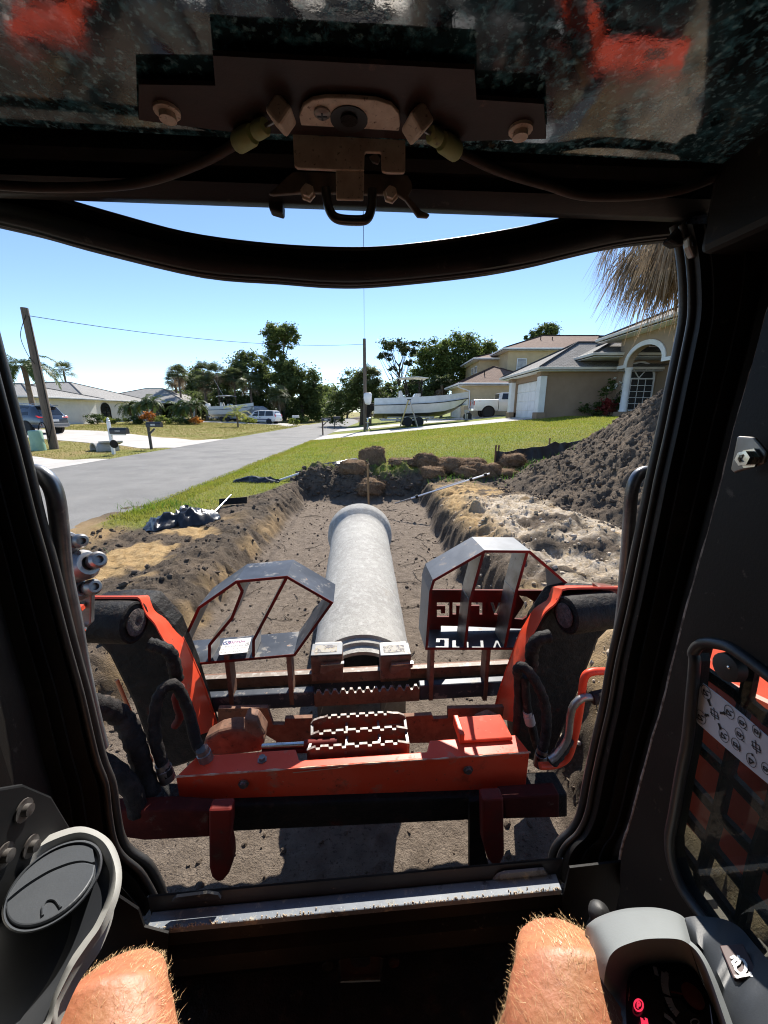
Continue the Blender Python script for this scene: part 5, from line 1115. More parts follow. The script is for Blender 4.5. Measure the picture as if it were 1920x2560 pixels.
crumple('black_tarp', 'crumpled black plastic tarp bundle lying on the left bank', [kz(668, 300), kz(740, 265), kz(830, 255), kz(955, 240)], .62, .24, tarp_m, 'tarp', 3)
crumple('plastic_scrap', 'black plastic scrap in the grass beyond the tarp bundle', [kz(1005, 90), kz(1080, 88), kz(1150, 92), kz(1210, 95)], .3, .13, tarp_m, 'plastic sheet', 5)
crumple('plastic_scrap', 'strip of black plastic at the grass edge near the far bank', [kz(1350, 40), kz(1450, 40), kz(1545, 22)], .3, .12, tarp_m, 'plastic sheet', 8)
a, b2 = kz(945, 190), kz(1065, 182); t = thing('rake', 'flat headed rake with a pale handle lying behind the tarp', 'tool', tuple(a))
for q in (a, b2): q.z = gz(q.x, q.y) + .03
b = MB(); b.obox(a, b2 - a, Vector((0, .03, .11)), Vector((0, .03, -.005))); b.build('head', frame_black, t, None, bevel=.005)
c = kz(1000, 178); d_ = kz(935, 218); c.z = gz(c.x, c.y) + .16; d_.z = gz(d_.x, d_.y) + .06; b = MB(); b.tube([c, d_ + (d_ - c) * .6], .016, 8); b.build('handle', steel_bright, t, 50)
a = kz(1205, 92); b2 = kz(1295, 90); a.z = gz(a.x, a.y) + .03; b2.z = gz(b2.x, b2.y) + .03
b = MB(); b.tube([a, b2], .025, 8); tag(b.build('white_pipe', white_paint, None, 50), 'short white pipe in the grass beside the plastic scrap', 'pipe')
# ================================================================ CONCRETE PIPE
pipe_m = mat('cast concrete pipe', (.33, .318, .29), .85, v=((.41, .395, .36), 3.2, .4, .65), bump=(75, .7, .006), coord='World', spec=.2,
             layers=[((.50, .485, .45), 22, .48, .7), ((.27, .255, .23), 55, .55, .68), ((.34, .305, .25), 2.6, .58, .74), ((.6, .58, .54), 90, .58, .7), ((.18, .165, .15), 140, .64, .7)])
PR = .3025
T0 = M(903, 1613, 1.83); T1 = M(899, 1284, 3.92); ax = (T1 - T0).normalized(); pu = (UP - ax * UP.dot(ax)).normalized(); ps = ax.cross(pu)
C0 = T0 - pu * PR; LP = (T1 - T0).length
pt = thing('concrete_pipe', 'pale grey concrete drain pipe with a flared bell end, carried above the trench floor', 'pipe', tuple(C0))
def ringp(t, r, n=56):
    return [C0 + ax * t + ps * (r * math.cos(2 * math.pi * k / n)) + pu * (r * math.sin(2 * math.pi * k / n)) for k in range(n)]
b = MB(); prof = [(.06, .235), (.0, .238), (-.004, .262), (.045, .264), (.05, .282), (.085, .284), (.09, PR)] + [(.09 + (LP - .1) * k / 14, PR + .0015 * math.sin(k * 2.1)) for k in range(1, 15)] + [(LP + .0, PR + .004), (LP + .05, PR + .035), (LP + .075, PR + .046), (LP + .19, PR + .05), (LP + .2, PR + .04), (LP + .2, .29), (LP + .06, .285), (LP + .05, .238), (.06, .235)]
b.loft([ringp(t, r) for t, r in prof], caps=False); b.build('barrel', pipe_m, pt, 40)
# ================================================================ PALLET FORK FRAME
ff = thing('pallet_fork_frame', 'dark pallet fork frame with two octagonal guard hoops, its forks inside the pipe', 'fork frame', tuple(M(905, 1720, 1.65)))
def hoop(pts, D, depth, name, wid=.012, m=navy_paint, close=True):
    """flat bar bent round the outline: an outline at distance D, drawn back along the machine by depth"""
    P = Ms(pts, D); c = sum(P, Vector()) / len(P); n = len(P); inn = []
    for i in range(n):
        p = P[i]; a = (P[i] - P[i - 1]).normalized(); q = (P[(i + 1) % n] - P[i]).normalized(); na = HD.cross(a); nb_ = HD.cross(q); nn = (na + nb_).normalized()
        if nn.dot(c - p) < 0: nn = -nn
        inn.append(p + nn * wid / max(.5, nn.dot(na if na.dot(nn) > 0 else -na)))
    b = MB(); off = HD * depth
    for i in range(n if close else n - 1):
        j = (i + 1) % n; b.add([P[i], P[j], inn[j], inn[i], P[i] + off, P[j] + off, inn[j] + off, inn[i] + off], [(0, 1, 2, 3), (4, 5, 6, 7), (0, 1, 5, 4), (3, 2, 6, 7)])
    o = b.build(name, [m], ff, None)
    e = MB()                            # red edge showing where the paint has gone
    for i in range(n if close else n - 1):
        j = (i + 1) % n; k = HD * .003; e.add([P[i] - k, P[j] - k, inn[j] - k, inn[i] - k, P[i] - HD * .0005, P[j] - HD * .0005, inn[j] - HD * .0005, inn[i] - HD * .0005], [(0, 1, 2, 3), (0, 1, 5, 4), (3, 2, 6, 7), (4, 5, 6, 7)])
    e.build('worn_edge', red_dark, o, None); return o
def slat(path, D, depth, m, parent, th=.011):
    P = Ms(path, D); b = MB()
    for i in range(len(P) - 1):
        d = (P[i + 1] - P[i]); s = HD.cross(d).normalized() * th; b.obox(P[i] - s / 2, d, s, HD * depth)
    o = b.build('slat', m, parent, None, bevel=.002)
    e = MB()
    for i in range(len(P) - 1):
        d = (P[i + 1] - P[i]); s = HD.cross(d).normalized() * (th + .002); e.obox(P[i] - s / 2 - HD * .003, d, s, HD * .0025)
    e.build('worn_edge', red_dark, o, None); return o
HL = [(425, 1668), (495, 1517), (590, 1451), (718, 1439), (834, 1506), (738, 1640)]
hl = hoop(HL, 1.60, .19, 'guard_hoop')
slat([(594, 1455), (606, 1478), (580, 1545), (524, 1612), (524, 1655)], 1.605, .13, steel_dull, hl); slat([(716, 1445), (634, 1600), (634, 1641)], 1.605, .13, steel_dull, hl)
HR = [(1063, 1624), (1073, 1478), (1082, 1449), (1211, 1375), (1325, 1376), (1418, 1456), (1425, 1560), (1395, 1624)]
hr = hoop(HR, 1.60, .19, 'guard_hoop', m=worn_steel)
slat([(1209, 1379), (1176, 1500), (1162, 1618)], 1.605, .13, steel_dull, hr); slat([(1318, 1380), (1290, 1480), (1262, 1618)], 1.605, .13, steel_dull, hr)
# white maker's decal lying on the left hoop's lower plate
def hoop_top(u, v, D=1.6): return M(u, v, D)
zb = M(632, 1640, 1.6).z + .0135
O = onz(545, 1638, zb); A = onz(618, 1631, zb) - O; B = onz(552, 1601, zb) - O; B = B - A * (B.dot(A) / A.length_squared)
d = MB(); d.obox(O, A, B, UP * .001); dc = d.build('decal', white_decal, hl, None)
A1, B1 = A.normalized(), B.normalized(); la, lb = A.length, B.length
def dxy(x, y): return O + A * x + B * y + UP * .0012
d = MB(); put_text(d, 'virnig', dxy(.50, .76), A, B, lb * .30, bold=.02); d.build('lettering', violet_ink, dc, None, fix=False)
d = MB(); put_text(d, '800.648.2408', dxy(.46, .49), A, B, lb * .13); put_text(d, 'www.virnigmfg.com', dxy(.43, .33), A, B, lb * .11); put_text(d, 'Serial # 182240', dxy(.40, .13), A, B, lb * .13); d.build('lettering', grey_ink, dc, None, fix=False)
d = MB(); put_text(d, 'USA', dxy(.92, .5), B, -A, lb * .2); d.build('lettering', ink, dc, None, fix=False)
d = MB(); hx = [(.5 * math.cos(math.pi / 3 * k + .52), .5 * math.sin(math.pi / 3 * k + .52)) for k in range(6)]
d.stroke([(x * lb * .28, y * lb * .28) for x, y in hx], dxy(.15, .76), A1, B1, lb * .055, close=True); d.stroke([(-.06 * lb, .05 * lb), (0, -.06 * lb), (.06 * lb, .05 * lb)], dxy(.15, .76), A1, B1, lb * .05); d.build('logo', blue_ink, dc, None, fix=False)
# red name plate with letters cut through it, read from the far side
def glyph_poly(rows, x0, y0, cw, ch):
    return [[(x0 + a * cw, y0 + b * ch) for a, b in r] for r in rows]
L_ = {'V': [[(0, 1), (.28, 1), (.5, .35), (.72, 1), (1, 1), (.64, 0), (.36, 0)]], 'I': [[(.3, 0), (.7, 0), (.7, 1), (.3, 1)]],
      'R': [[(0, 0), (.28, 0), (.28, .72), (1, .72), (1, 1), (0, 1)]], 'N': [[(0, 0), (.28, 0), (.28, .74), (.66, .74), (.66, 0), (1, 0), (1, 1), (0, 1)]],
      'G': [[(0, 0), (1, 0), (1, 1), (0, 1), (0, .76), (.66, .76), (.66, .24), (.34, .24), (.34, .5), (0, .5)][::-1]]}
def cut_plate(corners, D, th, holes, m, name, parent):
    cu = bpy.data.curves.new('outline', 'CURVE'); cu.dimensions = '2D'; cu.fill_mode = 'BOTH'; cu.extrude = th / 2
    O_ = M(*corners[0], D)
    for poly in [corners] + holes:
        sp_ = cu.splines.new('POLY'); sp_.points.add(len(poly) - 1); sp_.use_cyclic_u = True
        for q, (u, v) in zip(sp_.points, poly): p = M(u, v, D) - O_; q.co = (p.dot(RT), p.dot(UP), 0, 1)
    o = bpy.data.objects.new('outline', cu); COL.objects.link(o); bpy.context.view_layer.update()
    me = bpy.data.meshes.new_from_object(o.evaluated_get(bpy.context.evaluated_depsgraph_get())); b = MB()
    b.add([O_ + RT * v_.co.x + UP * v_.co.y + HD * v_.co.z for v_ in me.vertices], [list(p.vertices) for p in me.polygons]); bpy.data.objects.remove(o); bpy.data.meshes.remove(me); bpy.data.curves.remove(cu)
    return b.build(name, m, parent, None)
zp = lambda x, y: (1040 + x * .3134, 1320 + y * .3134)
holes = []
for ch, x0, x1 in (('G', 165, 265), ('N', 290, 380), ('I', 388, 428), ('R', 438, 530), ('I', 540, 580), ('V', 590, 680)):
    for g in L_[ch]: holes.append([zp(x1 - a * (x1 - x0), lerp(685, 590, b_)) if ch != 'I' else zp(lerp(x0, x1, a), lerp(668, 590, b_)) for a, b_ in g])
    if ch == 'G': holes[-1] = [zp(x1 - a * (x1 - x0), lerp(705, 590, b_)) for a, b_ in L_[ch][0]]; holes[-1] = [(zp(165, 0)[0] + zp(265, 0)[0] - u, v) for u, v in holes[-1]]
holes.append([zp(800, 690), zp(780, 720), zp(850, 725), zp(925, 670), zp(940, 585), zp(880, 545), zp(820, 535), zp(860, 590), zp(835, 640)])
holes = [[(u, v) for u, v in h_] for h_ in holes]
cut_plate([zp(*q) for q in ((120, 490), (1045, 495), (1010, 570), (960, 700), (830, 800), (100, 768))], 1.76, .012, holes, red_dark, 'name_plate', hr)
b = MB(); b.prism(Ms([zp(*q) for q in ((100, 770), (198, 770), (205, 890), (240, 945), (80, 945))], 1.757), HD * .012); b.build('plate_leg', red_dark, hr, None)
b = MB(); b.lathe(M(*zp(183, 870), 1.755), -HD, [(0, .011), (.006, .011), (.008, .006), (.0081, .0005)], 6); b.build('bolt', rust, hr, None)
# rails, fork carriages, step teeth
b = MB(); p0 = M(500, 1697, 1.69); p1 = M(1280, 1666, 1.69); p1.z = p0.z = (p0.z + p1.z) / 2
b.obox(p0, p1 - p0, HD * .05, UP * -.055); b.build('upper_rail', rust, ff, None, bevel=.004)
b = MB(); b.obox(p0 - UP * .057 + HD * .02, p1 - p0, HD * .02, UP * -.11); b.build('back_plate', navy_paint, ff, None)
b = MB(); b.obox(p0 + HD * .0 + UP * .0015, p1 - p0, HD * .03, UP * .004); b.build('rail_edge', mat('scraped edge', (.2, .16, .13), .6, .1, v=((.36, .33, .3), 30, .5, .62)), ff, None)
q0 = M(430, 1741, 1.60); q1 = M(1290, 1710, 1.60); q1.z = q0.z = (q0.z + q1.z) / 2
for a_, c_ in ((0, .395), (.705, 1)):
    b = MB(); b.obox(q0.lerp(q1, a_), (q1 - q0) * (c_ - a_), HD * .045, UP * -.085); b.build('lower_rail', navy_paint, ff, None, bevel=.006)
outl = [q0.lerp(q1, .395) - UP * .085, q0.lerp(q1, .395) - UP * .01]; NT = 13
for k in range(NT):
    f0 = lerp(.395, .705, (k + .12) / NT)
    for da, dz in ((0, -.022), (.25, 0), (.55, 0), (.8, -.022)): outl.append(q0.lerp(q1, lerp(.395, .705, (k + .12 + da) / NT)) + UP * (dz - .0))
outl += [q0.lerp(q1, .705) - UP * .01, q0.lerp(q1, .705) - UP * .085]
b = MB(); b.prism(outl, HD * .014); b.build('toothed_step', rust, ff, None)
b = MB(); n_ = len(outl)
for i in range(1, n_ - 2): b.obox(outl[i] + UP * .0005, outl[i + 1] - outl[i], HD * .014, UP * .0025)
b.build('tooth_edge', mat('worn tooth', (.36, .33, .3), .5, .2, v=((.2, .15, .12), 40, .45, .6)), ff, None)
for (u0, u1, vt, vb) in ((776, 856, 1642, 1705), (951, 1028, 1642, 1700)):
    t_ = M(u0, vt, 1.66); s_ = M(u1, vt, 1.66); s_.z = t_.z; z1 = M(u0, vb, 1.66).z; wv = s_ - t_
    b = MB(); b.prism([t_, t_ + HD * .10, t_ + HD * .10 - UP * .19, t_ + HD * .05 - UP * .19, t_ + HD * .045 + UP * (z1 - t_.z) * .95, t_ + UP * (z1 - t_.z)], wv); fk = b.build('fork', rust, ff, None, bevel=.006)
    b = MB(); b.obox(t_ + UP * .001, wv, HD * .10, UP * .006); b.build('fork_cap', worn_steel, fk, None, bevel=.003)
    b = MB(); b.obox(t_ + wv * .12 + HD * .02 + UP * .0075, wv * .7, HD * .06, UP * .001); b.build('decal', mat('torn decal', (.34, .32, .28), .7, layers=[((.10, .09, .10), 34, .5, .53), ((.36, .3, .18), 70, .55, .6)]), fk, None)
    b = MB(); b.prism([t_ + wv * .33 - UP * .036, t_ + wv * .28 - UP * .075, t_ + wv * .45 - UP * .085, t_ + wv * .72 - UP * .06, t_ + wv * 1.03 - UP * .05, t_ + wv * 1.03 - UP * .03], -HD * .03); b.build('latch_lever', rust, fk, None, bevel=.004)
    b = MB(); b.obox(t_ + wv * .33 - UP * .034 - HD * .031, wv * .72 + UP * .004, HD * .02, UP * .006); b.build('latch_edge', steel_bright, fk, None)
    b = MB(); bl = t_ + wv * .05 + HD * .105; b.obox(bl + UP * -.02, wv * .9, HD * .045, UP * -.46); b.obox(bl + UP * -.48, wv * .9, ax * 1.15, UP * .05); b.build('blade', steel_dull, fk, None, bevel=.006)
for u, v0, v1 in ((566, 1640, 1764), (722, 1640, 1764), (1083, 1624, 1752), (1224, 1624, 1752)):
    a_ = M(u - 7, v0, 1.598); b = MB(); b.obox(a_, RT * .022, HD * .07, UP * (M(u, v1, 1.598).z - a_.z)); b.build('upright', rust, ff, None, bevel=.003)
# ================================================================ THE TRACK LOADER
ld = thing('track_loader', 'orange red and black compact track loader seen from inside its cab', 'track loader', tuple(mp(0, 0, -.32)))
# ---- outside: cross beam, step, arms
def quad3(name, pts, off, m, parent=ld, bevel=None): b = MB(); b.prism(pts, off); return b.build(name, m, parent, None, bevel=bevel)
bt = M(437, 1939, 1.13); bu = M(1325, 1884, 1.13); zt2 = (bt.z + bu.z) / 2; bt.z = bu.z = zt2; bw = bu - bt
b = MB(); hB = .196; e1, e2 = .045, .02
b.prism([bt, bt + RT * e1 + HD * .085, bt + bw * .315 + HD * .085, bt + bw * .33 + HD * .035, bt + bw * .70 + HD * .035, bt + bw * .715 + HD * .085, bu - RT * e2 + HD * .085, bu], UP * -hB)
beam = b.build('cross_beam', red_paint, ld, None, bevel=.006, seg=3)
b = MB(); pts_ = [bt + bw * (k / 60) + UP * (.0005 + .0012 * math.sin(k * 1.7) * random.random()) - HD * .0008 for k in range(61)]
b.tube(pts_, [.0022 + .0022 * random.random() for _ in pts_], 5); b.build('worn_edge', mat('worn cream edge', (.6, .42, .28), .7, v=((.5, .1, .05), 22, .4, .6), layers=[((.12, .06, .04), 40, .58, .66)]), beam, 60)
for u, v in ((609, 1959), (1170, 1924)):
    b = MB(); b.lathe(M(u, v, 1.128), -HD, [(0, .019), (.004, .019), (.004, .013), (.012, .012), (.013, .0005)], 8); b.build('bolt', steel_dull, beam, 40)
b = MB(); b.lathe(bt + bw * .225 + HD * .045, UP, [(0, .018), (.004, .018), (.004, .012), (.016, .012), (.017, .0005)], 6); b.build('bolt', steel_dull, beam, 40)
b = MB(); f_ = bt + bw * .81 + HD * .055 + UP * .002; b.prism([f_, f_ + bw * .155, f_ + bw * .145 + HD * .10 + UP * .02, f_ + bw * .0 + HD * .10 + UP * .02], UP * .014); b.obox(f_ - RT * .012, RT * .02, HD * .1, UP * .045); b.build('bracket', red_paint, beam, None, bevel=.004)
b = MB(); b.obox(M(732, 1933, 1.128), M(860, 1919, 1.128) - M(732, 1933, 1.128), -HD * .0006, UP * .0035); b.build('scratch', mat('scratch', (.55, .35, .25), .7), beam, None)
# toothed step behind the beam
sg = None
for i, (ul, ur, vl, vr, D, hgt) in enumerate(((776, 1015, 1796, 1790, 1.34, .045), (776, 1019, 1825, 1817, 1.26, .04), (766, 1024, 1866, 1858, 1.19, .05))):
    a_ = M(ul, vl, D); c_ = M(ur, vr, D); c_.z = a_.z = zt2 + .012; wv = c_ - a_; o_ = [a_ - UP * hgt, a_]; NT = 7
    if i == 0: o_ = [a_ - UP * hgt, a_ - UP * .022, a_ + wv * .03 - UP * .006, a_ + wv * .10 + UP * .004, a_ + wv * .14 + UP * .006]
    lo, hi = (.16, .84) if i == 0 else (.06, .94)
    for k in range(NT):
        for da, dz in ((.1, .012), (.16, 0), (.44, 0), (.5, .012)): o_.append(a_ + wv * lerp(lo, hi, (k + da + .35) / NT - .04) + UP * (dz if i else dz + .0))
    o_ += ([a_ + wv * .86 + UP * .006, a_ + wv * .92 + UP * .004, a_ + wv * .98 - UP * .008, c_ - UP * .022, c_ - UP * hgt] if i == 0 else [c_, c_ - UP * hgt])
    b = MB(); b.prism(o_, HD * .010); q_ = b.build('step_bar', red_worn, ld, None)
    e = MB()
    for j in range(1, len(o_) - 2): e.obox(o_[j] + UP * .0005, o_[j + 1] - o_[j], HD * .010, UP * .002)
    e.build('tooth_edge', mat('polished edge', (.40, .35, .31), .5, .1, v=((.2, .14, .11), 50, .42, .6)), q_, None)
    if i == 0: top_l, top_r = o_[1], o_[-2]
    else:
        for s_, p_, n_ in ((0, top_l, a_), (1, top_r, c_)):
            e = MB(); e.obox(p_, n_ - p_, RT * (.010 if s_ == 0 else -.010), UP * -.05); e.build('step_side', steel_dull, q_, None)
        for f in (.36, .69):
            e = MB(); p_ = top_l.lerp(top_r, f) + UP * .0; n_ = a_ + wv * f - UP * .012; e.obox(p_, n_ - p_, RT * .009, UP * -.012); e.build('step_rib', steel_dull, q_, None)
        top_l, top_r = a_ - UP * .012, c_ - UP * .012
b = MB(); b.tube([M(655, 1866, 1.24), M(760, 1861, 1.24)], .011, 10); b.build('rod', steel_bright, ld, 50); b = MB(); b.tube([M(655, 1878, 1.235), M(770, 1874, 1.235)], .012, 8); b.tube([M(760, 1861, 1.24), M(842, 1856, 1.24)], .016, 10); b.build('cylinder', red_dark, ld, 50)
quad3('attach_plate', Ms([(545, 1772), (668, 1770), (682, 1812), (712, 1812), (712, 1797), (780, 1795), (780, 1850), (690, 1853), (655, 1832), (600, 1885), (545, 1895)], 1.44), HD * .02, rust)
quad3('attach_plate', Ms([(1005, 1792), (1080, 1788), (1084, 1798), (1120, 1796), (1120, 1772), (1260, 1768), (1250, 1840), (1150, 1856), (1010, 1858)], 1.44), HD * .02, rust)
quad3('attach_plate', Ms([(690, 1812), (1010, 1812), (1010, 1858), (690, 1866)], 1.46), HD * .02, rust)
for pts, D in (([(510, 1850), (545, 1830), (580, 1822), (640, 1825), (660, 1850), (655, 1880), (560, 1892), (505, 1890)], 1.30), ([(608, 1798), (640, 1803), (665, 1840), (645, 1850), (610, 1830)], 1.28), ([(1195, 1815), (1230, 1800), (1262, 1815), (1262, 1850), (1190, 1855)], 1.32)):
    quad3('cam_lever', Ms(pts, D), HD * .07, rust, bevel=.012)
# arm shrouds: sheet from the front edge back towards the outside
def shroud(front, back, D0, D1, m): 
    b = MB(); F_ = spl(Ms(front, D0), 3); B_ = spl(Ms(back, D1), 3); b.surf([F_, [p.lerp(q, .5) for p, q in zip(F_, B_)], B_], HD * .004 + UP * .007)
    o = b.build('arm_shroud', m, ld, 30)
    e = MB(); e.tube([p - HD * .002 for p in F_], .006, 6); e.build('shroud_edge', red_paint, o, 50); return o
shroud([(231, 1494), (346, 1494), (369, 1493), (381, 1506), (395, 1529), (421, 1548), (444, 1574), (466, 1612), (487, 1659), (513, 1722), (546, 1822)],
       [(205, 1497), (320, 1497), (345, 1499), (355, 1515), (365, 1540), (385, 1562), (400, 1590), (420, 1625), (440, 1672), (462, 1738), (492, 1840)], 1.55, 1.38, red_paint)
shroud([(1560, 1469), (1503, 1469), (1393, 1469), (1379, 1479), (1365, 1505), (1336, 1526), (1313, 1561), (1299, 1587), (1271, 1662), (1247, 1733), (1233, 1792)],
       [(1580, 1473), (1520, 1473), (1418, 1475), (1404, 1487), (1390, 1512), (1363, 1535), (1343, 1570), (1331, 1596), (1307, 1672), (1290, 1742), (1283, 1805)], 1.55, 1.38, red_paint)
for X0_, X1_ in ((-.90, -.74), (.72, .88)):
    prof = [(-1.0, 1.45), (-.2, 1.22), (.45, 1.12), (.78, 1.04), (.82, .98), (.82, .74), (.78, .70), (.3, .72), (-.2, .80), (-1.0, 1.0)]
    b = MB(); b.prism([mp(X0_, d, z) for d, z in prof], RT * (X1_ - X0_)); b.build('loader_arm', red_paint, ld, None, bevel=.012)
for cx, pts in ((0, [(215, 1510), (300, 1500), (372, 1505), (430, 1570), (475, 1680), (500, 1760), (530, 1850), (500, 1900), (430, 1925), (372, 1880), (330, 1760), (270, 1640), (215, 1580)]),
                (1, [(1540, 1485), (1440, 1480), (1392, 1490), (1345, 1560), (1305, 1690), (1285, 1800), (1290, 1890), (1370, 1920), (1400, 1850), (1445, 1740), (1500, 1600), (1560, 1540)])):
    quad3('arm_link', Ms(pts, 1.50), HD * .12, frame_black, bevel=.02)
for u, v, s, L_n in ((339, 1556, -1, .20), (1412, 1538, 1, .22)):
    b = MB(); c_ = M(u, v, 1.34); b.lathe(c_, RT * s + HD * .15, [(0, .0005), (.0, .018), (.003, .055), (.004, .064), (.0, .068), (.004, .076), (.03, .078), (L_n, .078), (L_n, .001)], 26); bo = b.build('pivot_boss', frame_black, ld, 40)
    b = MB(); b.lathe(c_ - (RT * s) * .002, -RT * s - HD * .15, [(0, .05), (.004, .05), (.008, .03), (.006, .012), (.001, .0005)], 18); b.build('boss_cap', mat('caked grease', (.06, .045, .04), .9, v=((.14, .1, .09), 60, .4, .65), bump=(80, 1, .02)), bo, 60)
quad3('arm_cap', Ms([(1500, 1470), (1560, 1478), (1570, 1545), (1540, 1560), (1515, 1520)], 1.40), HD * .08, red_worn, bevel=.02)
def hose(name, pts, D, r, m=hose_m, n=10, bumps=.12, parent=ld):
    if not isinstance(D, (list, tuple)): D = [D] * len(pts)
    P = spl([M(u, v, d) for (u, v), d in zip(pts, D)], 6)
    rr = [r * (1 + bumps * math.sin(i * 1.9 + pts[0][0]) * random.uniform(.2, 1)) for i in range(len(P))]
    b = MB(); b.tube(P, rr, n); return b.build(name, m, parent, 60)
def collar(pts, D, r, m=steel_dull, parent=ld):
    b = MB(); a_ = M(*pts[0], D); c_ = M(*pts[1], D); b.tube([a_, a_.lerp(c_, .3), a_.lerp(c_, .32), c_], [r, r, r * 1.15, r * 1.15], 10); return b.build('hose_collar', m, parent, 40)
h1 = hose('hydraulic_hose', [(513, 1894), (491, 1856), (475, 1790), (456, 1740), (436, 1713), (412, 1719), (394, 1748), (386, 1797), (388, 1844), (400, 1891), (419, 1938)], [1.2, 1.22, 1.25, 1.25, 1.24, 1.22, 1.2, 1.18, 1.16, 1.15, 1.14], .020)
collar([(505, 1872), (518, 1905)], 1.195, .0225, parent=h1); collar([(404, 1908), (420, 1948)], 1.145, .023, parent=h1)
hose('hydraulic_hose', [(225, 1760), (262, 1768), (300, 1790), (325, 1825), (345, 1880), (360, 1940), (380, 1990)], [1.1, 1.12, 1.14, 1.14, 1.13, 1.12, 1.1], .033)
hose('hydraulic_hose', [(437, 1815), (450, 1790), (440, 1745), (452, 1715)], 1.32, .016, red_dark); hose('hydraulic_hose', [(240, 1900), (290, 1930), (330, 1975), (345, 2030)], 1.05, .03)
hose('hose_elbow', [(372, 1610), (400, 1618), (425, 1632), (436, 1665), (442, 1700)], 1.3, .024, frame_black)
hose('arm_edge', [(292, 1700), (330, 1790), (380, 1905)], 1.42, .007, mat('orange edge', (.6, .2, .08), .6), 6, 0)
h2 = hose('hydraulic_hose', [(1296, 1690), (1294, 1674), (1306, 1666), (1328, 1686), (1352, 1730), (1364, 1768), (1366, 1813), (1362, 1850), (1350, 1898)], [1.26, 1.25, 1.24, 1.22, 1.2, 1.19, 1.18, 1.17, 1.16], .019)
collar([(1356, 1872), (1348, 1912)], 1.165, .021, parent=h2)
hose('hydraulic_hose', [(1294, 1676), (1296, 1740), (1291, 1830)], 1.27, .017); h3 = hose('hydraulic_hose', [(1312, 1690), (1316, 1754), (1326, 1801), (1338, 1850), (1345, 1870)], 1.25, .017); collar([(1318, 1778), (1326, 1808)], 1.248, .018, mat('pale tape', (.42, .34, .3), .7), h3)
hose('red_pipe', [(1560, 1684), (1522, 1679), (1480, 1680), (1461, 1695), (1454, 1742), (1447, 1789), (1435, 1848), (1419, 1893), (1388, 1912), (1350, 1915)], [1.1] * 10, .0135, red_paint, 10, 0)
hose('hydraulic_hose', [(1487, 1744), (1459, 1744), (1436, 1762), (1426, 1790), (1419, 1846), (1393, 1886), (1375, 1900)], 1.08, [.013][0], steel_dull, 10, .05); b = MB(); b.tube([M(1480, 1746, 1.08), M(1530, 1736, 1.08)], [.022, .024], 10); b.build('hose_collar', hose_m, ld, 40)
hose('hydraulic_hose', [(1420, 1846), (1400, 1880), (1378, 1905)], 1.09, .022)
hose('hose_elbow', [(1375, 1590), (1345, 1598), (1330, 1625), (1330, 1660)], 1.3, .026, frame_black)
# hydraulic coupler block beyond the left pillar
cp_ = []
for (a_, c_, r_, nm) in (((120, 1385), (175, 1352), .030, 0), ((175, 1352), (206, 1352), .018, 1), ((130, 1440), (222, 1408), .040, 0), ((218, 1410), (248, 1398), .022, 1), ((170, 1490), (205, 1472), .026, 0), ((200, 1474), (238, 1466), .021, 1)):
    p = M(*a_, 1.12); q = M(*c_, 1.08); d_ = (q - p).length; b = MB(); b.lathe(p, q - p, [(0, r_ * .8), (.004, r_), (d_ * .62, r_), (d_ * .66, r_ * 1.1), (d_ * .9, r_ * 1.1), (d_, r_ * .82), (d_ + .0005, r_ * .5), (d_ - .01, r_ * .5), (d_ - .0101, .0005)], 16)
    o_ = b.build('coupling', steel_dull, ld, 35); cp_.append(o_)
quad3('coupler_bracket', Ms([(185, 1500), (222, 1478), (228, 1484), (226, 1560), (205, 1580), (190, 1570)], 1.1), HD * .02, steel_dull, bevel=.003)
for u, v in ((205, 1514), (206, 1570)): b = MB(); b.lathe(M(u, v, 1.095), -HD + RT * .3, [(0, .012), (.012, .012), (.013, .0005)], 6); b.build('bolt', steel_bright, ld, None)
# front of the machine under the beam: dark cross member, red laterals, red hooks, tracks
quad3('cross_member', Ms([(300, 2026), (1420, 1985), (1420, 2045), (1180, 2052), (640, 2078), (300, 2098)], 1.10), HD * .10, frame_black, bevel=.01)
shaded = mat('sooty red paint', (.05, .008, .006), .75, v=((.10, .015, .01), 8, .45, .7), bump=(50, .5, .003), layers=[((.13, .09, .065), 12, .6, .74)], spec=.15)  # the laterals' red, darkened to stand for the beam's shadow
quad3('front_plate', Ms([(270, 2030), (430, 2024), (526, 2030), (526, 2094), (362, 2103), (270, 2090)], 1.03), HD * .05, shaded, bevel=.008)
quad3('front_plate', Ms([(1254, 1996), (1400, 1986), (1400, 2046), (1262, 2047)], 1.03), HD * .05, shaded, bevel=.008)
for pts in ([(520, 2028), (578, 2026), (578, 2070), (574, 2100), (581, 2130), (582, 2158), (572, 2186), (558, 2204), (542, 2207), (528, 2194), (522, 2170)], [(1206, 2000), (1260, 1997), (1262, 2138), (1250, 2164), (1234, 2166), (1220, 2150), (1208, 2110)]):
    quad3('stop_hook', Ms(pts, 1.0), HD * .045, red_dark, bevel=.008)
quad3('link_plate', Ms([(1174, 2005), (1209, 2002), (1209, 2110), (1222, 2166), (1174, 2176)], 1.06), HD * .02, frame_black)
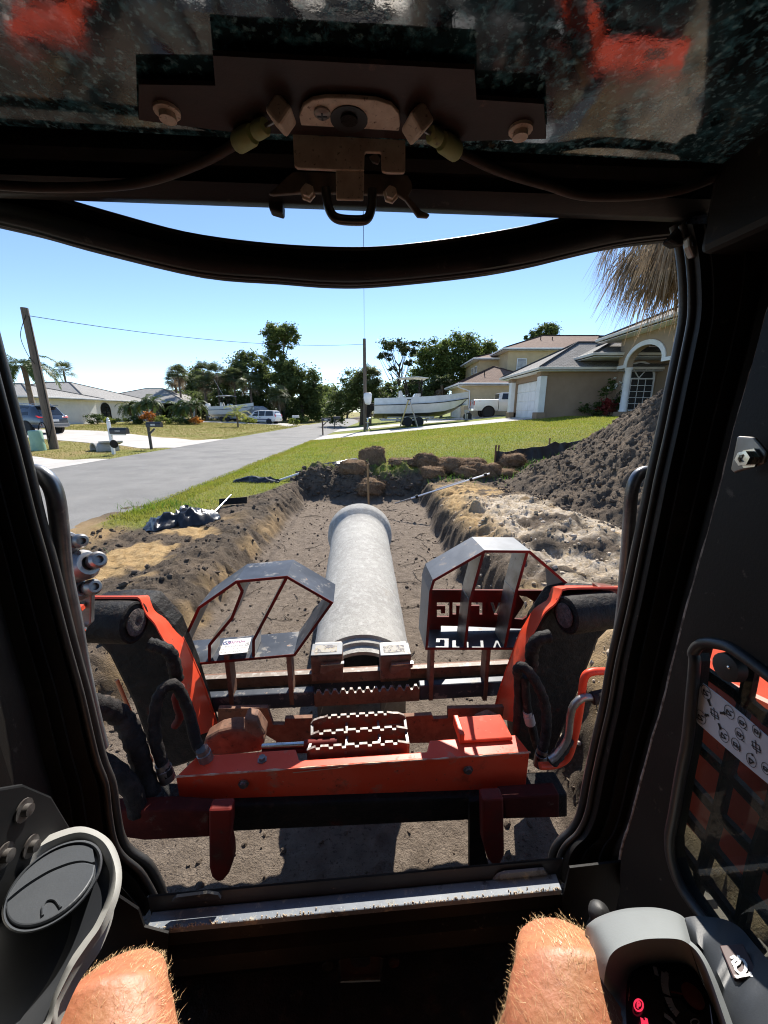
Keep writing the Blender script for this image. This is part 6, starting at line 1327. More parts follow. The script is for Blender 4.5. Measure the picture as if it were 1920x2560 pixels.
for s in (-1, 1):
    xc = s * .72; ring = []; n = 40; prof = []
    for k in range(n):
        a = 2 * math.pi * k / n; ca, sa = math.cos(a), math.sin(a); prof.append((-.25 + (1.0 if ca > 0 else 1.1) * math.copysign(abs(ca) ** .45, ca), .07 + .38 * math.copysign(abs(sa) ** .6, sa)))
    b = MB(); b.prism([mp(xc - .20, d, z) for d, z in prof], RT * .40); tr_ = b.build('track', mat('dirty track rubber', (.03, .028, .026), .9, v=((.12, .095, .075), 7, .4, .6), bump=(30, .8, .01)), ld, 50)
    e = MB()
    for k in range(n):
        d, z = prof[k]; d2, z2 = prof[(k + 1) % n]; t_ = Vector((d2 - d, z2 - z)); L__ = t_.length
        if L__ < .02: continue
        t_ /= L__; nx_, nz_ = t_.y, -t_.x; c_ = mp(xc, d, z); nn = HD * nx_ + UP * nz_
        if nn.dot(HD * (d + .25) + UP * (z - .07)) < 0: nn = -nn
        tv = (HD * t_.x + UP * t_.y)
        e.obox(c_ - RT * .19, RT * .38, tv * .035, nn * .022)
    e.build('lug', bpy.data.materials['dirty track rubber'], tr_, None, kind='stuff')
quad3('chassis', [mp(-.5, -1.4, -.02), mp(-.5, .60, -.02), mp(-.5, .62, .40), mp(-.5, -1.4, .56)], RT * 1.0, frame_black, bevel=.01)
# ---- the cab
CW = .47
def rails(name, R_, m, thick, smooth=50, n=3): b = MB(); b.surf([spl(r, n) for r in R_], thick); return b.build(name, m, ld, smooth)
def dr(pts, D, du=0): return [M(u + du, v, D) for u, v in pts]
PL0 = [(-92, 560), (8, 937), (61, 1140), (97, 1290), (128, 1403), (179, 1605), (215, 1737), (252, 1890), (278, 1960), (289, 2034), (301, 2092), (324, 2127), (370, 2160), (399, 2213), (408, 2240)]
PL1 = [(-110, 560), (-12, 937), (42, 1140), (80, 1290), (112, 1403), (165, 1605), (202, 1737), (238, 1890), (263, 1960), (272, 2034), (284, 2100), (306, 2140), (350, 2178), (382, 2230), (392, 2255)]
PL2 = [(-122, 560), (-24, 937), (30, 1140), (68, 1290), (100, 1403), (152, 1605), (189, 1737), (224, 1890), (248, 1962), (258, 2040), (270, 2110), (293, 2155), (338, 2195), (372, 2245), (384, 2268)]
PL3 = [(-165, 560), (-70, 937), (-14, 1140), (24, 1290), (54, 1403), (106, 1605), (145, 1737), (182, 1890), (205, 1970), (218, 2050), (236, 2130), (262, 2175), (310, 2220), (345, 2262), (362, 2290)]
PL4 = [(u - 34, v + 4) for u, v in PL3]; PL5 = [(u - 75, v + 8) for u, v in PL3]; PL6 = [(u - 100, v + 10) for u, v in PL3]
gasket_m = mat('door gasket', (.022, .021, .02), .45, v=((.045, .042, .038), 14, .45, .75), bump=(60, .3, .002), layers=[((.12, .1, .085), 26, .66, .76)])
lp = rails('cab_pillar', [dr(PL0, .70), dr(PL1, .60), dr(PL2, .605), dr(PL2, .59, -6), dr(PL3, .585), dr(PL3, .57, -5), dr(PL4, .57), dr(PL4, .555, -4), dr(PL5, .55), dr(PL6, .525), [mp(-CW - .02, .42, p.z) for p in dr(PL6, .52)]], black_plastic, -RT * .03)
for pts, D, r in ((PL0, .645, .009), (PL1, .602, .0055)):
    b = MB(); b.tube(spl(dr(pts, D), 4), r, 8); b.build('gasket', gasket_m, lp, 60)
PR0 = [(1690, 560), (1704, 620), (1712, 700), (1712, 789), (1695, 882), (1678, 963), (1654, 1079), (1628, 1194), (1614, 1264), (1591, 1374), (1562, 1513), (1530, 1652), (1511, 1760), (1492, 1843), (1469, 1947), (1452, 2034), (1429, 2076), (1400, 2104), (1383, 2134), (1377, 2180), (1384, 2200)]
PR1 = [(u + 16, v + (6 if i > 15 else 0)) for i, (u, v) in enumerate(PR0)]; PR2 = [(u + 34, v + (12 if i > 15 else 0)) for i, (u, v) in enumerate(PR0)]
PR3 = [(u + 66, v + (18 if i > 15 else 0)) for i, (u, v) in enumerate(PR0)]
wl_ = [(1990, 560), (1970, 620), (1950, 700), (1920, 789), (1895, 882), (1872, 963), (1838, 1079), (1811, 1195), (1792, 1264), (1762, 1374), (1722, 1513), (1686, 1652), (1660, 1760), (1634, 1843), (1606, 1947), (1583, 2034), (1570, 2076), (1560, 2104), (1552, 2140), (1548, 2190), (1550, 2220)]
PR4 = [(lerp(a[0], c[0], .45), lerp(a[1], c[1], .45)) for a, c in zip(PR3, wl_)]; PR5 = [(lerp(a[0], c[0], .75), lerp(a[1], c[1], .75)) for a, c in zip(PR3, wl_)]
rp = rails('cab_pillar', [dr(PR0, .70), dr(PR1, .605), dr(PR1, .60, 6), dr(PR2, .585), dr(PR2, .58, 7), dr(PR3, .585), dr(PR3, .565, 6), dr(PR4, .56), dr(PR4, .548, 5), dr(PR5, .548), dr(PR5, .540, 6), dr(wl_, .53), [MX(min(u + 40, 2400), v, CW) for u, v in wl_]], black_plastic, RT * .03)
for pts, D, r in ((PR0, .645, .009), (PR1, .60, .005)):
    b = MB(); b.tube(spl(dr(pts, D), 4), r, 8); b.build('gasket', gasket_m, rp, 60)
b = MB(); b.tube(spl(dr(wl_, .528), 3), [.0026 + .0016 * random.random() for _ in range(len(spl(dr(wl_, .528), 3)))], 6); b.build('weld_seam', mat('weld seam', (.42, .34, .28), .5, v=((.10, .075, .06), 60, .4, .6)), rp, 60)
# grab rails outside the door frame
grab_m = mat('painted tube', (.24, .25, .26), .32, .7, v=((.12, .12, .13), 18, .45, .7), layers=[((.3, .28, .26), 40, .6, .7)])
b = MB(); b.tube(spl([M(40, 1190, .72)] + Ms([(72, 1182), (98, 1184), (124, 1206), (139, 1245), (149, 1319), (161, 1438), (185, 1558), (206, 1677), (233, 1796), (252, 1870)], .68), 5), .0140, 14); b.build('grab_rail', grab_m, ld, 60)
b = MB(); b.tube(spl([M(1690, 1186, .76)] + Ms([(1640, 1182), (1612, 1180), (1592, 1194), (1580, 1228), (1574, 1290), (1566, 1400), (1556, 1520), (1540, 1640)], .70), 5), .0118, 14); b.build('grab_rail', grab_m, ld, 60)
# header, curved bow and the raised door overhead
UPR = [(-260, 430), (-100, 452), (60, 478), (156, 500), (289, 538), (463, 584), (637, 609), (810, 621), (960, 620), (1134, 600), (1307, 571), (1400, 550), (1540, 520), (1690, 500), (1900, 480)]
LOW = [(-260, 490), (-130, 528), (0, 558), (87, 579), (231, 619), (492, 680), (694, 697), (830, 707), (960, 704), (1191, 680), (1330, 656), (1423, 634), (1539, 608), (1680, 590), (1900, 575)]
def mixp(a, c, t): return [(lerp(p[0], q[0], t), lerp(p[1], q[1], t)) for p, q in zip(a, c)]
b = MB(); b.surf([spl(dr(UPR, .678), 4), spl(dr(mixp(UPR, LOW, .08), .677), 4), spl(dr(mixp(UPR, LOW, .35), .675), 4), spl(dr(mixp(UPR, LOW, .40), .668), 4), spl(dr(mixp(UPR, LOW, .62), .668), 4), spl(dr(mixp(UPR, LOW, .93), .68), 4), spl(dr(LOW, .70), 4)], HD * .03); bow = b.build('front_bow', black_plastic, ld, 50)
b = MB(); b.tube(spl(dr(LOW, .70), 4), .0035, 8); b.tube(spl(dr(UPR, .678), 4), .003, 8); b.build('bow_seal', gasket_m, bow, 60)
def hl_(v0, v1, D, n=9): return [M(lerp(-420, 2340, k / n), lerp(v0, v1, k / n), D) for k in range(n + 1)]
VL = lambda off: (497 + off - 577 * .0355, 563 + off + 420 * .0355 * .0 + 15)
def HR_(off, D): return [M(u, 495.4 + off + u * .0355, D) for u in (-420, -200, 0, 157, 400, 700, 960, 1200, 1395, 1650, 1920, 2340)]
b = MB(); b.surf([HR_(-2, .70), HR_(0, .64), HR_(-10, .615), HR_(-14, .61), HR_(-60, .585), HR_(-66, .59), HR_(-95, .59), HR_(-102, .575), HR_(-135, .565)], UP * .03); b.build('door_sill_bar', black_plastic, ld, 40)
zr = M(960, 350, .545).z
door_glass = bpy.data.materials.new('dusty door glass'); door_glass.use_nodes = True
def _dg():
    nt = door_glass.node_tree; N = nt.nodes; Lk = nt.links; p = N['Principled BSDF']; p.inputs['IOR'].default_value = 1.65; p.inputs['Specular IOR Level'].default_value = .8
    tc = N.new('ShaderNodeTexCoord')
    def nz(s, d, dist=0):
        n = N.new('ShaderNodeTexNoise'); n.inputs['Scale'].default_value = s; n.inputs['Detail'].default_value = d; n.inputs['Distortion'].default_value = dist; n.inputs['Roughness'].default_value = .65; Lk.new(tc.outputs['Object'], n.inputs[0]); return n.outputs[0]
    def mr(f, a, c, lo=0, hi=1):
        r = N.new('ShaderNodeMapRange'); Lk.new(f, r.inputs[0])
        for i, q in enumerate((a, c, lo, hi)): r.inputs[i + 1].default_value = q
        return r.outputs[0]
    def mx(f, A, B):
        x = N.new('ShaderNodeMix'); x.data_type = 'RGBA'; Lk.new(f, x.inputs['Factor'])
        for k, q in (('A', A), ('B', B)):
            if isinstance(q, tuple): x.inputs[k].default_value = (*q, 1)
            else: Lk.new(q, x.inputs[k])
        return x.outputs['Result']
    c = mx(mr(nz(9, 8, .6), .45, .75), (.02, .04, .046), (.05, .16, .2)); c = mx(mr(nz(75, 9, .3), .50, .66), c, (.12, .40, .50)); c = mx(mr(nz(150, 6), .56, .66), c, (.3, .6, .68)); c = mx(mr(nz(26, 9, .6), .56, .66), c, (.01, .02, .022)); c = mx(mr(nz(16, 9, .6), .62, .74), c, (.22, .17, .08))
    Lk.new(c, p.inputs['Base Color']); Lk.new(mr(nz(22, 6), .4, .75, .03, .16), p.inputs['Roughness'])
    bn = N.new('ShaderNodeBump'); bn.inputs['Strength'].default_value = .025; bn.inputs['Distance'].default_value = .004; Lk.new(nz(30, 5), bn.inputs['Height']); Lk.new(bn.outputs[0], p.inputs['Normal'])
_dg()
b = MB(); g0, g1 = .555, -.15; tilt_ = .055
b.prism([mp(-CW - .03, g0, zr), mp(CW + .03, g0, zr), mp(CW + .03, g1, zr + tilt_), mp(-CW - .03, g1, zr + tilt_)], UP * .006); rd = b.build('raised_door', door_glass, ld, None)
b = MB(); b.obox(mp(-CW - .12, g1, zr + .03), RT * (2 * CW + .24), HD * .76, UP * .05); b.build('roof', frame_black, ld, None)
b = MB(); b.obox(mp(-CW - .12, -1.0, zr - .02), RT * (2 * CW + .24), HD * (1.0 + g1), UP * .1); b.build('roof', black_plastic, ld, None)
for s in (-1, 1):
    b = MB(); b.obox(mp(s * (CW + .01) - .0, -.15, zr - .10), RT * s * .08, HD * .72, UP * .16); b.build('roof_rail', black_plastic, ld, None, bevel=.01)
plate_z = zr - .006
rustplate = mat('brown painted plate', (.026, .012, .009), .6, v=((.05, .02, .014), 8, .4, .7), bump=(50, .3, .002), layers=[((.16, .08, .05), 26, .62, .72)])
quad3('door_plate', [onz(u, v, plate_z) for u, v in [(532, 139), (1186, 174), (1191, 249), (1359, 260), (1365, 347), (1151, 353), (960, 345), (579, 330), (347, 300), (347, 211), (538, 214)]], UP * .004, rustplate, rd)
for u, v in ((417, 274), (1302, 320)):
    c_ = onz(u, v, plate_z); b = MB(); b.lathe(c_, -UP, [(0, .013), (.003, .013), (.0035, .008), (.009, .0085), (.0095, .0005)], 14); b.build('bolt', latch_steel, rd, 35)
pz = plate_z - .006
zq = lambda x, y: (640 + x * .3134, 220 + y * .3134)
st_ = [(360, 300), (345, 230), (375, 150), (450, 100), (560, 82), (760, 85), (960, 100), (1080, 140), (1140, 210), (1150, 290), (1140, 345)]
b = MB(); b.prism([onz(*zq(*q), pz) for q in st_], UP * .004); lt = b.build('latch_plate', latch_steel, rd, None, bevel=.001)
b = MB(); b.lathe(onz(*zq(742, 258), pz - .001), UP, [(0, .0195), (.003, .0195), (.0031, .0005)], 22); b.build('latch_hole', ink, lt, 40)
b = MB(); b.lathe(onz(*zq(742, 245), pz - .0012), -UP, [(0, .009), (.002, .009), (.0021, .0005)], 12); b.build('pin', frame_black, lt, 40)
sc_ = onz(*zq(527, 190), pz); b = MB(); b.lathe(sc_, -UP, [(0, .0085), (.002, .0085), (.004, .006), (.0041, .0005)], 16); b.build('screw', steel_dull, lt, 40)
b = MB(); b.obox(sc_ - UP * .0045 - RT * .005 - HD * .001, RT * .010, HD * .002, UP * .0004); b.obox(sc_ - UP * .0046 - RT * .001 - HD * .005, RT * .002, HD * .010, UP * .0004); b.build('screw_slot', ink, lt, None)
LD_ = .60                                # vertical front plate of the latch
def lat(pts, D, th, name, m, parent, bevel=.0015): b = MB(); b.prism(Ms([zq(*q) for q in pts], D), HD * th); return b.build(name, m, parent, None, bevel=bevel)
lf_ = lat([(290, 330), (300, 313), (470, 318), (488, 362), (520, 382), (560, 378), (590, 328), (870, 338), (1150, 352), (1185, 362), (1192, 380), (1192, 655), (1178, 675), (1040, 672), (1008, 660), (1000, 620), (1000, 520), (990, 508), (880, 506), (866, 520), (862, 655), (640, 650), (330, 636), (305, 615)], .545, .005, 'latch_front', latch_steel, rd)
lat([(636, 652), (862, 660), (858, 893), (640, 888)], .547, .004, 'latch_tongue', latch_steel, lf_)
lat([(260, 690), (300, 660), (1210, 690), (1240, 740), (1250, 790), (1215, 860), (1320, 975), (1390, 1005), (1370, 1030), (1290, 1025), (1190, 890), (1130, 850), (400, 830), (130, 850), (100, 840)], .578, .006, 'latch_lever', mat('dark lever', (.14, .11, .09), .5, .1, v=((.22, .17, .13), 30, .4, .7)), rd)
lat([(95, 870), (215, 900), (212, 998), (100, 965)], .61, .02, 'rubber_stop', black_rubber, rd, .003)
lat([(900, 540), (960, 512), (995, 560), (975, 605), (930, 590)], .552, .004, 'latch_pawl', steel_dull, lf_)
for x, y in ((415, 845), (1072, 860)): b = MB(); b.lathe(M(*zq(x, y), .577), -HD, [(0, .0095), (.004, .0095), (.0045, .007), (.010, .007), (.0105, .0005)], 6); b.build('bolt', latch_steel, rd, None)
b = MB(); b.tube(spl(Ms([zq(*q) for q in ((556, 800), (566, 880), (580, 955), (612, 1015), (660, 1045), (750, 1056), (850, 1055), (895, 1030), (920, 960), (926, 880), (926, 810))], .572), 4), .0058, 12); b.build('latch_handle', mat('dark plated steel', (.09, .085, .08), .3, .8), rd, 60)
# door cables with pale green clips
cab_m = mat('cable jacket', (.05, .035, .028), .6, v=((.09, .065, .05), 20, .4, .7)); clip_m = mat('pale green clip', (.42, .48, .2), .55, v=((.3, .33, .16), 30, .45, .7), layers=[((.2, .15, .08), 60, .62, .7)])
def cable(path, D, clips, anchor):
    b = MB(); b.tube(spl([M(u, v, d) for (u, v), d in zip(path, D)], 6), .0052, 8); o = b.build('door_cable', cab_m, ld, 60)
    for (a_, c_, r_) in clips:
        p, q = onz(*a_, plate_z - .010), onz(*c_, plate_z - .010); b = MB(); b.tube([p, p.lerp(q, .15), p.lerp(q, .85), q], [r_ * .85, r_, r_, r_ * .85], 10); b.build('clip', clip_m, o, 40)
    b = MB(); b.tube([onz(*q, plate_z - .010) for q in anchor[:2]], [.0020, .0020], 6); b.build('inner_wire', steel_dull, o, 50)
    p, q = onz(*anchor[2], plate_z - .010), onz(*anchor[3], plate_z - .010); b = MB(); b.tube([p, q], [.0125, .0145], 4); b.build('cable_anchor', latch_steel, o, None, bevel=.003)
cable([(600, 354), (590, 359), (492, 411), (347, 457), (174, 469), (0, 463), (-200, 440)], [.55, .555, .565, .575, .58, .58, .58], [((592, 358), (632, 334), .0105), ((638, 330), (664, 314), .0085)], [(664, 314), (690, 300), (716, 312), (694, 268)])
cable([(1110, 360), (1151, 382), (1249, 428), (1365, 463), (1481, 492), (1683, 480), (1828, 428), (1920, 399), (2100, 330)], [.55, .555, .565, .575, .575, .57, .565, .56, .56], [((1143, 380), (1104, 352), .0105), ((1098, 348), (1076, 334), .0085)], [(1076, 334), (1055, 322), (1026, 334), (1058, 288)])
# pillar-top bracket, side bracket with its bolt
quad3('hinge_bracket', Ms([(1676, 598), (1730, 538), (1770, 528), (1790, 560), (1735, 600), (1700, 612)], .60), HD * .02, frame_black, rp, .004)
quad3('hinge_plate', Ms([(1722, 590), (1740, 580), (1752, 600), (1748, 640), (1735, 642), (1724, 615)], .585), HD * .012, steel_dull, rp, .003)
b = MB(); b.lathe(M(1736, 608, .583), -HD, [(0, .004), (.001, .004), (.0011, .0003)], 12); b.build('bolt_hole', ink, rp, None)
sbk = quad3('side_bracket', [MX(u, v, CW - .03) for u, v in ((1842, 1090), (1886, 1093), (1918, 1131), (1909, 1160), (1834, 1183), (1825, 1174))], RT * .004, steel_dull, ld, .002)
b = MB(); b.lathe(MX(1878, 1146, CW - .031), -RT, [(0, .0115), (.003, .0115), (.003, .0085), (.011, .0085), (.0112, .005), (.008, .004), (.0081, .0004)], 6); b.build('bolt', steel_bright, sbk, 30)
# right side wall with its window, screen bars and pictogram decal
def inplane(p): q = p; return (q.dot(HD), q.z)
wz = lambda x, y: (1560 + x * .3435, 1540 + y * .3435)
win = [wz(*q) for q in ((575, 330), (565, 270), (600, 215), (660, 195), (740, 200), (850, 235), (1048, 370), (1400, 640), (1900, 1100), (2300, 1600))]
winL = [wz(*q) for q in ((760, 2330), (640, 2200), (470, 1960), (400, 1760), (390, 1600), (420, 1440), (470, 1150), (520, 900), (550, 600))]
hole = [MX(u, v, CW) for u, v in win + [wz(2300, 3600), wz(1500, 3300)] + winL]
fe_ = [MX(u + 16, v, CW) for u, v in wl_]; outer = [mp(CW, fe_[0].dot(HD), zr), mp(CW, -1.0, zr), mp(CW, -1.0, .35), mp(CW, fe_[-1].dot(HD), .35)] + [p for p in fe_[::-1] if p.z < zr - .01]
bm = bmesh.new(); es = []
for loop in (outer, hole):
    vs_ = [bm.verts.new(p - ld.location) for p in loop]
    for i in range(len(vs_)): es.append(bm.edges.new((vs_[i], vs_[(i + 1) % len(vs_)])))
bmesh.ops.triangle_fill(bm, edges=es, use_beauty=True)
me = bpy.data.meshes.new('side_wall'); bm.to_mesh(me); bm.free(); me.materials.append(black_plastic); sw = bpy.data.objects.new('side_wall', me); COL.objects.link(sw); sw.parent = ld
so_ = sw.modifiers.new('thick', 'SOLIDIFY'); so_.thickness = .022; so_.offset = 0
b = MB(); hs = spl(hole[:10], 3); b.tube([p - RT * .012 for p in spl([hole[k] for k in list(range(12, len(hole))) + list(range(0, 10))], 4)], .007, 8); b.build('window_seal', gasket_m, sw, 60)
b = MB(); b.add([p + RT * .002 for p in hole], [list(range(len(hole)))]); b.build('side_glass', glass_mat('tinted side glass', (.62, .7, .66), .02, ior=1.5, dust=((.35, .35, .3), 9, .01, .10)), sw, None)
sb_ = MB(); XB = CW + .05
for pts in ([(600, 410), (850, 585), (1048, 750), (1400, 1040), (1800, 1400)], [(500, 905), (760, 1150), (1040, 1440), (1400, 1800)], [(450, 1160), (690, 1440), (970, 1735), (1300, 2100)], [(430, 1410), (650, 1690), (905, 2005), (1200, 2380)], [(370, 1630), (610, 1940), (820, 2220), (1000, 2450)], [(940, 340), (890, 600), (760, 1130), (690, 1440), (620, 1690), (560, 1900), (500, 2100)], [(1260, 560), (1180, 1000), (1080, 1430), (970, 1735), (905, 2005), (860, 2230)], [(1600, 1000), (1500, 1500), (1380, 1900), (1250, 2300)]):
    P_ = [MX(*wz(*q), XB) for q in pts]
    e = MB(); e.tube(P_, .0085, 6); e.build('screen_bar', frame_black, sw, 30)
    for p in P_[1:-1]: sb_.ball(p, .010, 8, 5)
sb_.build('screen_node', frame_black, sw, 50)
b = MB(); b.lathe(MX(*wz(800, 370), CW - .004), -RT, [(0, .018), (.012, .017), (.014, .012), (.0141, .0005)], 16); kn = b.build('window_knob', black_rubber, sw, 40)
b = MB(); b.lathe(MX(*wz(758, 375), CW - .019), -RT, [(0, .0022), (.001, .0005)], 8); b.build('knob_screw', steel_bright, kn, 40)
XD = CW - .0035
def DP(x, y): return MX(*wz(x, y), XD)
b = MB(); b.prism([DP(*q) for q in ((575, 490), (700, 585), (860, 715), (1048, 880), (1300, 1100), (1300, 1440), (1048, 1222), (860, 1065), (700, 925), (530, 775), (522, 735), (552, 520))], RT * .001); dcl = b.build('pictogram_decal', mat('clear white decal', (.62, .63, .66), .4, v=((.5, .5, .52), 12, .4, .7)), sw, None)
pk = MB(); NR = -RT
def ink3(pts, w_=.0011, close=False):
    P_ = [DP(*q) - RT * .0006 for q in pts]
    if close: P_.append(P_[0])
    for p, q in zip(P_[:-1], P_[1:]):
        t_ = q - p
        if t_.length < 1e-6: continue
        e = t_.normalized().cross(NR) * w_ / 2; pk.add([p - e, q - e, q + e, p + e], [(0, 1, 2, 3)])
def circ(x, y, r=40): ink3([(x + r * math.cos(a) * .9, y + r * (math.sin(a) * 1.15 + math.cos(a) * .62)) for a in [k * math.pi / 9 for k in range(18)]], .0007, True)
for x, y in ((600, 555), (562, 735), (770, 700), (730, 868)):
    circ(x, y); ink3([(x - 18, y - 22), (x + 14, y + 28), (x - 22, y + 10)], .0015, True); ink3([(x + 2, y - 10), (x + 26, y + 4)], .0014)
for (x0, y0), (x1, y1) in (((632, 655), (618, 615)), ((620, 722), (598, 722)), ((700, 705), (732, 708)), ((690, 780), (704, 815))):
    ink3([(x0, y0), (x1, y1)], .003); ink3([(x1 - 8, y1 - 6), (x1 + 8, y1 + 6)], .004)
def machine_icon(x, y, s=1.0):
    ink3([(x - 26 * s, y - 34 * s), (x + 18 * s, y - 4 * s), (x + 26 * s, y + 40 * s), (x - 18 * s, y + 10 * s)], .0011, True); ink3([(x - 30 * s, y - 10 * s), (x + 30 * s, y + 26 * s)], .0011); ink3([(x - 6 * s, y - 40 * s), (x + 2 * s, y + 44 * s)], .001)
machine_icon(662, 710, 1.1); machine_icon(965, 950, 1.2)
for x, y, n_ in ((862, 775, '2'), (842, 858, '2'), (815, 932, '4'), (968, 838, '1'), (1035, 1110, '3')):
    circ(x, y, 34); ink3([(x - 16, y - 18), (x + 10, y), (x + 10, y + 24), (x - 16, y + 6)], .0012, True); ink3([(x - 14, y - 2), (x + 8, y + 14)], .001)
    O_ = DP(x + 24, y + 34) - RT * .0007; A_ = (DP(x + 60, y + 58) - DP(x + 24, y + 34)).normalized(); B_ = A_.cross(-RT) * -1; B_ = B_ if B_.z > 0 else -B_
    vs_, fs_ = text_geo(n_); pk.add([O_ + A_ * (p[0] * .011) + B_ * (p[1] * .011) for p in vs_], fs_)
circ(930, 1050); ink3([(912, 1030), (948, 1064), (918, 1072)], .0015, True); ink3([(935, 1000), (938, 1020)], .002)
pk.build('pictogram', ink, dcl, None, fix=False)
# left wall, rear wall
b = MB(); b.obox(mp(-CW - .02, -1.0, .35), RT * .02, HD * 1.40, UP * .55); b.obox(mp(-CW - .02, -1.0, .9), RT * .02, HD * .35, UP * (zr - .9)); b.obox(mp(-CW - .02, .25, .9), RT * .02, HD * .2, UP * (zr - .9)); lw_ = b.build('side_wall', black_plastic, ld, None)
dk = glass_mat('cab dimming glass', (.10, .11, .10), .02)  # left and rear panes out of view; dark tint added to dim the cab
b = MB(); b.obox(mp(-CW - .014, -.65, .9), RT * .004, HD * .9, UP * (zr - .9)); b.build('side_glass', dk, lw_, None)
b = MB(); b.obox(mp(-CW, -1.02, .35), RT * 2 * CW, HD * .02, UP * .75); b.obox(mp(-CW, -1.02, 1.55), RT * 2 * CW, HD * .02, UP * (zr - 1.55)); rw_ = b.build('rear_wall', black_plastic, ld, None)
b = MB(); b.obox(mp(-CW, -1.014, 1.1), RT * 2 * CW, HD * .004, UP * .45); b.build('rear_glass', dk, rw_, None)
b = MB(); b.obox(mp(-.26, -.55, .58), RT * .52, HD * .52, UP * .12); b.obox(mp(-.26, -.62, .66), RT * .52, HD * .12, UP * .55); b.build('seat', black_rubber, ld, 40, bevel=.04, seg=3)
# sill, front wall, floor, pads
sill_m = mat('scraped sill plate', (.14, .16, .19), .5, .0, v=((.22, .245, .27), 8, .38, .66), bump=(70, .3, .001), layers=[((.42, .39, .31), 42, .56, .68, .8), ((.035, .035, .04), 18, .58, .68), ((.3, .2, .14), 13, .64, .72), ((.3, .33, .36), 120, .6, .66)], spec=.3)
zs = M(960, 2226, .562).z
S_ = lambda u, v, dz=0: onz(u, v, zs + dz)
TL, TR, BL_, BR = M(376, 2263, .565), M(1388, 2200, .565), M(362, 2312, .535), M(1403, 2240, .535)
z_a = (TL.z + TR.z) / 2; z_b = (BL_.z + BR.z) / 2; TL.z = TR.z = z_a; BL_.z = BR.z = z_b
b = MB(); b.surf([[TL, TL.lerp(TR, .5), TR], [BL_, BL_.lerp(BR, .5), BR], [BL_ - UP * .012, (BL_ + BR) / 2 - UP * .012, BR - UP * .012]], HD * .004 - UP * .008); sl2 = b.build('door_sill', sill_m, ld, None, bevel=.002)
F1, F2 = M(405, 2224, .574), M(1372, 2166, .574); F1.z = F2.z = (F1.z + F2.z) / 2
blue_black = mat('blue black sill paint', (.014, .018, .028), .5, .0, v=((.028, .035, .05), 6, .4, .7), layers=[((.2, .19, .17), 30, .64, .72)])
b = MB(); b.surf([[F1 - RT * .03 - UP * .06, F2 + RT * .03 - UP * .06], [F1 - RT * .03, F2 + RT * .03], [TL - UP * .003 + HD * .002, TR - UP * .003 + HD * .002]], HD * .004 + UP * .0); b.build('outer_sill', blue_black, ld, None)
quad3('sill_tab', [M(u, v, .564) for u, v in ((1232, 2204), (1245, 2190), (1262, 2184), (1360, 2175), (1372, 2190), (1370, 2206), (1228, 2214))], HD * .004 + UP * .002, sill_m, sl2)
quad3('sill_tab', [M(u, v, .564) for u, v in ((430, 2254), (440, 2244), (520, 2234), (545, 2238), (552, 2248), (440, 2258))], HD * .004 + UP * .002, blue_black, sl2)
grit = MB()
for i in range(700):
    f = random.betavariate(.9, .9); base = BL_.lerp(BR, f); dep = abs(random.gauss(0, .004)) - .001; p = base.lerp(TL.lerp(TR, f), min(dep / .035, 1)) + UP * .001
    den = fbm(np.array([f * 9.0]), np.array([1.3]), 3, 5)[0]
    if random.random() > (den - .25) * 1.6: continue
    r_ = random.uniform(.0006, .0020); grit.ball(p + UP * r_ * .5, (r_, r_, r_ * .8), 5, 3)
grit.build('sill_grit', clod_sand, ld, 60, kind='stuff')
fw = [(0, 0), (-.002, -.03), (.02, -.034), (.02, -.055), (-.008, -.06), (-.012, -.10), (.015, -.108), (.02, -.16), (.05, -.20), (.06, -.36)]
b = MB(); b.surf([[BL_ + HD * d - UP * (.012 - z) - RT * .03, BR + HD * d - UP * (.012 - z) + RT * .05] for d, z in [(d, z) for d, z in fw]], HD * .01); b.build('front_wall', black_plastic, ld, 30)
b = MB(); zf = BL_.z - .36; b.obox(mp(-CW, -.95, zf - .02), RT * 2 * CW, HD * 1.52, UP * .02); b.build('floor', mat('dusty rubber mat', (.03, .027, .024), .85, v=((.07, .058, .046), 6, .4, .7), bump=(80, .4, .002)), ld, None)
bk = MB(); b0 = M(848, 2396, .535); b1 = M(955, 2392, .535); b2 = M(850, 2453, .53); b3 = M(951, 2449, .53)
for p, q in ((b0, b2), (b2, b3), (b3, b1)): bk.tube([p, q], .0028, 6)
bo = bk.build('wall_bracket', steel_bright, ld, 40); quad3('bracket_tab', Ms([(876, 2396), (926, 2393), (925, 2408), (914, 2418), (888, 2419), (878, 2410)], .533), HD * .004, steel_bright, bo); quad3('bracket_plate', Ms([(850, 2396), (952, 2393), (950, 2447), (852, 2450)], .539), HD * .004, rustplate, bo)
for u, v in ((560 + 615 * .422, 2240 + 410 * .422), (560 + 1005 * .422, 2240 + 390 * .422)): b = MB(); b.lathe(M(u, v, .538), -HD, [(0, .012), (.004, .011), (.0041, .0005)], 12); b.build('bolt', frame_black, ld, 40)
quad3('corner_panel', Ms([(150, 2190), (270, 2225), (345, 2275), (360, 2318), (420, 2334), (420, 2700), (-60, 2700), (-60, 2300)], .525), HD * .004, black_plastic)
quad3('corner_panel', Ms([(1408, 2243), (1425, 2170), (1600, 2150), (1640, 2700), (1408, 2700)], .522), HD * .004, black_plastic)
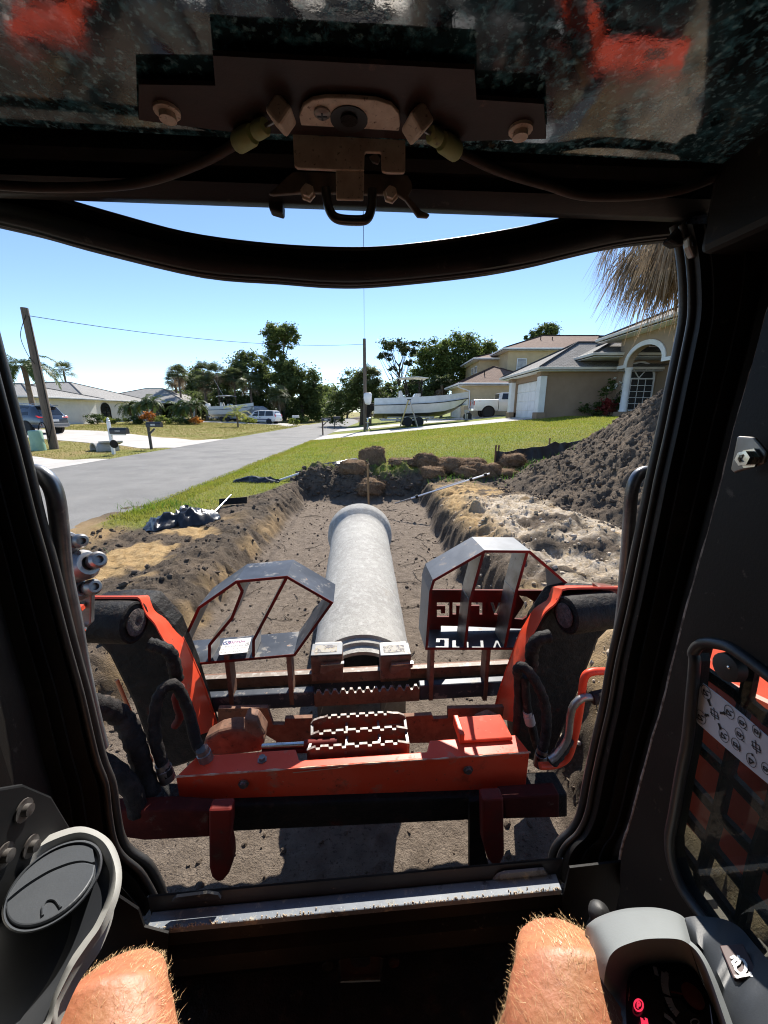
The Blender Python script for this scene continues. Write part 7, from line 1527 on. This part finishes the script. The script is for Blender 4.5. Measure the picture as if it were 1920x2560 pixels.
# left kick plate with washers, gear knob
quad3('kick_plate', [MX(u, v, -CW + .035) for u, v in ((-60, 1980), (60, 1960), (130, 1990), (190, 2090), (230, 2250), (100, 2400), (-60, 2400))], -RT * .01, mat('dark grey plate', (.008, .0085, .009), .6, .0, v=((.016, .016, .016), 10, .4, .7), spec=.25), ld, .003)
for u, v, r in ((58, 2026, .0085), (75, 2116, .008), (8, 2140, .0085)):
    b = MB(); c_ = MX(u, v, -CW + .036); b.lathe(c_, RT, [(0, r * 1.6), (.002, r * 1.6), (.0022, r * .85), (.009, r * .85), (.0095, r * .4), (.0096, .0005)], 14); b.build('washer_bolt', mat('dirty bolt', (.12, .11, .1), .55, .4, v=((.06, .05, .045), 90, .4, .6)), ld, 35)
b = MB(); b.lathe(M(1496, 2290, .46), UP - HD * .2, [(-.05, .009), (-.01, .01), (0, .017), (.012, .019), (.022, .014), (.026, .0005)], 14); b.build('knob', black_rubber, ld, 60)
# ---- air vent pod
vent_rim = mat('worn grey vinyl', (.26, .255, .235), .6, v=((.33, .325, .3), 9, .4, .7), bump=(200, .2, .001)); vent_disc = mat('grey vent plastic', (.055, .06, .066), .45, v=((.075, .08, .086), 6, .4, .7), bump=(240, .25, .001))
vc = EYE + ray(130, 2214) * .44
view = ray(130, 2214).normalized(); iu = RT - view * RT.dot(view); iu.normalize(); iv = view.cross(iu).normalized()
if iv.z > 0: iv = -iv                    # iu right, iv down in the picture
nrm = (-view * math.cos(R(57)) + (iu * -.55 + iv * -.835) * math.sin(R(57))).normalized()
maj = (iu * .83 - iv * .56); maj = (maj - nrm * maj.dot(nrm)).normalized(); mnr = nrm.cross(maj).normalized()
Rv = 122 / F * .44
def vpt(u, v, lift=0.0):
    d = ray(u, v); t_ = (vc + nrm * lift - EYE).dot(nrm) / d.dot(nrm); return EYE + d * t_
rimo = [(10, 2175), (60, 2130), (116, 2094), (190, 2070), (240, 2077), (280, 2106), (303, 2165), (300, 2230), (268, 2315), (232, 2370), (190, 2434), (150, 2510), (120, 2590), (-60, 2640), (-90, 2400), (-50, 2250)]
rimi = [(20, 2208), (66, 2158), (118, 2120), (184, 2094), (222, 2098), (250, 2120), (272, 2172), (270, 2232), (240, 2306), (208, 2352), (174, 2402), (134, 2486), (98, 2570), (-40, 2610), (-64, 2400), (-30, 2268)]
ro = spl([vpt(u, v, -.028) for u, v in rimo + rimo[:1]], 4); rm = spl([vpt(lerp(a[0], c[0], .5), lerp(a[1], c[1], .5), -.016) for a, c in zip(rimo + rimo[:1], rimi + rimi[:1])], 4); ri = spl([vpt(u, v, -.022) for u, v in rimi + rimi[:1]], 4); rb = [p - nrm * .03 for p in ri]
pod = MB(); pod.loft([[p - nrm * .05 - iu * .06 for p in ro[:-1]], ro[:-1]], caps=False); pod.add(rb[:-1], [list(range(len(rb) - 1))]); av = pod.build('air_vent', mat('dark pod plastic', (.018, .02, .024), .5, v=((.045, .048, .052), 5, .4, .7)), ld, 60)
b = MB(); b.loft([ro[:-1], [p.lerp(q, .45) + nrm * .005 for p, q in zip(ro[:-1], rm[:-1])], rm[:-1], ri[:-1], rb[:-1]], caps=False); b.build('vent_rim', vent_rim, av, 60)
def VPn(x, y, h): return vpt(130 + 148 * x * .755 + 77 * y * .657, 2217 - 148 * x * .657 + 77 * y * .755, h)
def ell(k, h, n=48): return [VPn(k * math.cos(2 * math.pi * i / n), k * math.sin(2 * math.pi * i / n), h) for i in range(n)]
b = MB(); b.loft([ell(1.0, -.030), ell(1.03, -.010), ell(1.02, -.002), ell(.99, .001), ell(.955, -.001), ell(.945, -.007), ell(.90, -.007)], caps=False); b.add(ell(.90, -.007), [list(range(48))]); vd = b.build('vent_barrel', vent_disc, av, 50)
def earc(a0, a1, k=.925, n=22): return [(k * math.cos(lerp(a0, a1, i / n)), k * math.sin(lerp(a0, a1, i / n))) for i in range(n + 1)]
line2 = [(p.x, p.y) for p in spl([(-.74, -.52, 0), (-.35, -.49, 0), (.042, -.376, 0), (.30, -.23, 0), (.50, -.07, 0), (.66, .14, 0), (.77, .43, 0)], 4)]
top_poly = earc(math.pi + .62, 2 * math.pi - .02) + [(.80, .38)] + [(x, y - .035) for x, y in line2[::-1]][1:]
bot_poly = [(x, y + .035) for x, y in line2] + [(.68, .61)] + earc(.80, math.pi + .55)
for poly in (top_poly, bot_poly):
    b = MB(); P_ = [VPn(x, y, -.0055) for x, y in poly]; b.prism(P_, nrm * .004); b.build('vent_flap', vent_disc, vd, None, bevel=.0014, seg=2)
b = MB(); b.tube([VPn(p.x, p.y, -.0005) for p in spl([(-.44, .51, 0), (-.33, .28, 0), (-.2, .25, 0), (-.11, .40, 0), (-.12, .70, 0)], 5)], .0013, 6); b.build('thumb_tab', vent_disc, vd, 60)
# ---- gauge console
con_m = mat('light grey console', (.185, .198, .198), .55, v=((.215, .23, .23), 6, .4, .7), bump=(420, .25, .0008)); con_shade = mat('shaded grey console', (.022, .026, .031), .5, v=((.028, .032, .039), 6, .4, .7), bump=(420, .25, .0008))
wc = lambda x, y: (1480 + x * .2652, 2240 + y * .2652)
def ev(pts, Y): return [at(*wc(*q), 1.075 * (Y if not isinstance(Y, list) else Y[i])) for i, q in enumerate(pts)]
c_out = [(-60, 800), (-55, 560), (-40, 330), (0, 235), (140, 165), (300, 122), (450, 108), (600, 110), (740, 138), (830, 175), (880, 215)]
c_rim = [(60, 900), (75, 720), (110, 600), (160, 515), (240, 460), (360, 415), (480, 388), (620, 376), (760, 376), (860, 390), (930, 425)]
c_in = [(100, 940), (118, 760), (140, 650), (175, 560), (250, 490), (370, 440), (490, 410), (620, 400), (760, 402), (850, 418), (915, 455)]
Ys0 = .335; Ys1 = .285
top_r = [(880, 215), (985, 430), (1120, 620), (1230, 850), (1340, 1130), (1440, 1420)]
gc = MB()
o1 = spl(ev(c_out, Ys0), 4); o2 = spl(ev(c_rim, Ys1), 4); o3 = spl(ev(c_in, Ys1 - .006), 4)
mid_ = [p.lerp(q, .5) + UP * .006 + HD * .006 for p, q in zip(o1, o2)]
gc.surf([[p - UP * .16 for p in o1], [p - UP * .012 + HD * .004 for p in o1], o1, mid_, o2, o3]); con = gc.build('gauge_console', con_m, ld, 60)
# recess walls and display
scr_o = [(330, 1330), (318, 1000), (330, 800), (380, 710), (470, 655), (600, 632), (760, 628), (880, 645), (970, 700), (1040, 800), (1100, 940)]
zD = H - .661; o4 = spl([onz(*wc(*q), zD) for q in scr_o], 4)
b = MB(); b.surf([o3, [p.lerp(q, .5) - UP * .004 for p, q in zip(o3, o4)], o4]); b.build('display_recess', con_m, con, 60)
side_ = [(930, 425), (1010, 500), (1090, 620), (1170, 790), (1260, 1020), (1370, 1330)]; side_i = [(915, 455), (985, 520), (1060, 640), (1130, 810), (1210, 1040), (1310, 1340)]; side_o = [(880, 215), (1000, 430), (1110, 560), (1200, 740), (1300, 990), (1420, 1320)]
Yc = [.285, .275, .262, .248, .232, .212]
s1 = spl(ev(side_, Yc), 4); s0 = spl(ev(side_i, [y - .006 for y in Yc]), 4); s4 = spl([onz(*wc(*q), zD) for q in [(1100, 940), (1120, 1000), (1150, 1060), (1180, 1140), (1215, 1240), (1250, 1360)]], 4)
b = MB(); b.surf([s1, s0, s4]); b.build('display_recess', con_m, con, 60)
b = MB(); scp = [onz(*wc(*q), zD) for q in [(330, 1330), (318, 1000), (330, 800), (380, 710), (470, 655), (600, 632), (760, 628), (880, 645), (970, 700), (1040, 800), (1100, 940), (1180, 1140), (1250, 1360)]]
b.add(scp + [sum(scp, Vector()) / len(scp)], [(i, (i + 1) % len(scp), len(scp)) for i in range(len(scp))]); scr = b.build('display', mat('display glass', (.012, .014, .024), .06, spec=.7), con, 60)
ctr = sum(scp, Vector()) / len(scp); sn = (scp[4] - scp[0]).cross(scp[9] - scp[0]).normalized()
if sn.dot(EYE - ctr) < 0: sn = -sn
def SP(x, y):
    d = ray(*wc(x, y)); t_ = (ctr + sn * .004 - EYE).dot(sn) / d.dot(sn); return EYE + d * t_
def flat(pts, w_, m, name, parent):
    b = MB(); P_ = spl([SP(*q) for q in pts], 4)
    for p, q in zip(P_[:-1], P_[1:]): e = (q - p).normalized().cross(sn) * w_ / 2; b.add([p - e, q - e, q + e, p + e], [(0, 1, 2, 3)])
    return b.build(name, m, parent, None, fix=False)
gi = mat('gauge print', (.8, .8, .82), .5); led = mat('red warning light', (.6, .02, .06), .4, emit=((1.0, .04, .1), .5)); ndl = mat('red needle', (.32, .05, .03), .5)
flat([(690, 730), (685, 830), (705, 930)], .0075, gi, 'gauge_scale', scr); flat([(715, 955), (755, 1050), (810, 1120)], .0075, gi, 'gauge_scale', scr); flat([(690, 715), (720, 750)], .004, gi, 'gauge_tick', scr); flat([(590, 665), (612, 750)], .0045, gi, 'gauge_tick', scr); flat([(680, 1120), (760, 1180), (800, 1260)], .004, gi, 'gauge_scale', scr)
flat([(740, 900), (1000, 960)], .0018, ndl, 'needle', scr)
b = MB(); b.lathe(SP(950, 945), sn, [(0, .011), (.002, .0105), (.0021, .0005)], 18); b.build('needle_hub', ndl, scr, 40)
cc = (440, 1030); flat([(cc[0] + 42 * math.cos(a), cc[1] + 55 * math.sin(a)) for a in [k * math.pi / 6 for k in range(13)]], .0016, led, 'warning_light', scr); flat([(430, 1060), (432, 1000), (455, 1005), (452, 1030), (434, 1032)], .0018, led, 'warning_light', scr)
flat([(470, 1150), (480, 1230)], .0028, led, 'warning_light', scr); flat([(510, 1150), (525, 1230)], .0028, led, 'warning_light', scr); flat([(475, 1190), (518, 1190)], .0028, led, 'warning_light', scr)
cc = (970, 1190); flat([(cc[0] + 40 * math.cos(a), cc[1] + 30 * math.sin(a)) for a in [k * math.pi / 5 for k in range(11)]], .001, gi, 'lamp_icon', scr)
# right wing of the console, its grey darkened to stand for shade; grease symbol tile
w_o = [(880, 205), (960, 190), (1100, 196), (1240, 218), (1330, 255), (1420, 320), (1520, 440), (1640, 580), (1800, 800), (1950, 1050)]; w_i = [(880, 330), (980, 430), (1060, 520), (1110, 580), (1150, 660), (1200, 760), (1260, 900), (1320, 1050), (1400, 1240), (1480, 1420)]
Yw = [.325, .325, .322, .318, .31, .30, .285, .265, .24, .21]; Yi = [.315, .30, .29, .28, .27, .26, .25, .235, .22, .2]
w1 = spl(ev(w_o, Yw), 3); w2 = spl(ev(w_i, Yi), 3)
b = MB(); b.surf([[p - UP * .14 + RT * .01 for p in w1], [p - UP * .008 for p in w1], w1, [p.lerp(q, .5) + UP * .002 for p, q in zip(w1, w2)], w2, [p - UP * .02 for p in w2]]); wg = b.build('console_wing', con_shade, con, 60)
from mathutils.bvhtree import BVHTree
bvh = BVHTree.FromPolygons([Vector(v_.co) + root_loc(ld) for v_ in wg.data.vertices], [list(p.vertices) for p in wg.data.polygons])
tile = []
for q in ((1215, 510), (1440, 495), (1560, 790), (1350, 825)):
    d_ = ray(*wc(*q)).normalized(); h_ = bvh.ray_cast(EYE, d_)[0]; tile.append((h_ if h_ is not None else at(*wc(*q), .3)) - d_ * .003)
tile[2] = tile[1] + tile[3] - tile[0]
tn = (tile[1] - tile[0]).cross(tile[3] - tile[0]).normalized()
if tn.dot(EYE - tile[0]) < 0: tn = -tn
b = MB(); b.prism([p + tn * .001 for p in tile], tn * .004); tl_ = b.build('switch_tile', mat('dark maroon tile', (.05, .02, .018), .4), wg, None, bevel=.001)
def TP(x, y):
    d = ray(*wc(x, y)); t_ = (tile[0] + tn * .0066 - EYE).dot(tn) / d.dot(tn); return EYE + d * t_
b = MB()
for pts in ([(1310, 585), (1345, 565), (1355, 600), (1385, 590), (1380, 560)], [(1355, 600), (1325, 625), (1345, 660), (1385, 630), (1400, 590)], [(1345, 660), (1360, 700), (1395, 730), (1430, 725), (1452, 690), (1450, 640), (1425, 600), (1395, 590)], [(1400, 728), (1412, 755)], [(1430, 722), (1440, 748)], [(1355, 745), (1372, 775)], [(1362, 762), (1500, 738)], [(1488, 718), (1505, 758)]):
    P_ = [TP(*q) for q in pts]
    for p, q in zip(P_[:-1], P_[1:]): e = (q - p).normalized().cross(tn) * .0013; k_ = (q - p) * .05; b.add([p - e - k_, q - e + k_, q + e + k_, p + e - k_], [(0, 1, 2, 3)])
b.build('switch_symbol', white_decal, tl_, None, fix=False)
# ================================================================ THE OPERATOR
skin = bpy.data.materials.new('sunlit skin'); skin.use_nodes = True
def _skin():
    nt = skin.node_tree; N = nt.nodes; Lk = nt.links; p = N['Principled BSDF']
    tc = N.new('ShaderNodeTexCoord')
    def nz(s, d):
        n = N.new('ShaderNodeTexNoise'); n.inputs['Scale'].default_value = s; n.inputs['Detail'].default_value = d; Lk.new(tc.outputs['Object'], n.inputs[0]); return n.outputs[0]
    def mr(f, a, c):
        r = N.new('ShaderNodeMapRange'); Lk.new(f, r.inputs[0]); r.inputs[1].default_value = a; r.inputs[2].default_value = c; return r.outputs[0]
    def mx(f, A, B):
        x = N.new('ShaderNodeMix'); x.data_type = 'RGBA'; Lk.new(f, x.inputs['Factor'])
        for k, q in (('A', A), ('B', B)):
            if isinstance(q, tuple): x.inputs[k].default_value = (*q, 1)
            else: Lk.new(q, x.inputs[k])
        return x.outputs['Result']
    c = mx(mr(nz(13, 5), .38, .62), (.40, .175, .08), (.43, .15, .075)); c = mx(mr(nz(90, 5), .5, .72), c, (.34, .13, .06)); c = mx(mr(nz(30, 3), .68, .74), c, (.38, .09, .06))
    Lk.new(c, p.inputs['Base Color']); p.inputs['Roughness'].default_value = .5; p.inputs['Subsurface Weight'].default_value = .12; p.inputs['Subsurface Radius'].default_value = (.01, .004, .002); p.inputs['Subsurface Scale'].default_value = .5
    bn = N.new('ShaderNodeBump'); bn.inputs['Strength'].default_value = .4; bn.inputs['Distance'].default_value = .003; Lk.new(nz(110, 9), bn.inputs['Height']); Lk.new(bn.outputs[0], p.inputs['Normal'])
_skin()
per = thing('person', 'seated operator with bare hairy knees in dark clogs, only the legs in view', 'person', tuple(mp(0, -.25, .7)))
def leg_rings(path, radii, n=20):
    P = [Vector(p) for p in path]; rings = []; up0 = None
    for i, p in enumerate(P):
        t = (P[min(i + 1, len(P) - 1)] - P[max(i - 1, 0)]).normalized(); s = RT - t * RT.dot(t); s.normalize(); q = t.cross(s)
        rx, ry = radii[i]; rx *= 1.12
        rings.append([p + s * (rx * math.cos(2 * math.pi * k / n)) + q * (ry * math.sin(2 * math.pi * k / n)) for k in range(n)])
    return rings
kneeR = at(1416, 2322, .352); kneeL = at(276, 2402, .335)
body = MB(); hair_src = []; feet = []
for s, kn, hip in ((1, kneeR, mp(.10, -.28, .73)), (-1, kneeL, mp(-.14, -.28, .73))):
    foot = mp(.18 if s > 0 else -.25, .38, zf + .09); fwd = HD
    kc = kn - UP * .052 - HD * .035       # centre of the knee, under the visible crown
    ank = Vector((foot.x, foot.y, foot.z)) - HD * .06 + UP * .03
    th = (kc - hip); thn = th.normalized(); sh = ank - kc; shn = sh.normalized()
    path = [hip, hip + th * .25, hip + th * .5, hip + th * .70, hip + th * .86, kc - thn * .035 + UP * .006, kc + (thn - shn) * .006 + UP * .0, kc + (thn * .35 + shn * .2).normalized() * .038, kc + shn * .07, kc + sh * .28, kc + sh * .45, kc + sh * .7, kc + sh * .88, ank]
    rad = [(.104, .092), (.102, .088), (.099, .08), (.094, .072), (.090, .064), (.082, .056), (.073, .053), (.062, .050), (.055, .05), (.053, .056), (.052, .054), (.042, .044), (.034, .038), (.034, .04)]
    R_ = leg_rings(path, rad); body.loft(R_); hair_src.append((R_, kc)); feet.append((foot, s, ank))
    ft = [ank + UP * .0, ank - UP * .04 + HD * .03, foot + HD * .04 - UP * .03, foot + HD * .12 - UP * .045, foot + HD * .17 - UP * .05]; body.loft(leg_rings(ft, [(.036, .04), (.04, .045), (.045, .035), (.046, .026), (.03, .018)], 14))
    body.ball(hip, (.12, .12, .11), 16, 10); body.ball(kn - UP * .056 - HD * .035, (.060, .058, .053), 18, 12)
body.ball(mp(-.015, -.32, .80), (.19, .13, .15), 20, 12)
po = body.build('body', skin, per, 60)
rm_ = po.modifiers.new('one skin', 'REMESH'); rm_.mode = 'VOXEL'; rm_.voxel_size = .0055; rm_.use_smooth_shade = True
sm = po.modifiers.new('smooth', 'SMOOTH'); sm.factor = .6; sm.iterations = 14
# shorts end well behind the knees; clogs with holes
b = MB()
for (R_, kc), s in zip(hair_src, (1, -1)): b.loft([[c + (p - c) * 1.12 for p in r] for r, c in [(r, sum(r, Vector()) / len(r)) for r in R_[:3]]], caps=False)
b.ball(mp(-.015, -.32, .82), (.205, .145, .16), 20, 12); b.build('shorts', mat('khaki cloth', (.16, .14, .11), .9, v=((.12, .105, .08), 20, .4, .7), bump=(300, .3, .001)), per, 60)
clog_m = mat('dark clog foam', (.045, .04, .035), .7, v=((.07, .062, .052), 12, .4, .7), bump=(150, .2, .001))
for foot, s, ank in feet:
    rings = []; tip = Vector((foot.x, foot.y, zf + .005))
    for d, hw, hh in ((-.13, .036, .05), (-.10, .042, .055), (-.02, .045, .06), (.05, .054, .085), (.09, .060, .088), (.13, .058, .072), (.16, .046, .052), (.18, .022, .03)):
        rings.append([tip + HD * d + RT * (hw * math.cos(a)) + UP * (max(0, math.sin(a)) * hh + min(0, math.sin(a)) * .004 + .004) for a in [2 * math.pi * k / 20 for k in range(20)]])
    b = MB(); b.loft(rings); cg = b.build('clog', clog_m, per, 60)
    for x, d, h_ in ((0, .145, .066), (.022, .125, .080), (-.022, .125, .080), (0, .11, .092), (.034, .09, .080), (-.034, .09, .080), (.012, .085, .094), (-.012, .085, .094)):
        h = MB(); c_ = tip + HD * d + RT * x + UP * (h_ + .001); h.lathe(c_ - UP * .004, UP * 1 + HD * .4 + RT * x * 12, [(0, .006), (.0042, .006), (.0043, .0002)], 10); h.build('clog_hole', ink, cg, 40)
# fair hair on both legs: roots on the skin, lying towards the shin and lifting off the silhouette
hair_m = bpy.data.materials.new('fair hair'); hair_m.use_nodes = True
_p = hair_m.node_tree.nodes['Principled BSDF']; _p.inputs['Base Color'].default_value = (.72, .48, .25, 1); _p.inputs['Roughness'].default_value = .35
bpy.context.view_layer.update()
ev_o = po.evaluated_get(bpy.context.evaluated_depsgraph_get()); em = ev_o.to_mesh(); L = root_loc(per)
nv = len(em.vertices); co = np.empty(nv * 3, dtype=np.float32); em.vertices.foreach_get('co', co); co = co.reshape(-1, 3) + np.array([L.x, L.y, L.z]); nr = np.empty(nv * 3, dtype=np.float32); em.vertex_normals.foreach_get('vector', nr); nr = nr.reshape(-1, 3)
ev_o.to_mesh_clear()
HDn = np.array(HD); ok = (co @ HDn > .04) & (co[:, 2] > zf + .2); ii = np.where(ok)[0]
dn = fbm(co[ii, 0] * 26 + co[ii, 2] * 19, co[ii, 1] * 26 - co[ii, 2] * 13, 4, 12); dn = np.clip((dn - .30) * 3.2, .12, 1); k = rng.choice(ii, 36000, p=dn / dn.sum()); b_ = co[k] + rng.normal(size=(len(k), 3)) * .003; n_ = nr[k]
flow = HDn[None] * .75 + np.array([0, 0, -.75])[None] + n_ * .15 + rng.normal(size=n_.shape) * .30 + (fbm(b_[:, 0] * 40, b_[:, 1] * 40 + b_[:, 2] * 30, 3, 4) - .5)[:, None] * 2.2 * np.array(RT)[None]; flow -= n_ * (flow * n_).sum(1)[:, None]; flow /= np.linalg.norm(flow, axis=1)[:, None] + 1e-6
ln_ = (.004 + .014 * rng.uniform(0, 1, len(k)) ** 1.6)[:, None]; lift = rng.uniform(.1, .65, len(k))[:, None]
side = np.cross(flow, n_); wd = rng.uniform(.00010, .00022, len(k))[:, None]
p0_ = b_ - n_ * .001; p1_ = p0_ + (flow * .55 + n_ * lift * .55) * ln_ * .6; p2_ = p1_ + (flow * 1.0 + n_ * lift * .1 + rng.normal(size=n_.shape) * .25) * ln_ * .55
V = np.stack([p0_ - side * wd, p0_ + side * wd, p1_ + side * wd * .8, p1_ - side * wd * .8, p2_], 1).reshape(-1, 3); q = np.arange(len(k))[:, None] * 5
np_mesh('leg_hair', V, np.concatenate([q + np.array([[0, 1, 2]]), q + np.array([[0, 2, 3]]), q + np.array([[3, 2, 4]])], 0), hair_m, per, kind='stuff')
